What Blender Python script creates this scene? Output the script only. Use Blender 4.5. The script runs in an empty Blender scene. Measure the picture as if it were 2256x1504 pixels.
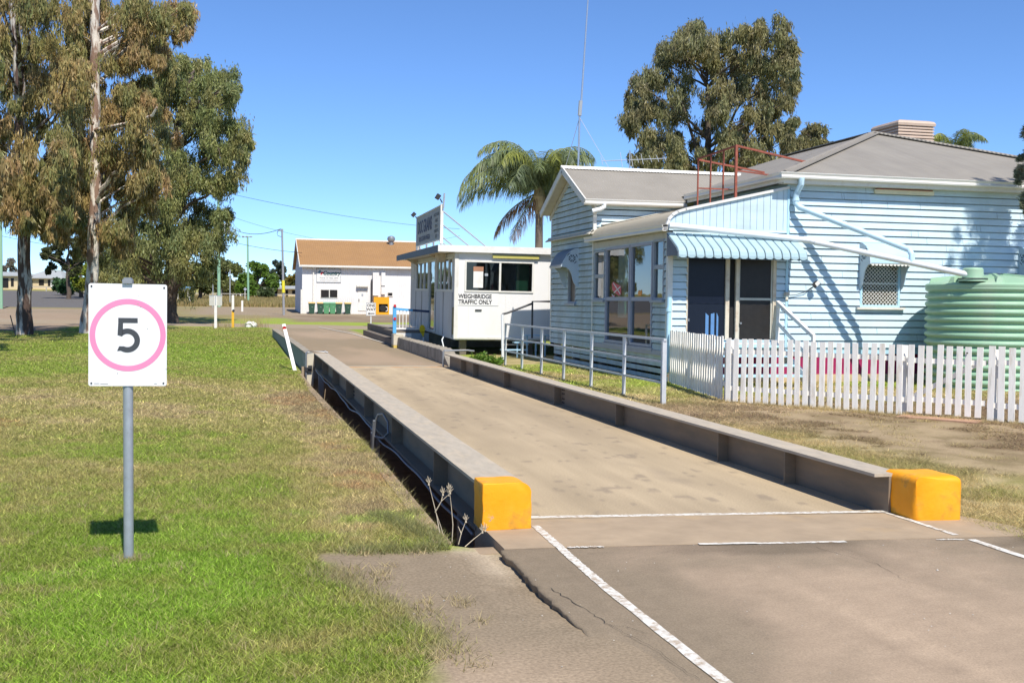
import bpy, bmesh, math, random
import numpy as np
from mathutils import Vector, Matrix
random.seed(7)
RNG = np.random.default_rng(11)
scene = bpy.context.scene
COL = scene.collection
R = math.radians
# ------------------------------------------------------------------ camera
F_PX = 2400.0; EYE = 1.65
cam = bpy.data.cameras.new('camera'); camo = bpy.data.objects.new('camera', cam); COL.objects.link(camo)
cam.sensor_width = 36.0; cam.lens = 36.0 * F_PX / 2256.0
cam.clip_start = 0.05; cam.clip_end = 3000
yaw = math.atan(589 / 2400); pitch = math.atan(88 / F_PX); roll = 0.012
camo.location = (0, 0, EYE)
camo.matrix_world = (Matrix.Translation((0, 0, EYE)) @ Matrix.Rotation(-yaw, 4, 'Z') @
                     Matrix.Rotation(math.pi / 2 - pitch, 4, 'X') @ Matrix.Rotation(roll, 4, 'Z'))
scene.camera = camo
def bearing(px, D):
    """ground position at distance D (along the view) on the bearing of column px"""
    a = (px - 1128) / F_PX
    return (D * (math.sin(yaw) + a * math.cos(yaw)), D * (math.cos(yaw) - a * math.sin(yaw)))
def aim(px, py, D):
    a = (px - 1128) / F_PX
    x, y = bearing(px, D)
    return (x, y, EYE + D * (664 + 0.012 * (px - 1128) - py) / F_PX)
# ------------------------------------------------------------------ light
scene.view_settings.view_transform = 'Standard'; scene.view_settings.look = 'None'
scene.view_settings.exposure = 0.55; scene.view_settings.gamma = 1.0
SUN_EL, SUN_AZ = 53.0, 7.2        # sun behind the camera, a little to the right
world = bpy.data.worlds.new('World'); scene.world = world; world.use_nodes = True
wn = world.node_tree; bg = wn.nodes['Background']
sky = wn.nodes.new('ShaderNodeTexSky'); sky.sky_type = 'NISHITA'; sky.sun_disc = False
sky.sun_elevation = R(SUN_EL); sky.sun_rotation = R(180 - SUN_AZ)
sky.air_density = 1.0; sky.dust_density = 0.0; sky.ozone_density = 10.0; sky.altitude = 3000
wn.links.new(sky.outputs[0], bg.inputs[0]); bg.inputs[1].default_value = 0.126
sl = bpy.data.lights.new('sun', 'SUN'); sl.energy = 4.2; sl.angle = R(0.53); sl.color = (1.0, 0.95, 0.87)
so = bpy.data.objects.new('sun', sl); COL.objects.link(so); so.rotation_euler = (R(90 - SUN_EL), 0, R(SUN_AZ)); so.location = (10, -30, 40)
scene.cycles.max_bounces = 8; scene.cycles.transparent_max_bounces = 16
# ------------------------------------------------------------------ materials
MATS = {}
def mat(name, col, rough=.65, var=.12, scale=6.0, bump=0.0, bscale=80.0, metal=0.0, spec=.4, dirt=None, dscale=2.0, damt=.5, dlo=.5, dhi=.7, stretch=None, attr=None, wave=None, transl=0.0):
    if name in MATS: return MATS[name]
    m = bpy.data.materials.new(name); m.use_nodes = True; nt = m.node_tree; N = nt.nodes; L = nt.links
    b = N['Principled BSDF']
    b.inputs['Roughness'].default_value = rough; b.inputs['Metallic'].default_value = metal
    b.inputs['Specular IOR Level'].default_value = spec
    tc = N.new('ShaderNodeTexCoord'); src = tc.outputs['Object']
    if stretch:
        mp = N.new('ShaderNodeMapping'); mp.inputs['Scale'].default_value = stretch; L.new(src, mp.inputs[0]); src2 = mp.outputs[0]
    else: src2 = src
    def noise(s, detail=5, sr=None, rough_=.6):
        n = N.new('ShaderNodeTexNoise'); n.inputs['Scale'].default_value = s; n.inputs['Detail'].default_value = detail
        n.inputs['Roughness'].default_value = rough_; L.new(sr or src, n.inputs['Vector']); return n.outputs['Fac']
    if attr:
        a = N.new('ShaderNodeAttribute'); a.attribute_name = attr; base = a.outputs['Color']
    else:
        rgb = N.new('ShaderNodeRGB'); rgb.outputs[0].default_value = (*col, 1); base = rgb.outputs[0]
    if var:
        mr = N.new('ShaderNodeMapRange'); mr.inputs[1].default_value = .25; mr.inputs[2].default_value = .75
        mr.inputs[3].default_value = 1 - var; mr.inputs[4].default_value = 1 + var
        L.new(noise(scale, sr=src2), mr.inputs[0])
        mx = N.new('ShaderNodeVectorMath'); mx.operation = 'SCALE'; L.new(base, mx.inputs[0]); L.new(mr.outputs[0], mx.inputs['Scale'])
        base = mx.outputs[0]
    if dirt:
        mr = N.new('ShaderNodeMapRange'); mr.inputs[1].default_value = dlo; mr.inputs[2].default_value = dhi
        mr.inputs[3].default_value = 0; mr.inputs[4].default_value = damt
        L.new(noise(dscale, 7, src2), mr.inputs[0])
        mx = N.new('ShaderNodeMix'); mx.data_type = 'RGBA'; L.new(mr.outputs[0], mx.inputs[0]); L.new(base, mx.inputs[6])
        mx.inputs[7].default_value = (*dirt, 1); base = mx.outputs[2]
    L.new(base, b.inputs['Base Color'])
    h = None
    if wave:                                   # corrugated or ribbed metal: bands across one axis
        axis, per, st = wave
        w = N.new('ShaderNodeTexWave'); w.wave_type = 'BANDS'; w.bands_direction = axis; w.inputs['Scale'].default_value = 0.314 / per
        w.inputs['Distortion'].default_value = 0; L.new(src, w.inputs['Vector'])
        bp = N.new('ShaderNodeBump'); bp.inputs['Strength'].default_value = st; bp.inputs['Distance'].default_value = per * .3
        L.new(w.outputs['Fac'], bp.inputs['Height']); h = bp
    if bump:
        bp = N.new('ShaderNodeBump'); bp.inputs['Strength'].default_value = bump; bp.inputs['Distance'].default_value = .02
        L.new(noise(bscale, 4), bp.inputs['Height'])
        if h: L.new(h.outputs[0], bp.inputs['Normal'])
        h = bp
    if h: L.new(h.outputs[0], b.inputs['Normal'])
    if transl:
        t = N.new('ShaderNodeBsdfTranslucent'); L.new(base, t.inputs[0])
        ms = N.new('ShaderNodeMixShader'); ms.inputs[0].default_value = transl
        L.new(b.outputs[0], ms.inputs[1]); L.new(t.outputs[0], ms.inputs[2]); L.new(ms.outputs[0], N['Material Output'].inputs[0])
    MATS[name] = m
    return m
def wear(m, col, scale, lo, hi, amt, stretch=None):
    """a further layer of patchy wear in the paint itself"""
    nt = m.node_tree; N = nt.nodes; L = nt.links; b = N['Principled BSDF']; src = b.inputs['Base Color'].links[0].from_socket
    tc = N.new('ShaderNodeTexCoord'); v = tc.outputs['Object']
    if stretch: mp = N.new('ShaderNodeMapping'); mp.inputs['Scale'].default_value = stretch; L.new(v, mp.inputs[0]); v = mp.outputs[0]
    n = N.new('ShaderNodeTexNoise'); n.inputs['Scale'].default_value = scale; n.inputs['Detail'].default_value = 8; n.inputs['Roughness'].default_value = .65; L.new(v, n.inputs['Vector'])
    mr = N.new('ShaderNodeMapRange'); mr.inputs[1].default_value = lo; mr.inputs[2].default_value = hi; mr.inputs[4].default_value = amt; L.new(n.outputs['Fac'], mr.inputs[0])
    mx = N.new('ShaderNodeMix'); mx.data_type = 'RGBA'; L.new(mr.outputs[0], mx.inputs[0]); L.new(src, mx.inputs[6]); mx.inputs[7].default_value = (*col, 1); L.new(mx.outputs[2], b.inputs['Base Color'])
    return m
def glass(name, tint=(.55, .6, .6), refl=.10):
    if name in MATS: return MATS[name]
    m = bpy.data.materials.new(name); m.use_nodes = True; nt = m.node_tree; N = nt.nodes; L = nt.links
    N.remove(N['Principled BSDF'])
    t = N.new('ShaderNodeBsdfTransparent'); t.inputs[0].default_value = (*tint, 1)
    g = N.new('ShaderNodeBsdfGlossy'); g.inputs['Roughness'].default_value = .02; g.inputs[0].default_value = (.95, .97, 1, 1)
    lw = N.new('ShaderNodeLayerWeight'); lw.inputs[0].default_value = .5; f = N.new('ShaderNodeMath'); f.operation = 'POWER'; f.inputs[1].default_value = 4.0; L.new(lw.outputs['Facing'], f.inputs[0])
    ad = N.new('ShaderNodeMath'); ad.operation = 'MULTIPLY_ADD'; ad.inputs[1].default_value = .85; ad.inputs[2].default_value = refl; ad.use_clamp = True
    nz = N.new('ShaderNodeTexNoise'); nz.inputs['Scale'].default_value = 1.2; tc = N.new('ShaderNodeTexCoord'); L.new(tc.outputs['Object'], nz.inputs['Vector'])
    bp = N.new('ShaderNodeBump'); bp.inputs['Strength'].default_value = .04; bp.inputs['Distance'].default_value = .05; L.new(nz.outputs['Fac'], bp.inputs['Height'])
    L.new(bp.outputs[0], g.inputs['Normal'])
    s = N.new('ShaderNodeMixShader'); L.new(f.outputs[0], ad.inputs[0]); L.new(ad.outputs[0], s.inputs[0])
    L.new(t.outputs[0], s.inputs[1]); L.new(g.outputs[0], s.inputs[2]); L.new(s.outputs[0], N['Material Output'].inputs[0])
    MATS[name] = m
    return m
# ------------------------------------------------------------------ scene-graph helpers
ORG = {}
def setp(o, label=None, cat=None, group=None, kind=None):
    if label: o['label'] = label
    if cat: o['category'] = cat
    if group: o['group'] = group
    if kind: o['kind'] = kind
    return o
def thing(name, label, cat, loc=(0, 0, 0), group=None, rot=None):
    o = bpy.data.objects.new(name, None); COL.objects.link(o); o.location = loc; o.empty_display_size = .2
    ORG[o.name] = Vector(loc) if rot is None else Vector((0, 0, 0))   # rotated things: parts given in local coordinates
    if rot: o.rotation_euler = rot
    return setp(o, label, cat, group)
def copy_tree(o, parent=None):
    c = o.copy(); COL.objects.link(c); c.parent = parent
    for ch in o.children: copy_tree(ch, c)
    return c
class MB:
    def __init__(s): s.v = []; s.f = []; s.m = []; s.mi = 0
    def add(s, vs, fs):
        n = len(s.v); s.v += [tuple(v) for v in vs]; s.f += [tuple(i + n for i in f) for f in fs]; s.m += [s.mi] * len(fs); return s
    def quad(s, a, b, c, d): return s.add([a, b, c, d], [(0, 1, 2, 3)])
    def poly(s, pts): return s.add(pts, [tuple(range(len(pts)))])
    def box(s, x0, x1, y0, y1, z0, z1):
        v = [(x, y, z) for z in (z0, z1) for x, y in ((x0, y0), (x1, y0), (x1, y1), (x0, y1))]
        return s.add(v, [(3, 2, 1, 0), (4, 5, 6, 7), (0, 1, 5, 4), (1, 2, 6, 5), (2, 3, 7, 6), (3, 0, 4, 7)])
    def bar(s, a, b, w, h, up=(0, 0, 1)):
        """rectangular bar from a to b, w across, h along up"""
        a = Vector(a); b = Vector(b); d = (b - a).normalized(); u = Vector(up)
        if abs(d.dot(u)) > .99: u = Vector((0, 1, 0))
        x = d.cross(u).normalized(); u = x.cross(d).normalized(); x = x * (w / 2); u = u * (h / 2)
        v = [p + i * x + j * u for p in (a, b) for i, j in ((-1, -1), (1, -1), (1, 1), (-1, 1))]
        return s.add(v, [(3, 2, 1, 0), (4, 5, 6, 7), (0, 1, 5, 4), (1, 2, 6, 5), (2, 3, 7, 6), (3, 0, 4, 7)])
    def tube(s, pts, r, n=8, cap=True):
        pts = [Vector(p) for p in pts]; rs = r if isinstance(r, (list, tuple)) else [r] * len(pts)
        vs = []; ref = None
        for i, p in enumerate(pts):
            d = (pts[min(i + 1, len(pts) - 1)] - pts[max(i - 1, 0)]).normalized()
            if ref is None: ref = Vector((0, 0, 1)) if abs(d.z) < .9 else Vector((1, 0, 0))
            x = d.cross(ref)
            if x.length < 1e-4: x = d.orthogonal()
            x.normalize(); y = d.cross(x).normalized(); ref = -y if False else ref
            vs += [p + rs[i] * (math.cos(t) * x + math.sin(t) * y) for t in [2 * math.pi * k / n for k in range(n)]]
        fs = [(i * n + k, i * n + (k + 1) % n, (i + 1) * n + (k + 1) % n, (i + 1) * n + k) for i in range(len(pts) - 1) for k in range(n)]
        if cap: fs += [tuple(range(n))[::-1], tuple((len(pts) - 1) * n + k for k in range(n))]
        return s.add(vs, fs)
    def lathe(s, c, prof, n=32, a0=0, a1=2 * math.pi):
        full = abs(a1 - a0 - 2 * math.pi) < 1e-6; m = n if full else n + 1
        vs = [(c[0] + r * math.cos(a0 + (a1 - a0) * k / n), c[1] + r * math.sin(a0 + (a1 - a0) * k / n), c[2] + z) for r, z in prof for k in range(m)]
        fs = [(i * m + k, i * m + (k + 1) % m, (i + 1) * m + (k + 1) % m, (i + 1) * m + k) for i in range(len(prof) - 1) for k in range(n)]
        return s.add(vs, fs)
    def prism(s, pts, vec):
        n = len(pts); v = Vector(vec); pts = [Vector(p) for p in pts]
        return s.add(pts + [p + v for p in pts], [tuple(range(n))[::-1], tuple(range(n, 2 * n))] + [(i, (i + 1) % n, (i + 1) % n + n, i + n) for i in range(n)])
    def build(s, name, m, parent=None, smooth=False, org=None):
        me = bpy.data.meshes.new(name)
        o3 = ORG[parent.name] if parent else (Vector(org) if org else Vector((0, 0, 0)))
        me.from_pydata([(v[0] - o3.x, v[1] - o3.y, v[2] - o3.z) for v in s.v], [], s.f)
        for mm in (m if isinstance(m, (list, tuple)) else [m]): me.materials.append(mm)
        if any(s.m): me.polygons.foreach_set('material_index', s.m)
        bm = bmesh.new(); bm.from_mesh(me); bmesh.ops.recalc_face_normals(bm, faces=bm.faces); bm.to_mesh(me); bm.free()
        if smooth:
            me.polygons.foreach_set('use_smooth', [True] * len(me.polygons))
            try: me.set_sharp_from_angle(angle=R(35))
            except Exception: pass
        me.update()
        o = bpy.data.objects.new(name, me); COL.objects.link(o)
        if parent: o.parent = parent; ORG[o.name] = ORG[parent.name]
        else: o.location = o3; ORG[o.name] = o3
        return o
def raw_mesh(name, V, F4, m, parent=None, colors=None, tri=False, org=None):
    """fast numpy mesh; V (n,3), faces (k,3|4), point colours (n,3)"""
    V = np.asarray(V, dtype=np.float32); F4 = np.asarray(F4, dtype=np.int32)
    if parent: V = V - np.array(ORG[parent.name], dtype=np.float32)
    elif org is not None: V = V - np.array(org, dtype=np.float32)
    me = bpy.data.meshes.new(name); k = F4.shape[1]
    me.vertices.add(len(V)); me.vertices.foreach_set('co', V.ravel())
    me.loops.add(F4.size); me.loops.foreach_set('vertex_index', F4.ravel())
    me.polygons.add(len(F4)); me.polygons.foreach_set('loop_start', np.arange(0, F4.size, k, dtype=np.int32))
    try: me.polygons.foreach_set('loop_total', np.full(len(F4), k, dtype=np.int32))
    except Exception: pass
    if colors is not None:
        at = me.color_attributes.new('tone', 'FLOAT_COLOR', 'POINT')
        c = np.ones((len(V), 4), dtype=np.float32); c[:, :3] = colors; at.data.foreach_set('color', c.ravel())
    me.materials.append(m); me.update(calc_edges=True); me.validate()
    o = bpy.data.objects.new(name, me); COL.objects.link(o)
    if parent: o.parent = parent; ORG[o.name] = ORG[parent.name]
    elif org is not None: o.location = org
    return o
def text(parent, s, m, o, xd, yd, size, name='lettering', align='CENTER', bold=0.0, shear=0.0, width=1.0, lift=.003):
    """flat letters lying on a surface at o (baseline anchor), running along xd, rising along yd"""
    cu = bpy.data.curves.new('letters', 'FONT'); cu.body = s; cu.size = size; cu.align_x = align; cu.offset = bold * size; cu.shear = shear
    cu.space_line = .95
    t = bpy.data.objects.new('letters', cu); COL.objects.link(t)
    dg = bpy.context.evaluated_depsgraph_get(); dg.update()
    me = bpy.data.meshes.new_from_object(t.evaluated_get(dg)); bpy.data.objects.remove(t)
    xd = Vector(xd).normalized(); yd = Vector(yd).normalized(); n = xd.cross(yd); o = Vector(o) + n * lift - ORG[parent.name]
    for v in me.vertices: v.co = o + xd * (v.co.x * width) + yd * v.co.y
    me.materials.clear(); me.materials.append(m); me.name = name
    ob = bpy.data.objects.new(name, me); COL.objects.link(ob); ob.parent = parent; ORG[ob.name] = ORG[parent.name]
    return ob
# numpy value noise
def _h(i, j, s):
    n = (i * 374761393 + j * 668265263 + s * 982451653) & 0x7fffffff
    n = ((n ^ (n >> 13)) * 1274126177) & 0x7fffffff
    return ((n ^ (n >> 16)) & 0xffff) / 65535.0
def vnoise(x, y, s=0):
    xi = np.floor(x).astype(np.int64); yi = np.floor(y).astype(np.int64); fx = x - xi; fy = y - yi
    fx = fx * fx * (3 - 2 * fx); fy = fy * fy * (3 - 2 * fy)
    a = _h(xi, yi, s); b = _h(xi + 1, yi, s); c = _h(xi, yi + 1, s); d = _h(xi + 1, yi + 1, s)
    return (a * (1 - fx) + b * fx) * (1 - fy) + (c * (1 - fx) + d * fx) * fy
def fbm(x, y, s=0, o=4):
    t = 0; a = .5; w = 0
    for k in range(o): t = t + a * vnoise(x, y, s + k * 17); w += a; x = x * 2.03 + 5.1; y = y * 2.03 + 3.7; a *= .55
    return t / w
def sst(a, b, x): t = np.clip((x - a) / (b - a), 0, 1); return t * t * (3 - 2 * t)
def hz(x, y):
    D = np.sqrt(np.asarray(x, float) ** 2 + np.asarray(y, float) ** 2)
    D = np.where(np.asarray(y) < 0, 0, D)
    return 8.5e-5 * np.clip(np.minimum(D, 250) - 40, 0, None) ** 2
def gz(x, y): return float(hz(x, y))
# ================================================================== GROUND
def mixc(a, b, t): return a * (1 - t[..., None]) + b * t[..., None]
C = lambda *c: np.array(c, dtype=float)
G_GREEN = C(.215, .270, .042); G_LUSH = C(.215, .330, .036); G_OLIVE = C(.290, .265, .085); G_STRAW = C(.470, .375, .190)
G_BROWN = C(.250, .185, .110); G_DIRT = C(.200, .145, .095); G_ORANGE = C(.420, .215, .095); A_GREY = C(.240, .188, .126); A_TAN = C(.390, .292, .200)
A_DARK = C(.150, .140, .130)
def blob(x, y, cx, cy, rx, ry, s, e=.5):
    d = np.sqrt(((x - cx) / rx) ** 2 + ((y - cy) / ry) ** 2) + (fbm(x * 1.7 + s, y * 1.7, s) - .5) * 1.3 * e
    return 1 - sst(.75, 1.1, d)
def asphalt(x, y):
    n = fbm(x * .55 + 3, y * .4, 31); n2 = fbm(x * 3.1, y * 2.2, 37)
    lane = np.exp(-((x - 3.0) / .75) ** 2) * .25 + np.exp(-((x - 4.4) / .5) ** 2) * .1
    t = sst(.36, .66, n * .75 + n2 * .25 + lane * .5 - .05)
    t = t * .9 + .1 + .12 * sst(6.3, 5.2, y) * sst(1.9, 2.6, x)
    t = np.where(y > 4.6, t * (1 - .55 * sst(1.9, 1.6, x) ), t)
    t = np.maximum(t, sst(5.4, 4.4, y) * sst(2.2, .9, x) * .8)
    c = mixc(A_GREY, A_TAN, t)
    c = c * (1 - .30 * sst(.56, .72, fbm(x * .75 + 8, y * 1.3 + 2, 41)) * sst(2.2, 2.8, x))[..., None] * (1 + .22 * (fbm(x * 14, y * 14, 42, 3) - .5))[..., None] * (1 + .26 * (fbm(x * 6.5 + .5 * y, y * .45, 43, 4) - .5))[..., None]
    for lane in (2.75, 4.15): c = c * (1 - .13 * np.exp(-((x - lane + .03 * y) / .16) ** 2) * sst(.3, .65, fbm(x * 3, y * 1.1, 45)))[..., None]
    return c
def lawn(x, y):
    n1 = fbm(x * .22 + 9, y * .16, 1); n2 = fbm(x * .9, y * .75, 2); n3 = fbm(x * 4, y * 3.2, 3)
    n4 = fbm(x * 7.5, y * 6, 4, 3); dry = n1 * .36 + n2 * .30 + n3 * .20 + n4 * .14 + (n4 - .5) * .12
    dry = dry + .10 * blob(x, y, -1.0, 18.5, 4.2, 4.2, 5) + .20 * np.exp(-((x - .95) / .55) ** 2) * sst(24, 21, y) * sst(6.5, 8.5, y)
    dry = dry - .12 * sst(9, 7.2, y) - .12 * sst(22.5, 26, y) + .05 * sst(-.2, .6, x) * sst(8, 6, y)
    c = mixc(G_GREEN, G_OLIVE, sst(.36, .52, dry)); c = mixc(c, G_STRAW, sst(.53, .68, dry) * .85)
    c = mixc(c, G_BROWN, sst(.60, .74, dry) * .7)
    lush = np.clip(blob(x, y, -.75, 6.3, .9, .8, 8, 1.5) * .9 + blob(x, y, .1, 7.9, 1.0, .6, 12, 1.5) * .6 + blob(x, y, -1.0, 5.0, .8, .7, 14, 1.5) * .8 + .5 * blob(x, y, 0, 34, 5, 7, 15), 0, 1)
    c = mixc(c, G_LUSH, lush * sst(.3, .5, fbm(x * 2.3, y * 2.3, 21)) * .9)
    for cx, cy, rx, ry in ((.86, 19.7, .5, 1.3), (1.05, 10.1, .35, .45), (1.2, 16.6, .25, .8), (.95, 12.2, .3, .4), (-3.6, 15.2, .8, .6)):
        c = mixc(c, G_ORANGE * .8 + G_DIRT * .2, blob(x * 1.0, y, cx, cy, rx, ry, 3, 1.7) * .5 * sst(.3, .6, fbm(x * 5, y * 5, 6)))
    return c
def apron_mask(x, y):
    e = (fbm(x * 2.2, y * 2.2, 44) - .5) * .5
    left = np.interp(y, [2, 4.6, 5.1, 5.7, 6.3, 7.05, 7.3], [.3, .82, .95, .74, .52, .42, .55])
    return sst(left - .06, left + .10, x + e * .8) * sst(7.18, 7.0, y + e * .25)
def yard(x, y):
    n1 = fbm(x * .45, y * .38, 51); n2 = fbm(x * 1.9, y * 1.7, 52); n3 = fbm(x * 6, y * 5, 53)
    c = mixc(C(.320, .235, .150), C(.235, .165, .105), sst(.35, .6, n2)); c = c * (1 + .35 * (fbm(x * 11, y * 9, 54) - .5))[..., None]
    gr = n1 * .5 + n2 * .3 + n3 * .2
    near = np.exp(-((x - 6.0) / .9) ** 2) * sst(15, 12, y)
    grass = np.clip(near * 1.1 + .9 * sst(16.0, 18.5, y + (n1 - .5) * 4) + .3 * sst(10.2, 8.6, y), 0, 1)
    t = sst(.62, .30, gr) * .35 + grass * sst(.2, .5, gr + .1)
    gc = mixc(G_STRAW * .85, G_OLIVE * .9, sst(.4, .6, n2)); gc = mixc(gc, G_GREEN * 1.15, sst(17, 20, y) * sst(.62, .4, n1) * .9)
    return mixc(c, gc, np.clip(t, 0, 1))
def ground_color(x, y):
    c = lawn(x, y)
    am = apron_mask(x, y) * (x < 3)
    c = mixc(c, asphalt(x, y), am)
    # crumbled concrete at the corner of the pit
    c = mixc(c, C(.42, .34, .24), np.clip(blob(x, y, 1.50, 7.05, .16, .22, 61, .7) + blob(x, y, 1.60, 6.65, .08, .5, 62, .7), 0, 1))
    # right of the bridge
    rt = sst(5.28, 5.42, x) * sst(40, 36, y)
    c = mixc(c, yard(x, y), rt)
    ex = sst(.0, .4, x + (fbm(x * 1.1, y * .9, 71) - .5) * .5 - 1.2) * sst(5.7, 5.2, x) * sst(26, 27, y)
    c = mixc(c, mixc(A_GREY * 1.12, A_TAN * .9, sst(.35, .65, fbm(x * .6, y * .12, 73))), ex)
    w = (fbm(x * .35, y * .2, 75) - .5) * 5
    # gravel yard at the left, its darker road, and the cross road
    gl = sst(-8.4, -9.4, x + w * .15) * sst(53.5, 55.5, y + w * .4 + (x + 9) * .3)
    gl = np.maximum(gl, sst(-3.2, -4.2, x + w * .15 + .06 * (y - 62)) * sst(61, 63, y + w * .2))
    c = mixc(c, mixc(A_GREY * 1.15, A_TAN * .8, sst(.35, .65, fbm(x * .4, y * .15, 77))), gl * sst(-5.5, -7.5, x + (y - 62) * .10))
    cr = sst(62.0, 62.8, y + x * .45 + w * .1) * sst(69.6, 68.8, y + x * .45 + w * .1)
    c = mixc(c, A_GREY * 1.25 + .02, cr)
    ed = sst(68.8, 69.6, y + x * .45) * sst(72, 70.5, y + x * .45) * .7
    c = mixc(c, A_TAN * .9, ed)
    far = sst(69.5, 70.5, y + x * .45)
    fg = mixc(G_GREEN * 1.2, G_OLIVE, sst(.35, .65, fbm(x * .3, y * .12, 81)))
    fg = mixc(fg, G_BROWN, sst(80, 87, y + w) * .8)
    fg = mixc(fg, mixc(A_GREY * 1.15, G_DIRT * 1.15, sst(.4, .6, fbm(x * .3, y * .1, 83))), sst(.5, 2.5, x - 1.2 + (y - 84) * .08 + w * .3) * sst(73, 76, y + w * .3))
    fg = mixc(fg, A_GREY * 1.2, sst(92, 97, y + w) * sst(-6, -3, x))
    fg = mixc(fg, A_DARK * .9, sst(112, 116, y + x * .1) * sst(-12, -14, x))
    fg = mixc(fg, G_STRAW * .85, sst(126, 130, y) * sst(-13.5, -12, x))
    fg = mixc(fg, G_OLIVE, sst(205, 215, y))
    return mixc(c, fg, far * (1 - gl * sst(112, 108, y) * sst(-5.5, -7.5, x + (y - 62) * .10)))
def ground_z(x, y):
    z = hz(x, y)
    d = np.exp(-((x - 1.66) / .22) ** 2) * sst(4.9, 6.3, y) * sst(7.6, 7.4, y) * .05
    u = (fbm(x * .7, y * .7, 91) - .5) * .05 * sst(1.25, .4, x) * sst(3, 5, y) * sst(60, 40, y)
    u2 = (fbm(x * .6, y * .6, 93) - .5) * .05 * sst(5.5, 6.5, x) * sst(20, 16, y)
    dip = .19 * sst(11, 23, y) * sst(47, 33, y) * sst(-2.5, .9, x) * sst(1.9, 1.7, x)
    return z - d + u + u2 - dip
def lines(segs):
    out = []
    for a, b, st in segs: out += list(np.arange(a, b - 1e-6, st))
    return np.array(out + [segs[-1][1]])
HX0, HX1, HY0, HY1 = 1.36, 5.30, 7.22, 27.2
gx = lines([(-500, -60, 40), (-60, -14, 2), (-14, -6, .3), (-6, 1.30, .10), (1.30, 1.36, .06), (1.36, 5.30, .197), (5.30, 9, .10), (9, 15, .3), (15, 60, 3), (60, 500, 40)])
gy = lines([(-60, 0, 10), (0, 3.4, .85), (3.4, 7.22, .0955), (7.22, 14, .1130), (14, 27.2, .20), (27.2, 48, .4), (48, 76, .35), (76, 130, 1.0), (130, 260, 3.25), (260, 900, 80)])
GX, GY = np.meshgrid(gx, gy)
ix, iy = len(gx), len(gy)
idx = np.arange(ix * iy).reshape(iy, ix)
q = np.stack([idx[:-1, :-1], idx[:-1, 1:], idx[1:, 1:], idx[1:, :-1]], -1)
cxm = (gx[:-1] + gx[1:]) / 2; cym = (gy[:-1] + gy[1:]) / 2
MX, MY = np.meshgrid(cxm, cym)
hole = (MX > HX0) & (MX < HX1) & (MY > HY0) & (MY < HY1)
m_ground = mat('ground_soil_and_turf', (1, 1, 1), rough=.95, var=.34, scale=55, bump=.22, bscale=300, spec=.1, attr='tone')
gv = np.stack([GX.ravel(), GY.ravel(), ground_z(GX.ravel(), GY.ravel())], -1)
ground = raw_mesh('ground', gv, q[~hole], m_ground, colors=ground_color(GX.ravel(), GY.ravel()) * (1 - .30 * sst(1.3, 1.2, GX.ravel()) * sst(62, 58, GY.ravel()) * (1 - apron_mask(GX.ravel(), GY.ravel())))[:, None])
setp(ground, kind='structure')
# ------------------------------------------------------------------ grass blades
def blades(name, X, Y, Hh, W, lean, col, base_z=None):
    n = len(X); a = RNG.uniform(0, 2 * np.pi, n); t = RNG.uniform(0, 2 * np.pi, n)
    z = ground_z(X, Y) - .004 if base_z is None else base_z
    dx, dy = np.cos(a) * W / 2, np.sin(a) * W / 2
    lx, ly = np.cos(t) * lean * Hh, np.sin(t) * lean * Hh
    V = np.empty((n, 3, 3)); V[:, 0] = np.stack([X - dx, Y - dy, z], -1); V[:, 1] = np.stack([X + dx, Y + dy, z], -1)
    V[:, 2] = np.stack([X + lx, Y + ly, z + Hh], -1)
    Fc = np.arange(3 * n).reshape(n, 3)
    cc = np.repeat(col[:, None, :], 3, 1).copy(); cc[:, 2] *= 1.12
    return V.reshape(-1, 3), Fc, cc.reshape(-1, 3)
m_grass = mat('grass_blades', (1, 1, 1), rough=.6, var=0, spec=.25, attr='tone', transl=.45)
def scatter(n, x0, x1, y0, y1, pw=1.0):
    u = RNG.uniform(0, 1, n); y = y0 * (y1 / y0) ** (u ** pw)
    s = (y - 0) / y1
    return RNG.uniform(x0, x1, n), y
def grass_patch(n, x0, x1, y0, y1, hmin, hmax, wid, keep, lean=1.0, pw=1.0):
    x, y = scatter(n, x0, x1, y0, y1, pw)
    # inside the view only, with a margin
    px = 1128 + F_PX * np.tan(np.arctan2(x, y) - yaw); ok = (px > -350) & (px < 2600) & keep(x, y)
    x, y = x[ok], y[ok]; n = len(x)
    base = ground_color(x, y)
    j = np.exp(RNG.normal(.22, .42, (n, 1))); st = RNG.uniform(0, 1, n)
    col = base * j
    dryb = (st < .20); col[dryb] = col[dryb] * .35 + G_STRAW * RNG.uniform(.7, 1.5, (dryb.sum(), 1)) * .7
    col[:, 1] *= RNG.uniform(.94, 1.10, n)
    dist = np.clip(y / 9, 1, 3.0)
    h = RNG.uniform(hmin, hmax, n); w = wid * dist * RNG.uniform(.6, 1.4, n)
    return blades('', x, y, h, w, RNG.uniform(.4, 2.2, n) * lean, col)
lawn_keep = lambda x, y: (x < 1.34) & (apron_mask(x, y) + (fbm(x * 9, y * 9, 5) - .5) * .5 < .42)
parts = [grass_patch(560000, -4.2, 1.35, 4.3, 13, .016, .046, .0062, lawn_keep),
         grass_patch(260000, -7, 1.35, 12, 34, .02, .05, .007, lambda x, y: x < 1.30), grass_patch(170000, -16, 1.2, 32, 61, .03, .06, .009, lambda x, y: (x < 1.12) & (y + x * -.05 < 61.5) & ~((x < -8.4) & (y > 53.5)))]
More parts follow.
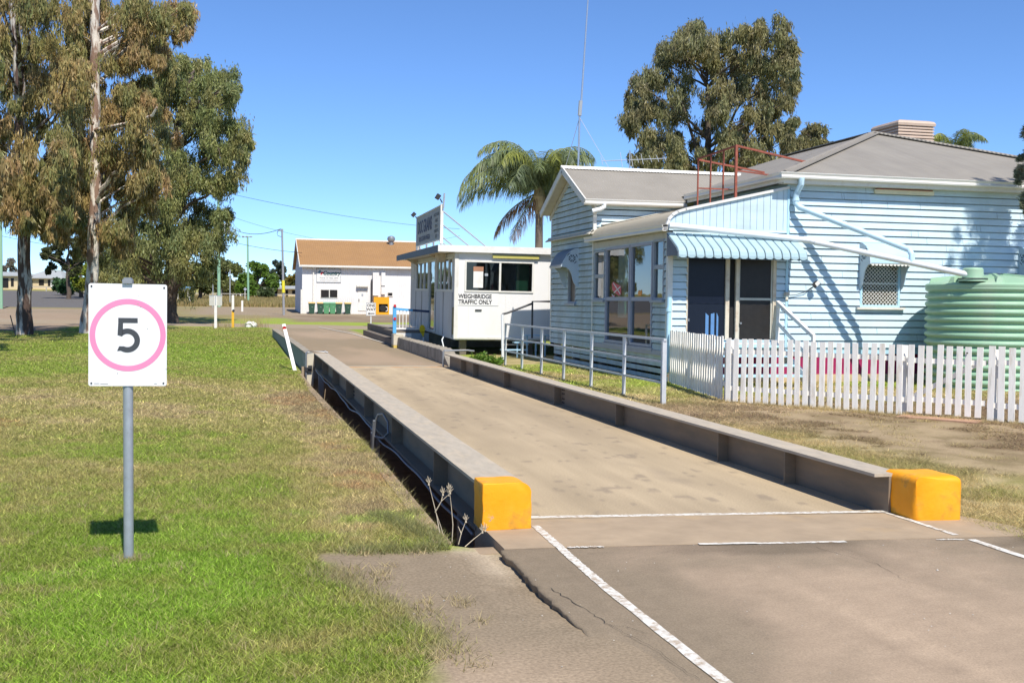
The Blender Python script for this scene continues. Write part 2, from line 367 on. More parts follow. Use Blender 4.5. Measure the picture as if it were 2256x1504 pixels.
def clover_patch(n):
    x = RNG.uniform(-2.6, 1.1, n); y = RNG.uniform(4.6, 8.6, n); c = ground_color(x, y); ok = (c[:, 1] > .245) & (c[:, 0] < .22) & lawn_keep(x, y); x, y, c = x[ok], y[ok], c[ok]; n = len(x)
    V_, F_, C_ = blades('', x, y, RNG.uniform(.012, .034, n), RNG.uniform(.008, .018, n), RNG.uniform(.4, 1.3, n), c * RNG.uniform(.75, 1.6, (n, 1)))
    return V_, F_, C_
parts.append(clover_patch(240000))
# longer tufts along the pit edge, the broken apron and the sign post
def tufts(cs, per, hmin, hmax, spread, tone):
    X, Y = [], []
    for cx, cy in cs:
        X.append(cx + RNG.normal(0, spread, per)); Y.append(cy + RNG.normal(0, spread, per))
    X = np.concatenate(X); Y = np.concatenate(Y); ok = (X < 1.35) | (X > 5.36); X, Y = X[ok], Y[ok]
    col = np.tile(np.array(tone), (len(X), 1)) * RNG.uniform(.6, 1.3, (len(X), 1)) * np.array([1, 1, 1]) + RNG.uniform(0, .05, (len(X), 1))
    return blades('', X, Y, RNG.uniform(hmin, hmax, len(X)), .006 * RNG.uniform(.6, 1.3, len(X)), RNG.uniform(.2, 1.5, len(X)), col)
parts.append(tufts([(-.70 + .05 * math.cos(k), 7.10 + .05 * math.sin(k)) for k in range(7)], 60, .02, .07, .03, (.42, .35, .16)))
parts.append(tufts([(RNG.uniform(-3.5, 1.2), 4.6 * (2.6 ** RNG.uniform(0, 1))) for _ in range(260)], 34, .02, .055, .035, (.50, .40, .20)))
parts.append(tufts([(1.30 - .04 * k % .3, 7.35 + k * .12) for k in range(9)] + [(1.15, 7.1), (.95, 7.08), (.75, 7.08), (1.28, 7.2)], 260, .025, .085, .06, (.27, .27, .09)))
parts.append(tufts([(.50, 6.5), (.62, 6.1), (.70, 5.8), (.86, 5.3), (.9, 5.0), (.78, 5.55), (.55, 6.35)], 300, .02, .075, .10, (.36, .31, .13)))
parts.append(tufts([(1.33 + .0 * k, 9 + .55 * k) for k in range(24)], 60, .03, .10, .05, (.27, .23, .10)))
V = np.concatenate([p[0] for p in parts]); off = np.cumsum([0] + [len(p[0]) for p in parts[:-1]])
Fg = np.concatenate([p[1] + o for p, o in zip(parts, off)]); Cg = np.concatenate([p[2] for p in parts])
g = raw_mesh('lawn_grass', V, Fg, m_grass, colors=Cg); setp(g, 'short patchy green lawn grass left of the weighbridge pit', 'grass', kind='stuff')
yk = lambda x, y: (x > 5.36) & (fbm(x * 1.9, y * 1.7, 52) * .3 + fbm(x * .45, y * .38, 51) * .5 + fbm(x * 6, y * 5, 53) * .2 + np.exp(-((x - 6.0) / .9) ** 2) * .18 + .1 * sst(17, 19, y) > .50)
parts = [tufts([(RNG.uniform(5.45, 6.6) + .25 * abs(RNG.normal()), RNG.uniform(5.8, 13.5)) for _ in range(420)], 70, .015, .06, .07, (.58, .45, .20)), tufts([(RNG.uniform(5.6, 10.5), RNG.uniform(6.5, 16)) for _ in range(200)], 55, .015, .05, .08, (.52, .41, .18)), tufts([P__ for P__ in [(7.86 + 4.7 * f + RNG.normal(-.06, .05), 16.95 - 6.25 * f + RNG.normal(-.05, .05)) for f in RNG.uniform(0, 1, 110)]], 60, .03, .10, .05, (.56, .45, .22)), grass_patch(330000, 5.36, 12, 5.5, 17, .015, .055, .006, yk, 1.6), grass_patch(60000, 5.36, 16, 15.5, 27, .02, .06, .008, lambda x, y: x > 5.36 + 0 * y, 1.2)]
V = np.concatenate([p[0] for p in parts]); off = np.cumsum([0] + [len(p[0]) for p in parts[:-1]])
Fg = np.concatenate([p[1] + o for p, o in zip(parts, off)]); Cg = np.concatenate([p[2] for p in parts])
g = raw_mesh('yard_grass', V, Fg, m_grass, colors=Cg); setp(g, 'sparse straw-coloured grass on the dirt beside the picket fence', 'grass', kind='stuff')
# tall dry grass across the far paddock
n = 60000; x = RNG.uniform(-14, 18, n); y = RNG.uniform(128, 176, n)
col = G_STRAW * RNG.uniform(.5, 1.2, (n, 1)) * np.array([1, .97, .85]); gg = RNG.uniform(0, 1, n) < .25; col[gg] = G_OLIVE * RNG.uniform(.7, 1.1, (gg.sum(), 1))
v_, f_, c_ = blades('', x, y, RNG.uniform(.25, .7, n), np.full(n, .10), RNG.uniform(.1, .5, n), col)
setp(raw_mesh('paddock_grass', v_, f_, m_grass, colors=c_), 'tall dry straw grass across the paddock before the far houses', 'grass', kind='stuff')
# ------------------------------------------------------------------ approach road slab with broken left edge
rx = lines([(1.62, 2.2, .03), (2.2, 6.3, .1025), (6.3, 9, .27)]); ry = lines([(-40, 0, 4), (0, 3, .5), (3, 6.93, .045)])
RX, RY = np.meshgrid(rx, ry); X = RX.ravel().copy(); Y = RY.ravel().copy()
edge = 1.64 + .012 * (fbm(Y * 14, Y * 0 + 2, 15) - .5) * sst(4.6, 5.6, Y) * 4 + .05 * (fbm(Y * 1.4, Y * 0, 16) - .5) * 2
X = X + (edge - 1.62) * sst(2.0, 1.62, X)
right = 5.95 + (fbm(Y * .9, Y * 0 + 7, 19) - .5) * .5
fade = sst(right - .2, right + .25, X) * .045
Z = .014 - .05 * sst(2.0, 1.6, X) * sst(5.4, 4.6, Y) - fade + .004 * (fbm(X * .8, Y * .8, 23) - .5)
ii = np.arange(len(X)).reshape(len(ry), len(rx)); qq = np.stack([ii[:-1, :-1], ii[:-1, 1:], ii[1:, 1:], ii[1:, :-1]], -1).reshape(-1, 4)
# skirts down the broken edge and the joint with the concrete
def skirt(ids, depth):
    global X, Y, Z, qq
    n0 = len(X); X = np.concatenate([X, X[ids] + .012]); Y = np.concatenate([Y, Y[ids]]); Z = np.concatenate([Z, Z[ids] - depth])
    k = np.arange(len(ids) - 1); qq = np.concatenate([qq, np.stack([ids[k], ids[k + 1], n0 + k + 1, n0 + k], -1)])
def rough_skirt(ids):
    global X, Y, Z, qq
    prev = ids
    for dz, dx in ((.012, -.003), (.02, .008), (.05, .01)):
        n0 = len(X); X = np.concatenate([X, X[prev] + dx + RNG.uniform(-.005, .005, len(ids))]); Y = np.concatenate([Y, Y[prev] + RNG.uniform(-.003, .003, len(ids))]); Z = np.concatenate([Z, Z[prev] - dz]); k = np.arange(len(ids) - 1)
        new = n0 + np.arange(len(ids)); qq = np.concatenate([qq, np.stack([prev[k], prev[k + 1], new[k + 1], new[k]], -1)]); prev = new
rough_skirt(ii[:, 0]); skirt(ii[-1, :], .1)
m_road = mat('worn_asphalt', (1, 1, 1), rough=.9, var=.24, scale=110, bump=.45, bscale=260, spec=.2, attr='tone', dirt=(.55, .5, .43), dscale=60, damt=.7, dlo=.685, dhi=.73)
setp(raw_mesh('approach_road', np.stack([X, Y, Z], -1), qq, m_road, colors=asphalt(X, Y)), kind='structure')
m_conc = mat('dusty_concrete', (.42, .322, .218), rough=.9, var=.14, scale=2.2, bump=.25, bscale=120, spec=.2, dirt=(.27, .225, .18), dscale=1.1, damt=.6, dlo=.48, dhi=.72)
m_slab = mat('pale_concrete', (.375, .285, .19), rough=.9, var=.16, scale=3.0, bump=.35, bscale=110, spec=.2, dirt=(.55, .36, .16), dscale=1.6, damt=.5, dlo=.55, dhi=.8)
b = MB()
b.prism([(1.67, 6.95, -.2), (5.50, 6.66, -.2), (5.60, 6.95, -.2), (5.36, 7.62, -.2), (5.02, 7.62, -.2), (1.67, 7.9, -.2)], (0, 0, .218))
setp(b.build('approach_slab', m_slab), kind='structure')
# pit under the bridge: concrete walls and floor
m_pit = mat('old_pit_concrete', (.33, .25, .17), rough=.95, var=.2, scale=5, bump=.4, bscale=60, spec=.1, dirt=(.16, .12, .08), dscale=3, damt=.7)
b = MB(); b.prism([(1.25, 7.22, -1), (1.25, 27.2, -1), (1.25, 27.2, -.185), (1.25, 23, -.18), (1.25, 17, -.085), (1.25, 11, .012), (1.25, 7.22, .012)], (.115, 0, 0)); b.box(5.29, 5.42, 7.3, 27.2, -1.0, -.01); b.box(1.25, 5.42, 7.0, 7.22, -1.0, -.21); b.box(1.36, 5.3, 27.2, 27.4, -1.0, -.02); b.box(1.25, 5.4, 7.0, 27.4, -1.1, -1.0)
b.box(1.38, 1.66, 7.05, 7.24, -1, -.035)
setp(b.build('pit_wall', m_pit), kind='structure')
# painted lines
m_line = mat('worn_white_paint', (.66, .63, .56), rough=.8, var=.12, scale=9, spec=.2, dirt=(.40, .31, .22), dscale=26, damt=.95, dlo=.47, dhi=.62, bump=.3, bscale=150)
LZ = lambda x, y: .0215 if y > 6.86 - .05 * (x - 2) else .0185
def paint(pts, w, z, n=40, rag=.004):
    b = MB(); P = [Vector((*p, 0)) for p in pts]; vs = []; fs = []
    for s in range(len(P) - 1):
        a, c = P[s], P[s + 1]; d = (c - a).normalized(); nr = Vector((-d.y, d.x, 0)); k0 = len(vs)
        for i in range(n + 1):
            p = a.lerp(c, i / n); zz = z if not callable(z) else z(p.x, p.y)
            for sd in (-1, 1): qv = p + nr * sd * (w / 2 + random.uniform(-rag, rag)); vs.append((qv.x, qv.y, zz))
        fs += [(k0 + 2 * i, k0 + 2 * i + 1, k0 + 2 * i + 3, k0 + 2 * i + 2) for i in range(n)]
    return b.add(vs, fs)
setp(paint([(2.06, 7.62), (2.02, 6.0), (2.02, -6)], .062, LZ, 90).build('edge_line', m_line), kind='structure')
setp(paint([(4.93, 7.60), (4.95, 6.76)], .05, LZ).build('edge_line', m_line), kind='structure')
setp(paint([(4.97, 6.62), (5.02, -6)], .062, LZ, 90).build('edge_line', m_line), kind='structure')
setp(paint([(2.09, 7.915), (4.98, 7.63)], .075, .0245).build('deck_line', m_line), kind='structure')
setp(paint([(3.0, 6.83), (4.05, 6.725)], .05, LZ).build('joint_line', m_line), kind='structure')
setp(paint([(2.09, 6.90), (2.34, 6.88)], .035, LZ, rag=.012).build('joint_line', m_line), kind='structure')
setp(paint([(4.72, 6.66), (4.92, 6.63)], .03, LZ, rag=.012).build('joint_line', m_line), kind='structure')
setp(paint([(5.22, 38.5), (5.0, 52), (4.1, 63)], .10, lambda x, y: gz(x, y) + .02).build('edge_line', m_line), kind='structure')
m_crack = mat('dark_crack', (.035, .03, .026), rough=1, var=.2)
def crack(pts, w):
    out = []
    for a, c in zip(pts[:-1], pts[1:]):
        for i in range(9): f = i / 9; out.append((a[0] + (c[0] - a[0]) * f + random.uniform(-.012, .012), a[1] + (c[1] - a[1]) * f + random.uniform(-.008, .008)))
    b = MB(); vs = []
    for i, p in enumerate(out): ww = w * random.uniform(.3, 1) * (1 - i / len(out) * .7); vs += [(p[0] - ww, p[1], .0175), (p[0] + ww, p[1], .0175)]
    b.add(vs, [(2 * i, 2 * i + 1, 2 * i + 3, 2 * i + 2) for i in range(len(out) - 1)]); setp(b.build('road_crack', m_crack), kind='structure')
crack([(1.70, 5.95), (1.76, 5.55), (1.80, 5.2), (1.90, 4.75), (1.93, 4.3)], .0035); crack([(1.80, 5.2), (1.88, 5.15), (1.96, 5.0)], .003); crack([(3.75, 6.6), (3.9, 6.1), (3.82, 5.6)], .0025); crack([(2.9, 5.0), (3.5, 5.08), (4.1, 4.95), (4.6, 5.05)], .0025)
# loose stones and leaves on the asphalt
vs, fs = [], []
mb = MB()
for k in range(120):
    x = random.uniform(.7, 5.6); y = random.uniform(4.0, 6.9); r = random.uniform(.002, .006) * (1.8 if random.random() < .1 else 1)
    z = .018 if x > 1.66 else float(ground_z(np.array([x]), np.array([y]))[0]) + .003
    pts = [(x + r * random.uniform(.7, 1.2) * math.cos(t), y + r * random.uniform(.7, 1.2) * math.sin(t), z) for t in (0, 1.3, 2.5, 3.8, 5.0)]
    mb.add(pts + [(x, y, z + r * .8)], [(i, (i + 1) % 5, 5) for i in range(5)])
setp(mb.build('loose_gravel', mat('pale_stone', (.42, .38, .32), var=.5, scale=40)), 'scattered pale grit and stones on the approach asphalt', 'gravel', kind='stuff')
# ================================================================== WEIGHBRIDGE
m_galv = mat('dull_galvanised_steel', (.30, .31, .32), rough=.5, var=.12, scale=7, metal=.6, spec=.5)
m_gird = mat('weathered_girder_steel', (.195, .155, .110), rough=.75, var=.16, scale=4, metal=.0, dirt=(.31, .21, .12), dscale=2.2, damt=.55, stretch=(1, .35, 2), spec=.4)
m_girdtop = mat('dusty_flange', (.42, .36, .275), rough=.8, var=.14, scale=5, metal=.0, dirt=(.52, .42, .29), dscale=3, damt=.7, stretch=(3, .8, 1))
m_yel = mat('yellow_road_paint', (.90, .345, .003), rough=.55, var=.06, scale=6, bump=.2, bscale=18, spec=.4, dirt=(.16, .10, .04), dscale=4.5, damt=.75, dlo=.56, dhi=.70)
wear(m_yel, (.34, .31, .27), 11, .655, .70, .85); wear(m_yel, (.75, .42, .05), 2.5, .45, .7, .5)
m_white = mat('white_paint', (.74, .72, .68), rough=.55, var=.05, scale=4, dirt=(.5, .42, .3), dscale=3, damt=.25)
m_red = mat('red_reflector', (.55, .02, .02), rough=.25, var=.05, spec=.6)
m_dark = mat('dark_rubber', (.03, .03, .032), rough=.6)
wb = thing('weighbridge', 'long concrete-decked truck weighbridge between two steel side girders', 'weighbridge', (3.4, 7.7, 0))
b = MB(); b.box(2.0, 4.965, 7.92, 27.15, -.28, 0.0)
b.v = [(x, y - (.27 * (x - 2.0) / 2.965 if y < 10 else 0), z) for x, y, z in b.v]
b.v = [(x, y, z - (.004 if z > -.1 else 0)) for x, y, z in b.v]
dk_ = b.build('deck', m_conc, wb)
dx_ = np.linspace(2.0, 4.965, 76); dy_ = np.linspace(0, 1, 200); DXg, Tg = np.meshgrid(dx_, dy_); DYg = (7.92 - .27 * (DXg - 2) / 2.965) * (1 - Tg) + 27.15 * Tg
def deck_color(x, y):
    n1 = fbm(x * .9, y * .35, 201); n2 = fbm(x * 3.5, y * 1.2, 202); n3 = fbm(x * 9, y * .5, 203)
    c = mixc(C(.455, .355, .228), C(.375, .292, .190), sst(.3, .7, n1) * .7); c = c * (1 + .16 * (n2 - .5))[..., None] * (1 + .26 * (n3 - .5))[..., None]
    for lane, w in ((2.75, .22), (4.2, .22)): c = c * (1 - .10 * np.exp(-((x - lane - .05 * np.sin(y * .4)) / w) ** 2) * (.5 + n3))[..., None]
    c = mixc(c, C(.20, .16, .12), sst(.66, .80, fbm(x * 1.3 + 4, y * .5, 205)) * .4 + sst(.70, .76, fbm(x * 6, y * 5, 206)) * .5)
    c = mixc(c, C(.52, .27, .12), np.exp(-((y - 26.75 - .08 * np.sin(x * 3)) / .22) ** 2) * sst(.3, .55, fbm(x * 1.5, y * .2, 207)) * .75)
    return mixc(c, C(.52, .43, .31), np.exp(-((y - 26.3) / .10) ** 2) * .6)
k_ = np.arange(DXg.size).reshape(DXg.shape); fq = np.stack([k_[:-1, :-1], k_[:-1, 1:], k_[1:, 1:], k_[1:, :-1]], -1).reshape(-1, 4)
raw_mesh('deck_surface', np.stack([DXg.ravel(), DYg.ravel(), np.zeros(DXg.size)], -1), fq, mat('dusty_deck', (1, 1, 1), rough=.9, var=.18, scale=60, bump=.35, bscale=160, spec=.2, attr='tone'), dk_, colors=deck_color(DXg.ravel(), DYg.ravel()))
def girder(x0, x1, xw, stiff, side, y0, y1):
    # top flange, web and bottom flange of one I-beam
    g_ = MB(); g_.mi = 1; g_.box(x0, x1, y0, y1, .305, .33); g_.mi = 0
    g_.box(xw - .011, xw + .011, y0, y1, -.02, .305)
    g_.box(x0 + .01, x1 - .01, y0, y1, -.05, -.02)
    go = g_.build('side_girder', [m_gird, m_girdtop], wb)
    for y in stiff:
        s_ = MB(); xa, xb = (x0 + .012, xw - .012) if side < 0 else (x0 + .015, xw - .012)
        s_.box(xa, xb, y - .007, y + .007, -.02, .304); s_.box(xw + .012, x1 - .015, y - .007, y + .007, -.02, .304)
        s_.build('stiffener', m_gird, go)
    return go
gl_ = girder(1.65, 1.99, 1.80, [9.7, 12.6, 15.6, 18.5, 21.4, 24.3, 26.3], -1, 7.84, 27.0)
gr_ = girder(4.815, 5.085, 4.955, [9.1, 10.55, 13.8, 16.8, 20.3, 23.2, 24.6], 1, 7.60, 26.6)
for go, xx, ys in ((gl_, 1.788, (18.32, 18.40)), (gr_, 4.942, (16.6, 16.68))):
    for y in ys:
        for z in (.05, .11, .19, .25): MB().tube([(xx, y, z), (xx - .014, y, z)], .012, 6).build('bolt', m_dark, go)
b = MB(); b.box(1.645, 2.0, 27.0, 27.03, -.3, .31)
b.build('end_plate', m_gird, wb)
for y in (8.6, 14.9, 25.9):                      # load-cell stools under the left girder
    s_ = MB(); s_.box(1.68, 1.80, y - .05, y + .05, -1, -.05); s_.build('support_leg', m_galv, wb)
# ramp-side extension of the deck
pts = []
for k in range(120):
    y = 7.9 + 18.8 * k / 119
    pts.append((1.648 + .008 * math.sin(y * 1.7), y, -.075 + .022 * math.sin(y * 1.3) + .012 * math.sin(y * 3.1 + 1)))
b = MB(); b.tube(pts, .011, 6); b.build('cable_conduit', m_galv, wb, smooth=True)
b = MB()
loop = [(1.60, 13.9, -.3), (1.60, 13.85, -.05), (1.61, 13.8, .10), (1.64, 13.74, .2), (1.68, 13.55, .23), (1.71, 13.3, .15), (1.70, 13.2, .03), (1.66, 13.35, -.05), (1.62, 13.8, -.09), (1.6, 14.1, -.07)]
b.tube(loop, .014, 6); b.tube([(1.60, 13.9, -.4), (1.60, 13.86, -.06), (1.605, 13.8, .12)], .026, 7)
b.build('junction_cable', m_galv, wb, smooth=True)
# yellow end blocks
def end_block(x0, x1, yf, yb, h, rr, skew, label, sink=.07):
    t = thing('guard_block', label, 'guard block', ((x0 + x1) / 2, (yf + yb) / 2, .018), 'yellow guard blocks at the near end of the girders')
    nx, ny, nz = 10, 10, 9; bm = bmesh.new()
    bmesh.ops.create_cube(bm, size=1)
    for v in bm.verts: v.co = Vector(((x0 + x1) / 2 + v.co.x * (x1 - x0), (yf + yb) / 2 + v.co.y * (yb - yf) + (v.co.x) * skew, .018 - sink + (v.co.z + .5) * (h + sink)))
    big = [e for e in bm.edges if (all(abs(v.co.z - .018 - h) < 1e-4 for v in e.verts) and all((v.co.x > (x0 + x1) / 2) == (rr[0] > 0) for v in e.verts))]
    bmesh.ops.bevel(bm, geom=big, offset=abs(rr[0]), segments=8, affect='EDGES', profile=.5)
    sm_ = [e for e in bm.edges if e.calc_length() > .05 and len(e.link_faces) == 2 and e.calc_face_angle(0) > .7]
    bmesh.ops.bevel(bm, geom=sm_, offset=rr[1], segments=4, affect='EDGES', profile=.5)
    bmesh.ops.subdivide_edges(bm, edges=[e for e in bm.edges if e.calc_length() > .12], cuts=5, use_grid_fill=True)
    for v in bm.verts:
        p = v.co; d = (math.sin(p.x * 37 + p.z * 23) + math.sin(p.y * 31 - p.z * 41 + 1)) * .0022; v.co += Vector((d, d * .7, d * .6 if p.z > .1 else 0))
    mb = MB(); bm.verts.index_update(); mb.add([v.co for v in bm.verts], [[v.index for v in f.verts] for f in bm.faces]); bm.free()
    mb.build('painted_block', m_yel, t, smooth=True)
end_block(1.645, 2.01, 7.53, 7.83, .335, (.085, .008), .02, 'yellow painted block with one rounded shoulder, ending the girder beside the lawn pit', sink=.004)
end_block(4.965, 5.36, 7.26, 7.68, .335, (-.06, .05), -.04, 'yellow painted block with rounded corners, ending the girder on the picket fence side')
# concrete kerbs and end posts beyond the far end
m_kerb = mat('mossy_kerb_concrete', (.33, .29, .23), rough=.9, var=.18, scale=3, bump=.3, bscale=50, spec=.15, dirt=(.16, .14, .11), dscale=2.5, damt=.6, dlo=.45, dhi=.65)
m_cream = mat('cream_painted_concrete', (.58, .52, .40), rough=.8, var=.12, scale=5, dirt=(.3, .24, .16), dscale=4, damt=.5)
m_kerbblue = mat('grey_green_steel_edge', (.16, .19, .20), rough=.6, var=.15, scale=4)
t = thing('kerb_wall', 'low concrete kerb wall running back along the lawn side of the exit road', 'kerb wall', (1.6, 34, 0))
b = MB(); b.mi = 0; b.prism([(1.45, 27.2, .285), (1.63, 27.2, .285), (1.60, 33, .285), (1.40, 48.5, .285), (1.14, 48.5, .285), (1.39, 33, .285)], (0, 0, .04)); b.mi = 1
b.prism([(1.47, 27.2, -.4), (1.62, 27.2, -.4), (1.59, 33, -.4), (1.39, 48.4, -.4), (1.16, 48.4, -.4), (1.41, 33, -.4)], (0, 0, .685))
b.build('kerb_beam', [m_kerb, m_kerbblue], t)
t = thing('kerb_wall', 'chipped concrete kerb wall with a broken near end beside the office', 'kerb wall', (5.1, 32, 0))
vs, n = [], 44; mb = MB(); ring = []
for k in range(n + 1):
    y = 27.15 + (37.4 - 27.15) * k / n; h = .36 * float(sst(26.9, 28.3, np.array(y))) + .02 + .012 * math.sin(k * 2.3) ; j = .015 * math.sin(k * 1.7) + .015 * math.sin(k * 3.9)
    x = 5.0 + .012 * (y - 27)
    vs += [(x, y, -.1), (x, y, h - .02), (x + .05 + j, y, h), (x + .30, y, h + .006), (x + .30, y, -.1)]
mb.add(vs, [(5 * k + i, 5 * k + i + 1, 5 * k + i + 6, 5 * k + i + 5) for k in range(n) for i in range(4)] + [(0, 1, 2, 3, 4), tuple(5 * n + i for i in (4, 3, 2, 1, 0))])
mb.build('kerb_beam', m_kerb, t)
t = thing('end_post', 'short cream concrete end post with yellow paint on its foot by the office platform', 'concrete post', (5.15, 37.7, 0))
b = MB(); b.mi = 0; b.box(4.98, 5.32, 37.42, 37.95, .10, .47); b.mi = 1; b.box(4.985, 5.315, 37.425, 37.94, -.1, .10); b.build('post_block', [m_cream, mat('faded_yellow_paint', (.62, .45, .10), var=.2, scale=9)], t)
t = thing('end_post', 'grey concrete end post where the pit-side girder meets the lawn kerb', 'concrete post', (1.55, 27.1, 0))
b = MB(); b.box(1.475, 1.64, 27.04, 27.19, -.5, .335); b.build('post_block', m_cream, t)
b = MB(); b.box(1.44, 1.60, 26.98, 27.035, -.12, -.02); b.box(1.50, 1.60, 26.94, 26.98, -.05, .03); b.build('steel_clamp', m_dark, t)
b = MB(); b.tube([(1.46, 27.02, -.4), (1.46, 27.02, .34), (1.49, 27.02, .37), (1.9, 27.02, .37), (1.98, 27.02, .345)], .02, 8); b.build('bent_pipe', m_galv, t, smooth=True)
t = thing('end_post', 'thin galvanised end frame closing the far end of the house-side girder', 'end frame', (5.0, 26.7, 0))
b = MB(); b.tube([(4.80, 26.72, -.02), (4.80, 26.72, .38), (4.83, 26.72, .41), (5.45, 26.78, .41), (5.6, 26.8, .39)], .025, 8); b.build('bent_pipe', m_galv, t, smooth=True)
m_step = mat('dark_timber_sleeper', (.17, .14, .11), rough=.9, var=.2, scale=6, stretch=(6, 1, 6), bump=.3)
t = thing('retaining_steps', 'two dark timber edge beams stepping up to the office platform', 'timber edging', (5.3, 46, 0))
b = MB(); b.prism([(5.12, 38.0, -.1), (5.38, 38.0, -.1), (5.62, 51, -.1), (5.36, 51, -.1)], (0, 0, .34)); b.build('lower_beam', m_step, t)
b = MB(); b.prism([(5.45, 38.0, -.1), (5.65, 38.0, -.1), (5.92, 52.5, -.1), (5.72, 52.5, -.1)], (0, 0, .62)); b.build('upper_beam', m_step, t)
b = MB(); b.prism([(5.65, 38.2, -.1), (9.5, 38.2, -.1), (9.5, 52.4, -.1), (5.92, 52.4, -.1)], (0, 0, .58)); b.build('filled_bed', m_kerb, t)
# leaning guide post
t = thing('guide_post', 'leaning white guide post with a round red reflector beside the lawn', 'guide post', (1.26, 28.3, -.2))
b = MB(); b.bar((1.26, 28.3, -.25), (1.00, 29.5, .97), .088, .035, (0, -1, .3)); b.build('post', m_white, t)
b = MB(); p = Vector((1.015, 29.40, .88)); b.tube([p + Vector((0, -.012, 0)), p + Vector((0, -.045, -.01))], .05, 16); b.build('reflector', m_red, t)
# handrail beside the bridge: seven posts, three rails
m_rail = mat('galvanised_pipe', (.62, .63, .63), rough=.45, var=.1, scale=9, metal=.3, spec=.5, dirt=(.35, .22, .13), dscale=5, damt=.4, dlo=.6, dhi=.75)
py = [16.55, 18.45, 20.35, 22.25, 24.05, 25.85, 27.6]
t = thing('pipe_handrail', 'galvanised square-pipe handrail with three rails between girder and house', 'handrail', (6.6, 22, 0))
for y in py:
    b = MB(); w = .026 if y != py[0] else .036; b.box(6.6 - w, 6.6 + w, y - w, y + w, -.05, 1.04); b.build('post', m_rail, t)
for z, w in ((1.055, .03), (.70, .017), (.36, .017)):
    b = MB()
    if z > 1: b.box(6.574, 6.626, py[0] - .05, py[-1] + .03, 1.04, 1.08)
    else: b.box(6.6 - w, 6.6 + w, py[0] + .04, py[-1] - .03, z - w, z + w)
    b.build('rail', m_rail, t)
# ================================================================== BLUE HOUSE
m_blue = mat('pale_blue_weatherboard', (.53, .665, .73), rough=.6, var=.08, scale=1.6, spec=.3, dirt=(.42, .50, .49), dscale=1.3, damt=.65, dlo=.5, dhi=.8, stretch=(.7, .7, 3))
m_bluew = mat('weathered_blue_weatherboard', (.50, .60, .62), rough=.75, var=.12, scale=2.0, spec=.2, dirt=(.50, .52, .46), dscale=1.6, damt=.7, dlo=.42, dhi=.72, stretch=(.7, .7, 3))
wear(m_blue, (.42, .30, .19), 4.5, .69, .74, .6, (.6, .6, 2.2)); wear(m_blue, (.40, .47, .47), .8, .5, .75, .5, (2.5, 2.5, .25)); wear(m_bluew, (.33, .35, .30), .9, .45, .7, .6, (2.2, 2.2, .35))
m_joint = mat('dark_board_joint', (.10, .14, .16), rough=.9, var=0)
m_bluetrim = mat('blue_trim_paint', (.42, .64, .76), rough=.5, var=.05, scale=3)
m_trim = mat('off_white_trim', (.70, .68, .62), rough=.55, var=.06, scale=3, dirt=(.45, .37, .26), dscale=4, damt=.35)
m_creamt = mat('aged_cream_trim', (.52, .49, .41), rough=.7, var=.1, scale=3, dirt=(.28, .24, .18), dscale=3, damt=.5)
m_greyt = mat('grey_painted_frame', (.34, .37, .40), rough=.55, var=.08, scale=4)
m_rooff = mat('grey_corrugated_roof', (.285, .258, .215), rough=.6, var=.08, scale=1.2, metal=.0, spec=.4, dirt=(.24, .215, .175), dscale=.9, damt=.6, wave=('X', .076, .6))
m_roofl = mat('grey_corrugated_roof_side', (.285, .258, .215), rough=.6, var=.08, scale=1.2, metal=.0, spec=.4, dirt=(.24, .215, .175), dscale=.9, damt=.6, wave=('Y', .076, .6))
for q_, st_ in ((m_rooff, (3.0, .25, .25)), (m_roofl, (.25, 3.0, .25))): wear(q_, (.21, .19, .165), 1.1, .45, .75, .55, st_); wear(q_, (.30, .19, .12), 3.0, .68, .76, .5, st_)
m_roofc = mat('cream_corrugated_roof', (.46, .40, .29), rough=.6, var=.08, scale=2, dirt=(.38, .31, .22), dscale=2, damt=.5, wave=('Y', .076, .8))
m_rust = mat('rusted_red_steel', (.30, .085, .055), rough=.8, var=.3, scale=9, dirt=(.12, .06, .045), dscale=6, damt=.7)
m_pvc = mat('white_plastic_pipe', (.74, .76, .76), rough=.4, var=.05, scale=3, dirt=(.55, .55, .5), dscale=3, damt=.3)
m_pvcb = mat('pale_blue_painted_pipe', (.50, .68, .78), rough=.45, var=.05, scale=3)
m_gutter = mat('white_gutter', (.72, .70, .65), rough=.45, var=.06, scale=2, dirt=(.5, .45, .38), dscale=2, damt=.4, stretch=(.4, .4, 3))
m_navy = mat('navy_screen_mesh', (.010, .014, .025), rough=.3, var=.25, scale=30, spec=.22, stretch=(9, 9, .6))
m_black = mat('painted_dark_gap', (.02, .02, .02), rough=.9, var=0)  # flat black standing in for the dark inside gaps and openings
m_screen = mat('dark_insect_screen', (.024, .021, .019), rough=.35, var=.2, scale=8, spec=.25)
m_mag = mat('magenta_painted_board', (.30, .015, .085), rough=.6, var=.2, scale=3)
m_timber = mat('bare_timber', (.50, .38, .23), rough=.8, var=.2, scale=3, stretch=(.6, 6, 6))
m_curtain = mat('pale_curtain', (.62, .66, .62), rough=.9, var=.08, scale=3)
m_orangec = mat('brown_curtain', (.36, .20, .09), rough=.9, var=.3, scale=9)
g_win = glass('window_glass', (.50, .56, .56), .10)
g_dark = glass('tinted_window_glass', (.24, .30, .28), .06)
HX, HY, WX, FZ = 8.54, 21.19, 11.24, .78
house = thing('blue_house', 'pale blue weatherboard house with grey hipped roof and enclosed front porch', 'house', (HX, HY, 0))
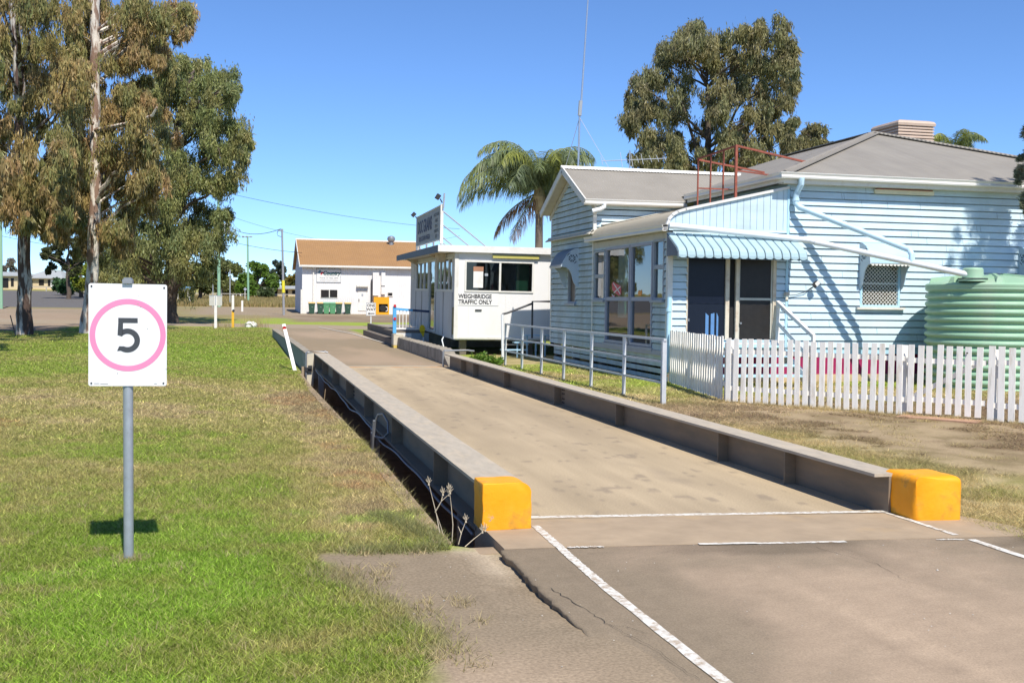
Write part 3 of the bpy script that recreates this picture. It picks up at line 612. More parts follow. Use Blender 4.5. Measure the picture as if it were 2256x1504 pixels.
def siding(mb, o, d, n, z0, z1, L, holes=(), pitch=.152, lim=None):
    """lapped weatherboards along d from o, facing n, with rectangular openings (s0, s1, z0, z1)"""
    def P(s, z, out): return (o[0] + d[0] * s + n[0] * out, o[1] + d[1] * s + n[1] * out, z)
    lim = lim or (lambda z: (0, L)); k = 0
    while z0 + k * pitch < z1 - .005:
        zb = z0 + k * pitch; zt = min(zb + pitch, z1); k += 1; wob = random.uniform(-.003, .003)
        gz_ = zt - .026
        cuts = sorted({zb, zt, gz_} | {h for hh in holes for h in hh[2:] if zb < h < zt})
        for za, zc in zip(cuts[:-1], cuts[1:]):
            l0, l1 = lim(za), lim(zc); iv = [(0.0, 1.0)]
            a0, a1 = l0; segs = [(a0, a1)]
            for h in holes:
                if h[2] < zc - 1e-6 and h[3] > za + 1e-6:
                    ns = []
                    for s0, s1 in segs:
                        if h[1] <= s0 or h[0] >= s1: ns.append((s0, s1)); continue
                        if h[0] > s0: ns.append((s0, h[0]))
                        if h[1] < s1: ns.append((h[1], s1))
                    segs = ns
            fa = .036 + wob - (za - zb) / pitch * .032; fc = .036 + wob - (zc - zb) / pitch * .032
            if za > gz_ - 1e-5: fa = fc = -.030
            for s0, s1 in segs:
                t0 = l1[0] if s0 == a0 else s0; t1 = l1[1] if s1 == a1 else s1
                mb.quad(P(s0, za, fa), P(s1, za, fa), P(t1, zc, fc), P(t0, zc, fc))
                if abs(za - gz_) < 1e-5: mb.quad(P(s0, za, -.030), P(s1, za, -.030), P(s1, za, .010), P(s0, za, .010))
                if za == zb and s1 - s0 > 1.2:
                    for _ in range(int((s1 - s0) / 2.6 + random.random())):
                        sj = random.uniform(s0 + .3, s1 - .3); mb.mi = 1; mb.quad(P(sj, zb, .0385 + wob), P(sj + .006, zb, .0385 + wob), P(sj + .006, gz_, .0125), P(sj, gz_, .0125)); mb.mi = 0
                if za == zb: mb.quad(P(s0, za, 0), P(s1, za, 0), P(s1, za, fa), P(s0, za, fa))
    return mb
# --- walls
W1 = (12.95, 13.92, 1.62, 2.75); W2 = (16.95, 17.95, 1.62, 2.75)
b = MB(); siding(b, (WX, HY), (1, 0), (0, -1), .74, 4.22, 10.2, [(W1[0] - WX, W1[1] - WX, W1[2], W1[3]), (W2[0] - WX, W2[1] - WX, W2[2], W2[3])])
b.build('front_wall', [m_blue, m_joint], house)
b = MB(); siding(b, (8.60, HY), (1, 0), (0, -1), .74, 3.25, 2.58, [(.33, 1.23, .90, 2.76), (1.23, 2.36, .90, 2.76)])
b.build('porch_front_wall', [m_blue, m_joint], house)
b = MB(); ydoor = (22.06, 25.24)
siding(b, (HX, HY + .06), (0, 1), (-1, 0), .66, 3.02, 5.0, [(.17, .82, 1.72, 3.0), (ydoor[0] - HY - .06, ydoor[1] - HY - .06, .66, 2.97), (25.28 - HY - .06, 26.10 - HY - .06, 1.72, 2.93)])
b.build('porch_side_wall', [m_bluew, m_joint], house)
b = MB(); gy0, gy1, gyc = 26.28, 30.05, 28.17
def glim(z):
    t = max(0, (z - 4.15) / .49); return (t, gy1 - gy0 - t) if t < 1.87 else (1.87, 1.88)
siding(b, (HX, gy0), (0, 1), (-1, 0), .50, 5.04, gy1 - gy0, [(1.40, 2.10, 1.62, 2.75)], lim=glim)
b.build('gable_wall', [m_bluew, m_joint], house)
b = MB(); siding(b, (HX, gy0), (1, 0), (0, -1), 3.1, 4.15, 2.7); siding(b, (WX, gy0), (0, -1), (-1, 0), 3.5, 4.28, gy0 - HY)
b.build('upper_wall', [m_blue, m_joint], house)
b = MB(); b.box(HX + .03, 21.4, 30.0, 30.05, .5, 4.2); b.box(21.35, 21.4, HY + .03, 33, .7, 4.2); b.box(HX + .05, 21.4, HY + .05, 30.0, .62, .72); b.box(WX + .02, WX + .06, HY + .04, 30, .72, 4.2)
b.box(11.3, 21.4, HY + .04, 30, 4.16, 4.19); b.box(HX + .04, 11.2, HY + .05, 26.2, 3.08, 3.11); b.box(HX + .06, 11.2, 26.31, 26.34, .7, 4.1)
b.build('inner_wall', mat('dim_interior', (.22, .21, .19), rough=.9, var=.1), house)
b = MB()                                           # vertical boards of the porch gable
prof = [(8.46, 3.27), (8.49, 3.38), (8.56, 3.47), (8.68, 3.545), (8.86, 3.60), (11.19, 4.13)]
zr = lambda x: float(np.interp(x, [p[0] for p in prof], [p[1] for p in prof]))
x = 8.50
while x < 11.18:
    x1 = min(x + .152, 11.19); b.prism([(x + .004, HY - .03, 3.16), (x1 - .004, HY - .03, 3.16), (x1 - .004, HY - .03, zr(x1) - .02), (x + .004, HY - .03, zr(x + .004) - .02)], (0, .022, 0)); x = x1
b.box(8.5, 11.19, HY - .006, HY + .005, 3.16, 3.3)
b.build('gable_boards', m_blue, house)
b = MB(); b.box(11.175, 11.225, HY - .045, HY + .0, .74, 4.2); b.build('corner_board', m_bluetrim, house)
b = MB(); b.box(8.49, 8.60, HY - .05, HY + .06, .55, 3.12); b.build('corner_post', m_trim, house)
b = MB(); b.box(HX - .035, HX + .05, gy0 - .07, gy0 - .0, .5, 4.15); b.build('corner_board', m_trim, house); b = MB(); b.box(HX - .035, HX + .03, gy1, gy1 + .07, .5, 4.15); b.build('corner_board', m_trim, house)
b = MB(); b.box(HX - .10, HX + .0, gy0 - .1, gy1 + .15, 3.37, 3.47); b.prism([(HX - .16, gy0 - .1, 3.35), (HX - .03, gy0 - .1, 3.45), (HX - .03, gy0 - .1, 3.48), (HX - .17, gy0 - .1, 3.38)], (0, gy1 - gy0 + .3, 0)); b.build('gable_ledge', m_creamt, house)
b = MB(); b.box(8.515, 8.60, HY + .1, 26.24, 2.985, 3.15); b.build('porch_fascia', m_creamt, house)
# --- roofs
AX, AY, AZ, EX, EY, EZ = 16.45, 26.40, 6.29, 10.98, 20.94, 4.41
b = MB(); b.mi = 0; b.poly([(EX, EY, EZ), (21.92, EY, EZ), (AX, AY, AZ)]); b.mi = 1
b.poly([(EX, EY, EZ), (AX, AY, AZ), (AX, 31.5, AZ), (EX, 36.9, EZ)]); b.poly([(21.92, EY, EZ), (21.92, 36.9, EZ), (AX, 31.5, AZ), (AX, AY, AZ)]); b.mi = 0
b.poly([(EX, 36.9, EZ), (AX, 31.5, AZ), (21.92, 36.9, EZ)])
b.build('main_roof', [m_rooff, m_roofl], house)
b = MB(); up = Vector((0, 0, .03))
for a, c in (((EX, EY, EZ), (AX, AY, AZ)), ((21.92, EY, EZ), (AX, AY, AZ)), ((AX, AY, AZ), (AX, 31.5, AZ))):
    a = Vector(a); c = Vector(c); b.tube([a + up * .6, c + up * .6], .045, 8); b.bar(a + up * .35, c + up * .35, .34, .02)
b.build('ridge_capping', m_rooff, house)
rz_ = 5.25; ve = EX + (rz_ - EZ) / .344
b = MB()
b.poly([(8.22, 26.10, 4.22), (EX + .02, 26.10, 4.22), (EX + .02, 26.52, 4.415), (ve, gyc, rz_), (8.22, gyc, rz_)])
b.poly([(8.22, gyc, rz_), (ve, gyc, rz_), (EX, 29.9, 4.42), (EX, 30.30, 4.21), (8.22, 30.30, 4.21)])
b.build('wing_roof', mat('wing_corrugated_roof', (.285, .258, .215), rough=.6, var=.08, scale=1.2, dirt=(.24, .215, .175), dscale=.9, damt=.6, wave=('X', .076, .6)), house)
b = MB(); b.tube([(8.2, gyc, rz_ + .015), (ve, gyc, rz_ + .015)], .04, 8)
for sx in range(56):                               # scalloped ridge flashing
    xx = 8.25 + sx * .092
    if xx < ve - .1: b.add([(xx, gyc - .13, rz_ - .035), (xx + .046, gyc - .16, rz_ - .05), (xx + .092, gyc - .13, rz_ - .035), (xx + .092, gyc, rz_ + .03), (xx, gyc, rz_ + .03)], [(0, 1, 2, 3, 4)])
b.build('ridge_capping', m_trim, house)
b = MB(); b.add([(x_, y_, z_) for y_ in (HY - .06, 26.26) for x_, z_ in prof], [(i, i + 1, i + 7, i + 6) for i in range(5)]); b.build('porch_roof', m_roofc, house, smooth=True)
b = MB()
for (xa, za), (xb, zb) in zip(prof[:-1], prof[1:]): b.bar((xa - .01, HY - .05, za + .0), (xb + .005, HY - .05, zb + .0), .06, .055, up=(-(zb - za), 0, xb - xa))
b.build('gable_capping', m_gutter, house)
b = MB(); b.bar((8.72, 26.2, 3.60), (11.0, 26.2, 4.10), .13, .025, up=(-.2, 0, 1)); b.bar((10.98, HY, 4.10), (10.98, 26.2, 4.10), .3, .02, up=(-.2, 0, 1)); b.build('roof_flashing', m_creamt, house)
# bargeboards and soffits
b = MB()
for ya, yb in ((26.08, gyc), (30.32, gyc)):
    b.bar((8.24, ya, 4.15), (8.24, yb, rz_ - .07), .035, .17, up=(0, -.44 if ya < gyc else .44, .9))
b.build('bargeboard', m_trim, house)
b = MB()
for ya, yb in ((26.12, gyc), (30.28, gyc)): b.bar((8.40, ya, 4.12), (8.40, yb, rz_ - .12), .30, .02, up=(0, -.44 if ya < gyc else .44, .9)); b.bar((8.51, ya, 4.02), (8.51, yb, rz_ - .24), .03, .13, up=(0, -.44 if ya < gyc else .44, .9))
b.build('gable_soffit', m_creamt, house)
b = MB(); b.box(EX + .0, 21.9, 20.965, HY + .0, 4.195, 4.215); b.box(EX + .02, WX, HY, 26.3, 4.25, 4.27); b.box(8.3, WX, 26.12, 26.28, 4.09, 4.11); b.build('eave_soffit', m_creamt, house)
b = MB(); b.box(EX + .0, 21.9, 20.94, 20.965, 4.20, 4.37); b.box(10.975, 11.0, 20.965, 26.1, 4.22, 4.37); b.box(8.25, 10.97, 26.10, 26.12, 4.08, 4.20); b.build('fascia_board', m_trim, house)
def gutter(p0, p1, nrm, name='roof_gutter', m=m_gutter, s=1.0):
    a = Vector(p0); d = Vector(p1) - a; n_ = Vector(nrm)
    pr = [(0, 0), (.10, 0), (.112, .03), (.10, .07), (.125, .115), (.125, .125), (.115, .125), (.09, .07), (.10, .01), (.01, .01), (.01, .10), (0, .10)]
    MBg = MB(); MBg.prism([a + n_ * (u * s) + Vector((0, 0, w * s)) for u, w in pr], d); return MBg.build(name, m, house)
gutter((10.86, 20.94, 4.295), (21.95, 20.94, 4.275), (0, -1, 0)); gutter((10.975, 20.84, 4.295), (10.975, 26.08, 4.295), (-1, 0, 0)); gutter((8.22, 26.10, 4.10), (10.86, 26.10, 4.11), (0, -1, 0))
gutter((8.46, HY - .06, 3.14), (8.46, 26.5, 3.165), (-1, 0, 0))
b = MB(); b.tube([(8.72, 26.02, 4.12), (8.72, 26.02, 4.04), (8.62, 26.02, 3.98), (8.42, 26.05, 3.93)], .055, 10); b.build('downpipe', m_pvc, house, smooth=True)
# --- big white pipes running to the tank
b = MB(); b.tube([(8.44, 21.0, 3.24), (8.6, 20.98, 3.235), (11.55, 20.93, 3.02), (11.64, 20.86, 2.985), (14.0, 18.93, 2.285)], .062, 12)
for p in ((11.5, 20.925, 3.025), (11.7, 20.81, 2.97)):
    b.tube([(p[0] - .05, p[1] + .02, p[2] + .01), (p[0] + .05, p[1] - .02, p[2] - .01)], .072, 12)
b.build('rain_pipe', m_pvc, house, smooth=True)
b = MB(); b.tube([(11.33, 20.86, 4.31), (11.33, 20.86, 4.18), (11.32, 20.98, 4.06), (11.30, 21.02, 3.95), (11.30, 21.03, 3.80), (11.36, 20.99, 3.71), (13.06, 19.86, 2.87), (13.16, 19.72, 2.80), (13.16, 19.62, 2.70), (13.16, 19.62, 2.54)], .062, 12)
b.tube([(11.30, 21.03, 3.90), (11.30, 21.03, 3.84)], .075, 12); b.tube([(12.1, 20.5, 3.345), (12.16, 20.46, 3.316)], .072, 12)
b.build('rain_pipe', m_pvcb, house, smooth=True)
b = MB(); b.tube([(8.50, 21.06, 1.78), (8.49, 21.06, .9), (8.46, 21.03, .40), (8.43, 20.98, .22)], .048, 10); b.tube([(8.49, 21.06, 1.55), (8.49, 21.06, 1.48)], .06, 10); b.build('downpipe', m_bluetrim, house, smooth=True)
# --- openings
def ring(x0, x1, z0, z1, w, y0, y1, axis='x', bot=None):
    b = MB(); bt = bot or w
    def bx(a0, a1, c0, c1):
        if axis == 'x': b.box(a0, a1, y0, y1, c0, c1)
        else: b.box(y0, y1, a0, a1, c0, c1)
    bx(x0, x0 + w, z0, z1); bx(x1 - w, x1, z0, z1); bx(x0 + w, x1 - w, z1 - w, z1); bx(x0 + w, x1 - w, z0, z0 + bt); return b
def pane(x0, x1, z0, z1, y, axis='x'):
    b = MB()
    if axis == 'x': b.quad((x0, y, z0), (x1, y, z0), (x1, y, z1), (x0, y, z1))
    else: b.quad((y, x0, z0), (y, x1, z0), (y, x1, z1), (y, x0, z1))
    return b
def lattice(x0, x1, z0, z1, y, st, r):
    b = MB(); w, h = x1 - x0, z1 - z0
    for sg in (1, -1):
        k = -h
        while k < w:
            t0 = max(0, -k); t1 = min(h, w - k)
            if t1 - t0 > .02:
                xa, xb = (x0 + k + t0, x0 + k + t1) if sg > 0 else (x1 - k - t0, x1 - k - t1)
                b.bar((xa, y + .002 * sg, z0 + t0), (xb, y + .002 * sg, z0 + t1), r, r, up=(0, 1, 0))
            k += st
    return b
for wi, (x0, x1, z0, z1) in enumerate((W1, W2)):
    fr = ring(x0, x1, z0, z1, .05, HY - .035, HY + .05).build('window', m_bluetrim, house)
    pane(x0 + .05, x1 - .05, z0 + .05, z1 - .05, HY + .03).build('pane', g_dark, fr)
    lattice(x0 + .05, x1 - .05, z0 + .05, z1 - .05, HY - .012, .085, .011).build('security_mesh', m_trim, fr)
    b = MB(); b.box(x0 - .1, x1 + .1, HY - .10, HY + .02, z0 - .05, z0 - .001); b.build('sill', m_trim, fr)
    b = MB(); b.quad((x0, HY + .10, z0), (x1, HY + .10, z0), (x1, HY + .10, z0 + .56), (x0, HY + .10, z0 + .56)); b.build('curtain', m_orangec, fr)
    b = MB(); b.box(x0 + .03, x1 - .03, HY - .02, HY + .0, z0 + .5, z0 + .53); b.build('sash_bar', m_trim, fr)
m_hood = mat('pale_blue_hood', (.42, .62, .74), rough=.5, var=.06, scale=2)
m_fret = mat('pale_fretwork', (.50, .58, .64), rough=.6, var=.08, scale=3)
m_cut = mat('painted_cutout_shade', (.03, .05, .08), rough=.9, var=0)  # dark colour painted on the solid brackets in place of shaded holes
def hood(x0, x1, wall, axis, dep=.44, zt=3.02, zlip=2.56, mh=None):
    """curved sheet hood with side brackets bearing dark painted cut-outs; axis x: wall faces -Y, axis y: wall faces -X"""
    def P(s, out, z): return (s, wall - out, z) if axis == 'x' else (wall - out, s, z)
    pr = [(.0, zt), (.12, zt - .02), (.25, zt - .09), (.35, zt - .19), (.42, zt - .31), (dep, zlip)]
    b = MB(); b.add([P(s, o_, z) for s in (x0 - .03, x1 + .03) for o_, z in pr] , [(i, i + 1, i + 7, i + 6) for i in range(5)])
    h = b.build('window_hood', mh or m_hood, house, smooth=True)
    pass
    b = MB(); n = int((x1 - x0) / .085)
    for k in range(n):
        s0 = x0 + (x1 - x0) * k / n; w = (x1 - x0) / n
        b.poly([P(s0 + w * (.5 + .47 * math.cos(t)), dep - .01, zlip - .01 - .05 * math.sin(t) * 1.0) for t in [math.pi * q / 8 for q in range(9)]] )
    b.poly([P(x0, dep - .01, zlip - .012), P(x1, dep - .01, zlip - .012), P(x1, dep - .01, zlip + .03), P(x0, dep - .01, zlip + .03)])
    v_ = b.build('scalloped_valance', m_trim, h)
    outl = [(.0, zt - .0), (.12, zt - .02), (.25, zt - .09), (.35, zt - .19), (.42, zt - .31), (dep + .01, zlip - .02), (.36, zlip - .04), (.28, zlip - .10), (.22, zlip - .2), (.19, zlip - .32), (.14, zlip - .45), (.07, zlip - .54), (0, zlip - .56)]
    for s in (x0 - .02, x1 + .02):
        b = MB(); b.prism([P(s - .01, o_, z) for o_, z in outl], Vector(P(s + .01, 0, 0)) - Vector(P(s - .01, 0, 0)))
        br = b.build('fret_bracket', m_fret, h)
        b = MB(); co, cz = .20, zt - .28
        for q in range(8):
            t0, t1 = 2 * math.pi * q / 8 + .14, 2 * math.pi * (q + 1) / 8 - .14
            for sd in (-.0125, .0125):
                b.poly([P(s + sd, co + .025 * math.cos((t0 + t1) / 2), cz + .025 * math.sin((t0 + t1) / 2)), P(s + sd, co + .10 * math.cos(t0), cz + .10 * math.sin(t0)), P(s + sd, co + .10 * math.cos(t1), cz + .10 * math.sin(t1))])
        for (ta, tb, rr_) in ((.3, 1.3, .155), (2.2, 3.0, .155), (3.6, 4.4, .15)):
            for sd in (-.0125, .0125):
                a_ = [P(s + sd, co + rr_ * math.cos(ta + (tb - ta) * i / 6), cz + rr_ * math.sin(ta + (tb - ta) * i / 6)) for i in range(7)]
                c_ = [P(s + sd, co + (rr_ - .022 * math.sin(math.pi * i / 6)) * math.cos(ta + (tb - ta) * i / 6), cz + (rr_ - .022 * math.sin(math.pi * i / 6)) * math.sin(ta + (tb - ta) * i / 6)) for i in range(7)]
                b.poly(a_ + c_[::-1][1:-1])
        b.build('dark_cutout_shapes', m_cut, br)
hood(W1[0], W1[1], HY, 'x'); hood(W2[0], W2[1], HY, 'x')
# small side window with its own hood
gw0, gw1 = gy0 + 1.40, gy0 + 2.10
fr = ring(gw0, gw1, 1.62, 2.75, .05, HX - .035, HX + .05, 'y').build('window', m_greyt, house)
pane(gw0 + .05, gw1 - .05, 1.67, 2.70, HX + .03, 'y').build('pane', mat('brown_drawn_blind', (.10, .075, .06), rough=.4, var=.15), fr)
b = MB(); b.box(HX - .10, HX, gw0 - .1, gw1 + .1, 1.56, 1.619); b.build('sill', m_greyt, fr)
hood(gw0 - .18, gw1 + .2, HX, 'y', dep=.50, zt=3.08, zlip=2.60, mh=mat('grey_weathered_shade_tinted_hood', (.17, .20, .225), rough=.6, var=.12, scale=3))  # grey for dirt, darkened further to put the wall's shade into the colour
# porch side: glazed doors and sidelights
def wall_y_window(y0, y1, z0, z1, name, mid=None, mm=m_greyt, w=.045, sill=True, g=g_win):
    fr = ring(y0, y1, z0, z1, w, HX - .04, HX + .05, 'y').build(name, mm, house)
    if mid:
        b = MB(); b.box(HX - .03, HX + .04, y0 + w, y1 - w, mid - .045, mid + .045); b.build('mid_rail', mm, fr)
    pane(y0 + w, y1 - w, z0 + w, z1 - w, HX + .01, 'y').build('pane', g, fr)
    if sill:
        b = MB(); b.box(HX - .09, HX, y0 - .05, y1 + .05, z0 - .06, z0 - .001); b.build('sill', mm, fr)
    return fr
wall_y_window(21.42, 22.03, 1.72, 3.0, 'sidelight_window', 2.42)
wall_y_window(25.29, 26.10, 1.72, 2.93, 'sidelight_window', 2.30)
d1 = wall_y_window(23.50, 25.22, .70, 2.97, 'glazed_door', 1.74, w=.06, sill=False, mm=mat('lilac_grey_frame', (.36, .37, .43), rough=.55, var=.08, scale=4))
d2 = wall_y_window(22.08, 23.46, .70, 2.97, 'glazed_door', 1.74, w=.06, sill=False, mm=MATS['lilac_grey_frame'])
b = MB(); b.box(HX - .06, HX + .02, 22.0, 25.3, .62, .69); b.box(HX - .045, HX - .0, HY + .1, 26.2, .55, .655); b.build('door_threshold', MATS['lilac_grey_frame'], house)
def curtain(y0, y1, x, z0, z1, parent):
    vs = []; n = 24
    for k in range(n + 1):
        y = y0 + (y1 - y0) * k / n; xx = x + .03 * math.sin(k * 1.9)
        vs += [(xx, y, z0), (xx, y, z1)]
    MB().add(vs, [(2 * k, 2 * k + 2, 2 * k + 3, 2 * k + 1) for k in range(n)]).build('curtain', m_curtain, parent, smooth=True)
curtain(24.15, 24.75, HX + .14, 1.3, 2.9, d1); curtain(22.12, 22.4, HX + .14, .8, 2.9, d2)
b = MB(); b.mi = 0; yy, zz = 24.42, 1.98
b.add([(HX + .004, yy + a_, zz + c_) for a_, c_ in ((.42, .12), (.30, .17), (.1, .12), (-.25, .06), (-.27, -.13), (-.1, -.17), (.2, -.10), (.38, -.02))], [tuple(range(8))])
b.mi = 1
for (a0, c0), (a1, c1) in (((.30, .14), (-.22, -.13)), ((-.22, .05), (.26, -.1)), ((.40, -.13), (.2, -.2))):
    b.bar((HX + .0, yy + a0, zz + c0), (HX + .0, yy + a1, zz + c1), .002, .03, up=(0, 0, 1))
b.mi = 0; b.bar((HX + .001, yy + .45, zz - .2), (HX + .001, yy + .15, zz - .16), .002, .04)
b.build('red_white_decal', [mat('red_decal', (.55, .03, .05), rough=.4), m_white], d1)
b = MB(); b.add([(HX + .004, 22.92 + a_, 1.86 + c_) for a_, c_ in ((.13, -.05), (.12, .03), (.05, .08), (-.03, .05), (-.1, .09), (-.14, .0), (-.1, -.05))], [tuple(range(7))]); b.build('orange_decal', mat('orange_decal', (.8, .28, .01), rough=.4), d2)
# porch front doors
jamb = mat('weathered_cream_jamb', (.60, .52, .40), rough=.7, var=.12, scale=4, dirt=(.30, .16, .09), dscale=5, damt=.6)
b = MB(); b.box(8.955, 9.80, HY + .02, HY + .05, .92, 2.74); dr = b.build('screen_door', m_navy, house)
b = MB(); b.box(8.96, 9.79, HY + .012, HY + .02, 1.66, 1.80); b.box(8.955, 8.985, HY + .005, HY + .02, .92, 2.74); b.build('mid_rail', mat('dark_navy_frame', (.018, .022, .04), rough=.4), dr)
b = MB(); b.box(8.97, 8.995, HY - .02, HY + .005, 1.28, 1.34); b.build('handle', m_galv, dr)
b = MB()
for xa, xb, zt1, zt2 in ((9.37, 9.44, 1.46, 1.40), (9.49, 9.57, 1.44, 1.46), (9.62, 9.66, 1.47, 1.38)): b.prism([(xa, HY + .010, .93), (xb, HY + .010, .93), (xb, HY + .010, zt2), (xa, HY + .010, zt1)], (0, .008, 0))
b.build('painted_reflection', mat('mid_blue_reflection_paint', (.10, .22, .42), rough=.5), dr)  # blue strips imitate pickets mirrored in the door screen
b = MB(); b.box(9.80, 9.885, HY - .03, HY + .04, .90, 2.76); b.box(10.035, 10.10, HY - .03, HY + .04, .90, 2.76); b.box(10.885, 10.96, HY - .03, HY + .04, .90, 2.76); b.box(8.915, 8.95, HY - .03, HY + .04, .90, 2.76); b.build('door_jamb', jamb, house)
b = MB(); b.box(9.885, 10.035, HY + .06, HY + .08, .92, 2.74); b.build('black_gap_panel', m_black, house)
b = MB(); b.box(10.105, 10.88, HY + .02, HY + .04, .92, 2.74); dr = b.build('flyscreen_door', m_screen, house)
b = MB(); b.box(10.105, 10.88, HY - .005, HY + .02, 1.735, 1.785); b.box(10.105, 10.135, HY + .0, HY + .02, .92, 1.735); b.box(10.85, 10.88, HY + .0, HY + .02, .92, 1.735); b.box(10.105, 10.135, HY + .0, HY + .02, 1.785, 2.74); b.box(10.85, 10.88, HY + .0, HY + .02, 1.785, 2.74); b.build('door_frame', m_creamt, dr)
b = MB(); b.tube([(10.15, HY + .0, 1.25), (10.15, HY - .05, 1.25)], .022, 10); b.build('handle', m_galv, dr)
# striped metal awning over the doors
m_aw = mat('pale_teal_awning_pan', (.36, .50, .545), rough=.5, var=.08, scale=4, dirt=(.35, .45, .46), dscale=4, damt=.4); m_awd = mat('dark_awning_seam', (.10, .15, .18), rough=.6, var=0); m_aws = mat('grey_slatted_end', (.17, .19, .23), rough=.6, var=.08)
ap = [(.02, 3.10), (.52, 2.815), (.60, 2.765), (.655, 2.70), (.675, 2.62), (.675, 2.575)]
b = MB(); bs = MB(); n = 15; ax0, ax1 = 8.46, 11.32; wq = (ax1 - ax0) / n
for k in range(n):
    s0, s1 = ax0 + k * wq + .009, ax0 + (k + 1) * wq - .009
    rows = []
    for i, (o_, z) in enumerate(ap):
        rows.append([(s0, HY - o_, z + .0), (s0 + .012, HY - o_ - .004, z + .016), (s1 - .012, HY - o_ - .004, z + .016), (s1, HY - o_, z)])
    rows[-1] = [(s0, HY - .675, 2.60), (s0 + .05, HY - .679, 2.575), (s1 - .05, HY - .679, 2.575), (s1, HY - .675, 2.60)]
    b.add([p for r_ in rows for p in r_], [(4 * i + j, 4 * i + j + 1, 4 * i + j + 5, 4 * i + j + 4) for i in range(5) for j in range(3)])
    bs.add([(xx, HY - o_ + .012, z - .008) for xx in (s0 - .02, s1 + .02) for o_, z in ap], [(i, i + 1, i + 7, i + 6) for i in range(5)])
aw = b.build('door_awning', m_aw, house); bs.build('awning_underlay', m_awd, aw)
b = MB()
for k in range(8):
    o0 = .04 + k * .08; zt_ = float(np.interp(o0 + .03, [p[0] for p in ap], [p[1] for p in ap])); b.box(ax0 - .004, ax0 + .006, HY - o0 - .066, HY - o0, 2.62 if o0 < .6 else 2.60, zt_ - .02)
b.build('slatted_end', m_aws, aw)
# wall light, flood light and sensor
b = MB(); b.box(13.22, 14.66, HY - .10, HY - .03, 4.075, 4.165); lt = b.build('batten_light', mat('yellowed_light_cover', (.72, .64, .42), rough=.4, var=.08), house)
b = MB(); b.box(13.26, 14.62, HY - .115, HY - .015, 4.166, 4.185); b.build('light_bracket', m_rust, lt)
b = MB(); b.bar((11.74, 21.00, 2.05), (11.83, 21.00, 2.13), .06, .10); b.tube([(11.72, 21.15, 1.98), (11.74, 21.03, 2.03)], .015, 6); fl = b.build('flood_light', m_dark, house)
b = MB(); b.bar((11.775, 20.962, 2.075), (11.85, 20.962, 2.145), .008, .08); b.build('lamp_glass', m_trim, fl)
b = MB(); b.tube([(11.70, 21.15, 1.97), (11.6, 21.13, 1.92), (11.4, 21.13, 1.86), (11.24, 21.12, 1.85)], .008, 5); b.build('cable', m_dark, fl)
b = MB(); b.box(11.13, 11.22, 21.06, 21.15, 1.84, 1.92); b.tube([(11.15, 21.05, 1.80), (11.12, 21.0, 1.74)], .03, 8); b.build('sensor', m_creamt, house)
# under-floor skirting
b = MB(); b.box(8.7, 21.2, HY + .0, HY + .03, .60, .735); b.build('base_board', m_bluetrim, house)
b = MB(); b.box(8.9, 21.2, HY + .06, HY + .08, .12, .60); b.build('skirting_panel', m_mag, house)
b = MB(); b.box(8.9, 21.2, HY + .02, HY + .10, .0, .16); b.build('ground_beam', m_timber, house)
b = MB()
for k, (za, zb) in enumerate(((.02, .11), (.16, .26), (.31, .41), (.45, .54))): b.bar((HX + .04, HY + .1, (za + zb) / 2), (HX + .04, 29.9, (za + zb) / 2 + (.03 if k % 2 else 0)), .02, zb - za)
b.build('skirting_slats', m_bluew, house)
for y in (21.4, 23.6, 25.8, 28, 29.8): MB().box(HX + .07, HX + .22, y, y + .16, -.05, .6).build('stump', m_step, house)
# porch steps and white timber handrail
st = thing('porch_steps', 'pale blue timber steps with a white handrail below the porch doors', 'steps', (10.2, 20.3, 0))
for k, (y0_, z) in enumerate(((20.62, .80), (20.32, .62), (20.02, .44), (19.72, .25))):
    b = MB(); b.box(9.05, 10.85, y0_, y0_ + (.54 if k == 0 else .30), z - .04, z); b.build('tread', m_bluetrim, st)
b = MB(); b.bar((10.90, 21.1, .78), (10.90, 19.55, .10), .05, .22); b.bar((9.0, 21.1, .78), (9.0, 19.55, .10), .05, .22); b.build('stringer', m_white, st)
b = MB(); b.bar((10.96, 21.10, 1.70), (10.96, 19.55, 1.03), .07, .075); b.build('handrail', m_white, st)
b = MB(); b.box(10.93, 10.99, 19.53, 19.60, .0, 1.05); b.bar((10.96, 21.05, 1.25), (10.96, 19.6, .55), .03, .07); b.box(10.93, 10.99, 21.04, 21.10, .6, 1.66); b.build('rail_post', m_white, st)
# --- roof-top things
co = thing('rooftop_cooler', 'beige louvred evaporative cooler box standing behind the roof apex', 'air cooler', (18.8, 28.7, 5.5))
m_cool = mat('beige_cooler_plastic', (.50, .385, .30), rough=.55, var=.08, scale=3); b = MB()
for k in range(13):
    z = 5.72 + k * .088; e = .0; b.prism([(18.24, 28.0, z), (19.42, 28.0, z), (19.42, 29.36, z), (18.24, 29.36, z)], (0, 0, .03)); b.add([(18.24, 28.0, z + .03), (19.42, 28.0, z + .03), (19.42, 29.36, z + .03), (18.24, 29.36, z + .03), (18.29, 28.05, z + .088), (19.37, 28.05, z + .088), (19.37, 29.31, z + .088), (18.29, 29.31, z + .088)], [(0, 1, 5, 4), (1, 2, 6, 5), (2, 3, 7, 6), (3, 0, 4, 7)])
b.build('louvre_panel', m_cool, co)
b = MB(); ring_ = lambda e, z: [(18.30 - e, 28.06 - e, z), (19.36 + e, 28.06 - e, z), (19.36 + e, 29.3 + e, z), (18.30 - e, 29.3 + e, z)]
L_ = [ring_(.08, 6.86), ring_(.09, 6.93), ring_(.05, 6.99), ring_(-.06, 7.03)]
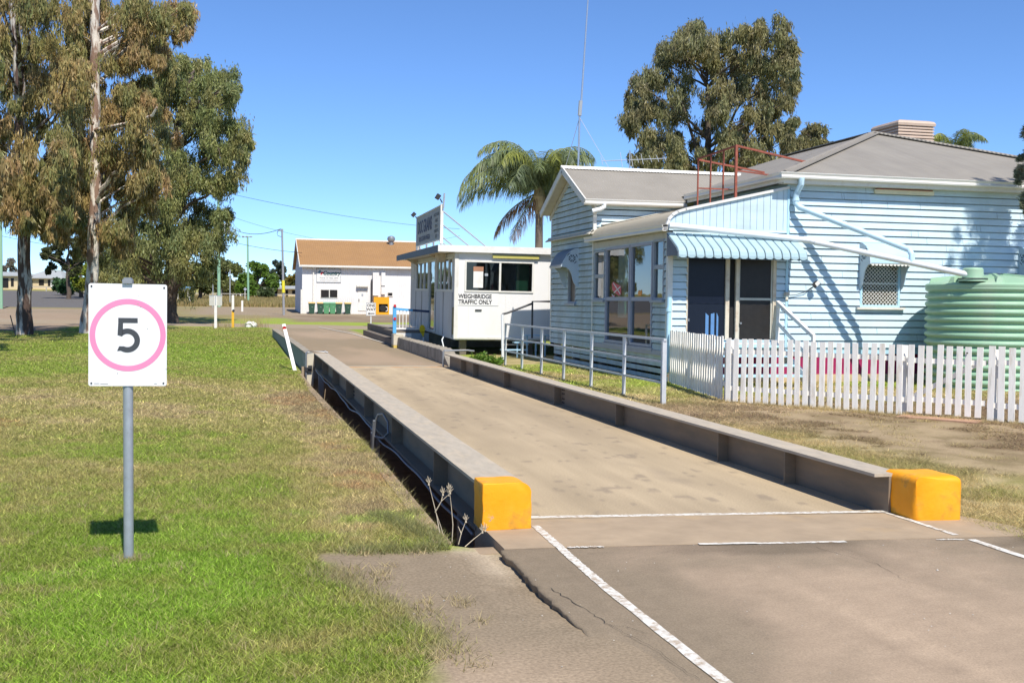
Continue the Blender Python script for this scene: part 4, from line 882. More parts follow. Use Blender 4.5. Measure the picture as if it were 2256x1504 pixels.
b.add([p for r_ in L_ for p in r_], [(4 * i + j, 4 * i + (j + 1) % 4, 4 * i + 4 + (j + 1) % 4, 4 * i + 4 + j) for i in range(3) for j in range(4)] + [(12, 13, 14, 15), (3, 2, 1, 0)]); b.build('lid', m_cool, co)
b = MB(); b.box(18.5, 19.2, 28.3, 29.1, 5.2, 5.74); b.build('base_duct', m_galv, co)
fr = thing('roof_frame', 'rusty red steel pipe frame standing on the porch roof', 'steel frame', (10.1, 22.4, 3.9))
for i, (y, zt_) in enumerate(((21.42, 5.02), (22.05, 4.97), (22.72, 4.96), (23.42, 4.96))):
    b = MB(); b.bar((10.1, y, zr(10.1) - .02), (10.1, y, zt_), .05 if i == 0 else .03, .05 if i == 0 else .03); b.build('post', m_rust, fr)
for p, q, w in (((10.1, 21.4, 5.0), (10.1, 23.45, 4.97), .035), ((10.1, 21.42, 5.0), (12.0, 21.95, 4.80), .04), ((10.1, 23.42, 4.95), (11.75, 23.4, 4.72), .04), ((10.1, 21.42, 4.48), (10.95, 21.5, 4.42), .03), ((10.1, 23.42, 4.30), (10.95, 23.4, 4.30), .03)):
    b = MB(); b.bar(p, q, w, w); b.build('brace' if w == .04 else 'rail', m_rust, fr)
an = thing('tv_antenna', 'television aerial on a short mast behind the wing roof ridge', 'aerial', aim(1381, 372, 30.3))
m_al = mat('aluminium_tube', (.55, .56, .58), rough=.35, var=.05, metal=.8)
A0 = Vector(aim(1320, 357, 30.3)); A1 = Vector(aim(1462, 351, 30.6)); b = MB(); b.tube([aim(1381, 385, 30.3), aim(1381, 333, 30.3)], .018, 6); b.build('mast', m_al, an)
b = MB(); b.tube([A0, A1], .012, 6); b.build('boom', m_greyt, an); b = MB()
for t_, l_ in ((0, .25), (.30, .42), (.46, .4), (.55, .2), (.62, .3), (.75, .2), (.86, .2), (.97, .15)):
    p = A0.lerp(A1, t_); b.tube([p - Vector((0, .1, l_ * .5)), p + Vector((0, .1, l_ * .55))], .008, 5)
b.build('elements', m_greyt, an)
ms = thing('radio_mast', 'tall thin guyed radio mast rising behind the gable', 'mast', (9.35, 30.9, 0))
m0 = (9.35, 30.9, 0); b = MB(); pm = [Vector(aim(1263, 470, 32.2)), Vector(aim(1270, 262, 32.2)), Vector(aim(1271.5, 228, 32.2))]; pm[0].z = 0; b.tube(pm, [.035, .03, .028], 8); b.build('lower_tube', m_al, ms)
b = MB(); b.tube([aim(1270, 258, 32.2), aim(1272, 226, 32.2)], .06, 8); b.build('clamp', m_greyt, ms)
b = MB(); b.tube([aim(1272.5, 245, 32.2), aim(1285, 0, 32.2), aim(1291, -120, 32.2)], [.03, .022, .014], 8); b.build('whip', m_al, ms)
for q in ((1240, 372, 32.6), (1336, 372, 31.2)):
    b = MB(); b.tube([aim(1270, 262, 32.2), aim(*q)], .009, 4); b.build('guy_wire', m_greyt, ms)
# ================================================================== TANK, FENCES
m_tank = mat('pale_green_tank_plastic', (.29, .47, .31), rough=.42, var=.05, scale=2, spec=.4, dirt=(.38, .50, .36), dscale=2, damt=.3, stretch=(1, 1, .3))
wear(m_tank, (.42, .46, .36), 1.2, .5, .75, .45, (1.5, 1.5, .4))
tk = thing('rain_tank', 'pale green ribbed plastic rainwater tank beside the house wall', 'water tank', (15.04, 19.6, 0))
TC = (15.04, 19.6, 0); TR = 1.28
pr = [(TR, 0.0)]
z = .06
while z < 1.98:
    pr += [(TR - .055 * abs(math.cos(math.pi * q / 10)) ** 4 + .012 * math.sin(math.pi * q / 10), z + .157 * q / 10) for q in range(10)]; z += .157
pr += [(TR, 2.02), (TR + .015, 2.05), (TR + .015, 2.10), (TR - .02, 2.13)]
b = MB(); b.lathe(TC, pr, 72); b.build('ribbed_wall', m_tank, tk, smooth=True)
b = MB(); b.lathe(TC, [(TR - .02, 2.125), (TR - .10, 2.15), (TR * .6, 2.26), (TR * .25, 2.31), (.001, 2.315)], 72); b.build('domed_roof', m_tank, tk, smooth=True)
b = MB()
for k in range(8):
    a = .25 + k * math.pi / 4; c_, s_ = math.cos(a), math.sin(a)
    P = lambda r, w, z: (TC[0] + c_ * r - s_ * w, TC[1] + s_ * r + c_ * w, z)
    b.add([P(TR - .06, -.07, 2.13), P(TR - .06, .07, 2.13), P(.3, .05, 2.29), P(.3, -.05, 2.29), P(TR - .10, -.04, 2.25), P(TR - .10, .04, 2.25), P(.3, .03, 2.345), P(.3, -.03, 2.345)], [(4, 5, 6, 7), (0, 1, 5, 4), (1, 2, 6, 5), (3, 0, 4, 7), (2, 3, 7, 6)])
b.build('roof_ribs', m_tank, tk)
b = MB(); lc = (14.12, 18.98, 0); b.lathe(lc, [(.27, 2.16), (.27, 2.21), (.21, 2.22), (.20, 2.25), (.195, 2.40), (.17, 2.43), (.001, 2.44)], 32); b.build('inlet_strainer', m_tank, tk, smooth=True)
b = MB(); b.lathe(lc, [(.275, 2.205), (.285, 2.21), (.28, 2.225)], 32); b.build('strainer_seal', m_dark, tk)
b = MB(); b.tube([(15.75, 18.55, 2.10), (15.75, 18.55, 2.27)], .06, 12); b.build('lifting_lug', m_tank, tk, smooth=True)
# picket fences
m_pick = mat('white_picket_paint', (.87, .83, .75), rough=.65, var=.07, scale=5, dirt=(.50, .38, .22), dscale=3.2, damt=.65, dlo=.55, dhi=.75, stretch=(3, 3, .6))
wear(m_pick, (.45, .42, .36), 5, .58, .7, .55, (4, 4, .5))
def fence_run(t, p0, p1, sp, pw, h, z0, rails, outward, first=.0, jag=.012, post_ends=(), name='picket', step=None):
    a = Vector((*p0, 0)); d = Vector((*p1, 0)) - a; L = d.length; d.normalize(); n = Vector((outward[0], outward[1], 0)).normalized()
    b = MB(); s = first; k = 0
    while s + pw <= L + .01:
        hh = h + random.uniform(-jag, jag); z_ = z0 + random.uniform(-.01, .01); ti = random.gauss(0, .007)
        c0 = a + d * s; v = [c0, c0 + d * pw]
        pts = [c0 + Vector((0, 0, z_)), c0 + d * pw + Vector((0, 0, z_)), c0 + d * (pw + ti) + Vector((0, 0, hh)), c0 + d * ti + Vector((0, 0, hh))]
        b.prism(pts, n * .02); s += sp
    po = b.build('pickets', m_pick, t)
    for zr_ in rails:
        b = MB(); b.bar(a - n * .022 + Vector((0, 0, zr_)), a + d * L - n * .022 + Vector((0, 0, zr_)), .04, .075); b.build('rail', m_pick, t)
    for s, ph in post_ends:
        b = MB(); p = a + d * s - n * .09; b.box(p.x - .05, p.x + .05, p.y - .05, p.y + .05, -.1, ph); b.build('post', m_pick, t)
FC = Vector((7.86, 16.95)); FE = Vector((12.6, 10.70)); fd = (FE - FC).normalized(); fn = (-.79, -.61)
FN = Vector((fd.y, -fd.x)); FN = FN if FN.y < 0 else -FN
P_ = lambda s: (FC.x + fd.x * s, FC.y + fd.y * s)
t = thing('picket_fence', 'white picket fence run with its shaded back towards the bridge handrail', 'picket fence', (8.2, 19, 0))
fence_run(t, (8.50, 20.95), (7.88, 16.98), .165, .092, 1.10, .03, (.30, .82), (-1, .15), post_ends=((.05, 1.0), (1.9, 1.0), (3.9, 1.0)), jag=.01)
t = thing('picket_fence', 'white picket fence run from the corner post to the gate in front of the porch', 'picket fence', (8.8, 15.6, 0))
SG = 3.02; GW = 1.16
fence_run(t, P_(0), P_(SG), .137, .085, 1.075, .02, (.24, .86), FN, first=.03, post_ends=((.06, 1.04), (1.5, 1.0), (SG - .06, 1.06)))
t = thing('picket_gate', 'white picket gate with a diagonal brace, hung between the two front fence runs', 'gate', (P_(SG + .5)[0], P_(SG + .5)[1], 0))
fence_run(t, P_(SG + .03), P_(SG + GW), .140, .085, 1.075, .055, (.26, .84), FN, first=.02)
a_ = Vector((*P_(SG + .1), .28)) - Vector((*FN, 0)) * .03; c_ = Vector((*P_(SG + GW - .1), .84)) - Vector((*FN, 0)) * .03
b = MB(); b.bar(a_, c_, .03, .07); b.build('diagonal_brace', m_pick, t)
b = MB(); q = Vector((*P_(SG + GW - .25), .98)); b.tube([q + Vector((*FN, 0)) * .03, q + Vector((*FN, 0)) * .05], .012, 8); b.build('latch', m_dark, t)
t = thing('picket_fence', 'white picket fence run continuing from the gate in front of the green tank', 'picket fence', (P_(5)[0], P_(5)[1], 0))
fence_run(t, P_(SG + GW + .03), P_(7.84), .143, .088, 1.085, .02, (.24, .86), FN, first=.01, post_ends=((.06, 1.04), (1.8, 1.02), (3.4, 1.02)))
b = MB(); b.prism([(*P_(SG + .02), .0), (*P_(SG + GW), .0), (P_(SG + GW)[0] - .3, P_(SG + GW)[1] - .25, .0), (P_(SG)[0] - .3, P_(SG)[1] - .25, .0)], (0, 0, .02)); o = b.build('gate_threshold', mat('reddish_paver', (.42, .25, .16), rough=.9, var=.2, scale=6)); setp(o, 'reddish strip of paving on the ground under the picket gate', 'paving')
# ================================================================== WEIGHBRIDGE OFFICE (portable hut)
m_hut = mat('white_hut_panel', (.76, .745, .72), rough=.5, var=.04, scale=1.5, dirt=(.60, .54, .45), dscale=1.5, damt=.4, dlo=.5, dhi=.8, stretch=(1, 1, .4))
m_hutside = mat('shade_tinted_hut_panel', (.56, .55, .54), rough=.6, var=.06, scale=1.5, dirt=(.42, .37, .32), dscale=1.4, damt=.5, stretch=(1, 1, .5))  # darker copy of the white panel, side shade put into its colour
m_blk = mat('black_lettering', (.02, .02, .022), rough=.5, var=0)
m_yell = mat('yellowed_diffuser', (.52, .46, .13), rough=.4, var=.1, scale=4)
m_bsteel = mat('bright_blue_steel', (.10, .38, .68), rough=.45, var=.08, scale=5)
OO = (6.17, 32.5, 0)
of = thing('weighbridge_office', 'white portable office hut with a wide front window, raised on stumps', 'portable office', OO, rot=(R(.7), R(.4), R(-2.0)))
def ring2(x0, x1, z0, z1, w, y0, y1, axis='x'): return ring(x0, x1, z0, z1, w, y0, y1, axis)
b = MB(); W = (.28, 2.42, 1.93, 2.88)                    # front wall with window opening
b.box(0, W[0], 0, .05, .52, 3.12); b.box(W[1], 5.0, 0, .05, .52, 3.12); b.box(W[0], W[1], 0, .05, .52, W[2]); b.box(W[0], W[1], 0, .05, W[3], 3.12); b.build('front_wall', m_hut, of)
b = MB()
for x in (.42, 1.55, 2.9, 4.1): b.box(x - .004, x + .004, -.006, .0, .56, 1.90 if x < 2.5 else 3.1)
b.box(-.03, .09, -.02, .0, .5, 3.14); b.box(-.03, 5.0, -.03, .0, .5, .56); b.build('panel_trim', m_trim, of)
b = MB(); S1 = (.55, 4.2); S2 = (6.4, 10.0); DD = (4.45, 6.15)
ys = [0.06, *S1, *DD, *S2, 12.0]; zl, zt = 1.93, 3.0
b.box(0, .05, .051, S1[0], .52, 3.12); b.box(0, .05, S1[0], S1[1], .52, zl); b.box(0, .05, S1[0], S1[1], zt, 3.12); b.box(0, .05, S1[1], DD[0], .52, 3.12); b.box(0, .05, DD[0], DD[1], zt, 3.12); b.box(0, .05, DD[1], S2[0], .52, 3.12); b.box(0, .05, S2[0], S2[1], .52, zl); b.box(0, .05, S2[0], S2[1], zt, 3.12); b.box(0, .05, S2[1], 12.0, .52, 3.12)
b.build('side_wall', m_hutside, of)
b = MB()
for y in (.55, 2.5, 4.3, 6.3, 8.2, 10.1): b.box(-.012, .0, y - .02, y + .02, .52, 1.9)
b.build('panel_joint', mat('dark_panel_joint', (.16, .15, .14), rough=.7), of)
b = MB(); b.box(-.02, .0, .10, .38, .62, 1.45); b.build('meter_panel', mat('olive_meter_panel', (.22, .18, .05), rough=.6, var=.2), of)
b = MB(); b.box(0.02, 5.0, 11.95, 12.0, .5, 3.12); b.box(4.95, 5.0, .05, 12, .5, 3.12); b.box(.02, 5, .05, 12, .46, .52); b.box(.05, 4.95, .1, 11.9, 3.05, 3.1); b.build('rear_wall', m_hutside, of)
fr = ring2(W[0], W[1], W[2], W[3], .05, -.03, .04).build('front_window', m_trim, of)
b = MB(); b.box(1.34, 1.40, -.025, .035, W[2] + .05, W[3] - .05); b.build('mullion', m_trim, fr)
pane(W[0] + .05, 1.34, W[2] + .05, W[3] - .05, .02).build('pane', g_dark, fr); pane(1.40, W[1] - .05, W[2] + .05, W[3] - .05, .01).build('pane', g_dark, fr)
b = MB(); b.box(.55, .85, .005, .012, 2.06, 2.70); b.build('notice', m_white, fr)
b = MB(); b.box(.545, .855, .0, .006, 2.56, 2.70); b.build('notice_header', mat('faded_brown_print', (.40, .20, .12), rough=.8), fr)
b = MB(); b.box(1.95, 2.35, .35, .40, 1.9, 2.85); b.build('green_blind', mat('green_blind', (.10, .30, .20), rough=.7), fr)
b = MB(); b.box(.9, 1.0, .012, .016, 2.42, 2.50); b.build('sticker', m_greyt, fr)
for nm, (y0, y1), ms_ in (('side_window', S1, [1.4, 2.4, 3.3]), ('side_window', S2, [7.6, 8.8])):
    fr = ring2(y0, y1, zl, zt, .06, -.02, .045, 'y').build(nm, m_trim, of)
    for y in ms_:
        b = MB(); b.box(-.015, .04, y - .03, y + .03, zl + .06, zt - .06); b.build('mullion', m_trim, fr)
    pane(y0 + .06, y1 - .06, zl + .06, zt - .06, .02, 'y').build('pane', g_dark, fr)
    b = MB()
    for k in range(3): yy = y0 + .4 + k * .8; b.box(.03, .035, yy, yy + .22, zl + .12 + .06 * k, zl + .5 + .08 * k)
    b.build('paper_notice', m_white, fr)
fr = ring2(DD[0], DD[1], .52, zt, .06, -.03, .05, 'y').build('door', m_trim, of)
pane(DD[0] + .06, DD[1] - .06, .6, zt - .06, .02, 'y').build('pane', g_dark, fr)
b = MB(); b.box(.06, .08, DD[0] + .8, DD[1] - .1, .6, 2.9); b.build('door_leaf', m_greyt, fr)
b = MB(); b.mi = 0; b.prism([(-.55, -.14, 3.14), (5.1, -.14, 3.14), (5.1, 12.3, 3.14), (-.55, 12.3, 3.14)], (0, 0, .16)); b.build('roof_slab', m_hut, of)
b = MB(); b.box(-.57, -.552, -.16, 12.3, 3.10, 3.32); b.build('side_gutter', mat('shade_painted_gutter', (.045, .065, .11), rough=.5, var=.1), of)  # shade along the side eave painted in as dark blue
b = MB(); b.box(-.57, 5.1, -.165, -.145, 3.12, 3.32); b.build('front_fascia', m_white, of)
b = MB(); b.box(-.35, -.05, 1.9, 2.0, 2.85, 3.13); b.prism([(-.5, 2.6, 3.12), (-.02, 2.6, 3.12), (-.02, 2.6, 2.88)], (0, .12, 0)); b.prism([(-.5, 9.6, 3.12), (-.02, 9.6, 3.12), (-.02, 9.6, 2.88)], (0, .12, 0)); b.build('eave_bracket', jamb, of)
b = MB(); b.box(1.12, 2.56, -.10, -.02, 2.97, 3.07); lt = b.build('batten_light', m_yell, of)
b = MB(); b.box(1.12, 2.56, -.06, -.005, 3.071, 3.10); b.build('light_bracket', m_greyt, lt)
b = MB(); b.quad((.08, -.012, 1.52), (1.34, -.012, 1.52), (1.34, -.012, 1.90), (.08, -.012, 1.90)); pl = b.build('sign_plate', m_hut, of)
text(pl, 'WEIGHBRIDGE\nTRAFFIC ONLY', m_blk, (.10, -.012, 1.735), (1, 0, 0), (0, 0, 1), .178, align='LEFT', bold=.03, width=.86)
b = MB(); b.box(.62, .82, -.03, -.0, 1.36, 1.40); b.build('mail_slot', m_dark, of)
b = MB(); b.box(3.0, 3.03, -.02, -.001, .6, 2.9); b.build('door_edge', m_bsteel, of)
b = MB()
for x, y in ((.3, .3), (.3, 3.5), (.3, 7), (.3, 11), (4.6, .3), (4.6, 6), (2.4, .4)): b.box(x - .1, x + .1, y - .1, y + .1, -.1, .46)
b.build('stump', m_step, of)
b = MB(); b.bar((1.5, -.05, .34), (2.3, -.05, .36), .07, .05); b.box(1.46, 1.50, -.08, -.02, .30, .52); b.build('step_bearer', jamb, of)
b = MB(); b.tube([(-.15, 1.1, .55), (-.25, .9, .42), (-.22, .6, .15), (-.4, .4, .02)], .02, 6); b.build('hose', m_pvc, of)
b = MB(); b.box(-.02, -.0, 10.75, 11.4, 2.35, 2.85)
for k in range(4): b.box(-.035, -.02, 10.8 + k * .15, 10.86 + k * .15, 2.4, 2.8)
b.build('side_vent', m_white, of)
# roof sign
m_board = mat('faded_sign_board', (.42, .42, .43), rough=.7, var=.1, scale=2, dirt=(.5, .45, .36), dscale=1.5, damt=.5); m_lblue = mat('faded_blue_letters', (.07, .09, .18), rough=.7, var=.2, scale=6)
rs = thing('roof_sign', 'long faded signboard with blue letters braced on the office roof', 'sign', OO, rot=(R(.7), R(.4), R(-2.0)))
b = MB(); b.box(-.34, -.29, 1.0, 7.3, 3.56, 4.56); bd = b.build('board', m_board, rs)
b = MB(); b.box(-.36, -.27, .94, 1.0, 3.4, 4.62); b.box(-.36, -.27, 7.3, 7.34, 3.4, 4.6); b.box(-.36, -.28, 1.0, 7.3, 4.56, 4.60); b.box(-.36, -.28, 1.0, 7.3, 3.52, 3.56)
b.build('board_frame', m_trim, bd)
X_ = -.343
def tx(s, y, z, size, w, m=m_lblue, al='CENTER', bold=.012): text(bd, s, m, (X_, y, z), (0, -1, 0), (0, 0, 1), size, align=al, bold=bold, width=w)
tx('DOC GRAINS', 5.0, 3.96, .62, 1.02, bold=.02); tx('BULK GRAIN WEIGH', 5.0, 3.66, .24, 1.35)
for s, z in (('PUBLIC WEIGHER', 4.32), ('STORAGE', 4.13), ('DRYING', 3.96), ('FUMIGATION', 3.80), ('SEEDS', 3.63)): tx(s, 2.0, z, .14, 1.15, m_blk)
b = MB()
for y in (1.3, 3.0, 4.8, 6.8): b.box(-.31, -.25, y, y + .06, 3.28, 3.56)
b.build('leg', m_greyt, rs)
for y, zt_, xe in ((1.0, 4.40, 1.15), (1.0, 3.98, .62), (1.02, 3.6, .1), (7.2, 4.3, 1.15)): MB().tube([(-.27, y, zt_), (xe, y, 3.31)], .025, 6).build('brace', m_greyt, rs)
def flood(y, z, lean):
    f_ = MB(); f_.bar((-.45, y - .11, z), (-.45, y + .11, z), .13, .15, up=(lean, 0, 1)); f_.tube([(-.31, y, z - .18), (-.38, y, z - .06)], .02, 6); return f_
flood(.95, 4.84, .6).build('flood_light', m_dark, rs); flood(7.45, 4.70, .9).build('flood_light', m_dark, rs)
b = MB(); b.tube([(-.28, .9, 4.5), (-.26, .88, 4.95)], .03, 6); b.build('light_stem', m_greyt, rs)
# platform in front of the office door
pf = thing('office_platform', 'timber landing with a blue and white railing at the office door', 'landing', (5.6, 39.2, 0))
b = MB(); b.box(5.08, 6.1, 38.0, 41.2, .50, .555); b.build('floor', m_step, pf)
b = MB(); b.mi = 0; b.box(5.06, 5.68, 37.97, 38.0, .24, .50); b.mi = 1; b.box(5.681, 6.30, 37.97, 38.0, .20, .50); b.build('fascia_board', [m_white, m_greyt], pf)
b = MB(); b.box(5.02, 5.14, 37.92, 38.02, .50, 1.42); po = b.build('post', m_bsteel, pf)
for z in (1.0, 1.45):
    b = MB(); b.tube([(5.08, 37.91, z), (5.08, 37.89, z)], .05, 12); b.build('reflector', m_red, po)
b = MB(); b.mi = 0; b.bar((5.14, 37.98, 1.34), (5.72, 37.98, 1.30), .07, .08); b.mi = 1; b.bar((5.72, 37.98, 1.30), (6.3, 37.98, 1.26), .07, .08); b.build('top_rail', [m_bsteel, mat('dark_blue_steel', (.03, .06, .13), rough=.5)], pf)
b = MB(); b.bar((5.14, 37.98, .66), (6.3, 37.98, .64), .05, .06); b.build('bottom_rail', m_white, pf)
for k in range(9):
    x = 5.26 + k * .117; b = MB(); b.box(x - .014, x + .014, 37.97, 37.995, .68, 1.30 - .004 * k); b.build('baluster', m_white, pf)
yp = thing('yellow_flap', 'small bright yellow paddle on a white stem at the landing edge', 'warning paddle', (6.02, 37.7, 0))
b = MB(); b.prism([(6.02 + .10 * math.cos(t), 37.70, .66 + .14 * math.sin(t)) for t in [2 * math.pi * k / 16 for k in range(16)]], (0, .03, 0)); b.prism([(5.94, 37.70, .56), (6.10, 37.7, .56), (6.06, 37.7, .36)], (0, .03, 0)); b.build('paddle', mat('bright_yellow_plastic', (.85, .60, .01), rough=.4), yp)
b = MB(); b.tube([(6.06, 37.715, .36), (6.08, 37.715, .10)], .03, 8); b.build('stem', m_white, yp)
# steel entry steps with pipe rail between office and house
es = thing('entry_steps', 'pale blue steel treads with a dark pipe rail between office and house', 'steps', (7.9, 31.4, 0))
m_pbl = mat('pale_blue_steel', (.36, .55, .68), rough=.5, var=.08, scale=5)
for x, y, z, wd in ((7.55, 30.55, .27, .75), (8.05, 31.0, .47, .8), (8.5, 31.6, .66, .8)):
    b = MB(); b.box(x - wd / 2, x + wd / 2, y - .14, y + .14, z - .03, z); b.box(x - wd / 2 + .1, x - wd / 2 + .14, y - .02, y + .02, 0, z - .03); b.box(x + wd / 2 - .14, x + wd / 2 - .10, y - .02, y + .02, 0, z - .03); b.build('tread', m_pbl, es)
dk = mat('dark_pipe', (.05, .05, .055), rough=.5, var=.1)
b = MB(); b.tube([aim(1108, 792, 31.0), aim(1106, 692, 31.0)], .04, 8); b.build('newel_post', m_pvc, es)
b = MB(); b.tube([aim(1106, 692, 31.0), aim(1118, 689, 31.05), aim(1173, 668, 31.4)], .03, 8); b.build('sloping_rail', dk, es)
b = MB(); b.tube([aim(1172, 745, 31.4), aim(1172, 664, 31.4), aim(1214, 664, 31.6)], .03, 8); b.build('upper_rail', dk, es)
# ================================================================== 5 km/h SIGN
m_plate = mat('white_sign_sheet', (.78, .77, .77), rough=.35, var=.02, scale=2, spec=.5, dirt=(.60, .56, .48), dscale=5, damt=.25, dlo=.6, dhi=.8)
m_pink = mat('faded_pink_ring', (.80, .24, .42), rough=.45, var=.05, scale=5); m_char = mat('charcoal_numeral', (.055, .06, .068), rough=.5, var=.08, scale=9)
SX, SY = -.70, 7.12
sg = thing('speed_sign', 'white speed limit sign with a faded pink ring and a charcoal 5', 'speed sign', (SX, SY, 0))
b = MB(); pole = [(SX + .0, SY, -.1), (SX - .005, SY, 1.745)]; b.tube(pole, .030, 12); b.tube([(SX - .005, SY, 1.745), (SX - .005, SY, 1.757)], .033, 12); b.build('post', mat('galvanised_post', (.42, .45, .48), rough=.45, var=.12, scale=14, metal=.5, dirt=(.3, .3, .3), dscale=30, damt=.6, dlo=.62, dhi=.7), sg, smooth=True)
p0 = Vector((SX, SY - .036, 1.415)); px_, pz_ = Vector((1, 0, -.006)).normalized(), Vector((.004, 0, 1)).normalized()
def SP(u, v, o=0): return p0 + px_ * u + pz_ * v + Vector((0, -o, 0))
w2, h2, rr = .229, .3145, .014
outl = []
for cx_, cz_, a0 in ((w2 - rr, h2 - rr, 0), (-w2 + rr, h2 - rr, 90), (-w2 + rr, -h2 + rr, 180), (w2 - rr, -h2 + rr, 270)):
    outl += [SP(cx_ + rr * math.cos(R(a0 + 15 * k)), cz_ + rr * math.sin(R(a0 + 15 * k))) for k in range(7)]
b = MB(); b.prism(outl, (0, .003, 0)); pl = b.build('sign_plate', m_plate, sg)
b = MB(); cu, cv, ro, ri = .0, .0, .223, .190; n = 96
for k in range(n):
    t0, t1 = 2 * math.pi * k / n, 2 * math.pi * (k + 1) / n
    if -.085 < ((t0 + math.pi) % (2 * math.pi) - math.pi) < -.075: continue
    b.quad(SP(cu + ro * math.cos(t0), cv + ro * math.sin(t0), .0015), SP(cu + ro * math.cos(t1), cv + ro * math.sin(t1), .0015), SP(cu + ri * math.cos(t1), cv + ri * math.sin(t1), .0015), SP(cu + ri * math.cos(t0), cv + ri * math.sin(t0), .0015))
b.build('pink_ring', m_pink, pl)
b = MB(); Q = lambda u, v: SP(u, v, .0018)           # numeral 5
b.poly([Q(-.057, .1055), Q(.057, .1055), Q(.057, .075), Q(-.057, .075)])
b.poly([Q(-.057, .0745), Q(-.0285, .0745), Q(-.029, .034), Q(-.033, -.009), Q(-.061, .0)])
cu5, cv5, R5, r5 = -.003, -.033, .074, .041; n = 40; vo = []; vi = []
for k in range(n + 1):
    f = k / n; ta = R(111 + (-111 - 111 - 10) * f); tb = R(141 + (-118 - 141) * f)
    vo.append((cu5 + R5 * math.cos(ta), cv5 + R5 * math.sin(ta))); vi.append((cu5 + r5 * math.cos(tb), cv5 + r5 * math.sin(tb)))
vo += [(-.063, -.098)]; vi += [(-.051, -.069)]
for k in range(n + 1): b.quad(Q(*vo[k]), Q(*vo[k + 1]), Q(*vi[k + 1]), Q(*vi[k]))
b.build('numeral', m_char, pl)
b = MB()
for u, v in ((-.212, .297), (.212, .295), (-.212, -.297), (.210, -.297)): b.tube([SP(u, v, .001), SP(u, v, .004)], .0055, 10)
b.build('bolts', m_dark, pl)
b = MB(); b.box(SX - .031, SX + .027, SY - .055, SY + .04, 1.732, 1.752); b.prism([(SX - .029, SY - .05, 1.752), (SX + .025, SY - .05, 1.752), (SX + .018, SY - .05, 1.768), (SX - .022, SY - .05, 1.768)], (0, .08, 0)); b.build('post_cap', m_galv, sg)
b = MB(); b.mi = 0
for u0, u1, v in ((-.196, -.165, -.299), (-.16, -.115, -.301), (.155, .172, -.3)): b.quad(SP(u0, v - .0025, .001), SP(u1, v - .0025, .001), SP(u1, v + .002, .001), SP(u0, v + .002, .001))
for u, v, w in ((.058, .193, .004), (.075, .175, .003), (.06, .24, .002), (-.06, -.237, .003), (.225, -.21, .003), (.115, .04, .003)): b.quad(SP(u - w, v - w, .002), SP(u + w, v - w * .5, .002), SP(u + w * .6, v + w, .002), SP(u - w * .4, v + w * 1.6, .002))
b.build('scratches', mat('grey_scuffs', (.3, .3, .3), var=0), pl)
# ================================================================== SHED, BINS, POLES, FAR HOUSES
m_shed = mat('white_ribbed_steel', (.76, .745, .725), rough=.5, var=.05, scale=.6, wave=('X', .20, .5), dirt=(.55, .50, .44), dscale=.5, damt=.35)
m_shedg = mat('gable_steel_painted_shade', (.46, .47, .50), rough=.55, var=.05, scale=.6, wave=('Y', .20, .5))  # greyer copy of the white steel with the gable's shade in its colour
m_shedr = mat('tan_brown_steel_roof', (.345, .19, .075), rough=.6, var=.07, scale=.5, wave=('X', .20, .6), dirt=(.28, .155, .07), dscale=.4, damt=.5)
SHY = 101.0; z0 = gz(9, SHY)
sx0, sx1 = 5.05, 16.5
s = thing('steel_shed', 'white ribbed steel shed with a tan brown roof behind the wheelie bins', 'shed', (5.1, SHY, z0))
A = lambda px, py: aim(px, py, 100.6)   # scale check only: about 24 px per metre
b = MB(); b.box(sx0, sx1, SHY, SHY + .08, z0 - .5, z0 + 4.35); b.build('front_wall', m_shed, s)
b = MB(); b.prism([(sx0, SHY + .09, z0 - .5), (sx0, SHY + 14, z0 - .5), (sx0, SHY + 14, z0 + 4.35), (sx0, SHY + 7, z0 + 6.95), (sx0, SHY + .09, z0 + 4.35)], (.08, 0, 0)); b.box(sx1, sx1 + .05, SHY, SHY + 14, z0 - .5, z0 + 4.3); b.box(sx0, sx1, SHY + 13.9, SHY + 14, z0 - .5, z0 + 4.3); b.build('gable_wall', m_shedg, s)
b = MB(); b.prism([(sx0 - .25, SHY - .35, z0 + 4.27), (sx0 - .25, SHY + 7, z0 + 7.0), (sx0 - .25, SHY + 7, z0 + 7.08), (sx0 - .25, SHY - .35, z0 + 4.35)], (sx1 - sx0 + .5, 0, 0)); b.prism([(sx0 - .25, SHY + 7, z0 + 7.0), (sx0 - .25, SHY + 14.3, z0 + 4.3), (sx0 - .25, SHY + 14.3, z0 + 4.38), (sx0 - .25, SHY + 7, z0 + 7.08)], (sx1 - sx0 + .5, 0, 0)); ro = b.build('roof', m_shedr, s)
b = MB(); b.box(sx0 - .3, sx1 + .2, SHY - .5, SHY - .36, z0 + 4.24, z0 + 4.42); b.box(sx0 + .95, sx0 + 1.07, SHY - .13, SHY - .01, z0, z0 + 4.2); b.tube([(sx0 + 1.01, SHY - .42, z0 + 4.25), (sx0 + 1.01, SHY - .1, z0 + 4.1)], .05, 6); b.build('gutter', m_trim, s)
b = MB(); b.bar((sx0 - .27, SHY - .4, z0 + 4.33), (sx0 - .27, SHY + 7, z0 + 7.05), .06, .26, up=(0, -.35, .94)); b.bar((sx0 - .27, SHY + 7, z0 + 7.05), (sx0 - .27, SHY + 14.3, z0 + 4.36), .06, .26, up=(0, .35, .94)); b.tube([(sx0 - .25, SHY + 7, z0 + 7.1), (sx1, SHY + 7, z0 + 7.1)], .1, 6); b.build('barge_capping', m_trim, ro)
b = MB(); b.lathe((13.95, SHY + 6.2, z0 + 6.7), [(.22, 0), (.22, .35), (.34, .42), (.40, .62), (.34, .82), (.12, .92), (.001, .93)], 20); b.build('roof_vent', m_galv, ro, smooth=True)
def wx(px): return 5.42 + (px - 672) * (13.6 - 5.42) / (876 - 672)
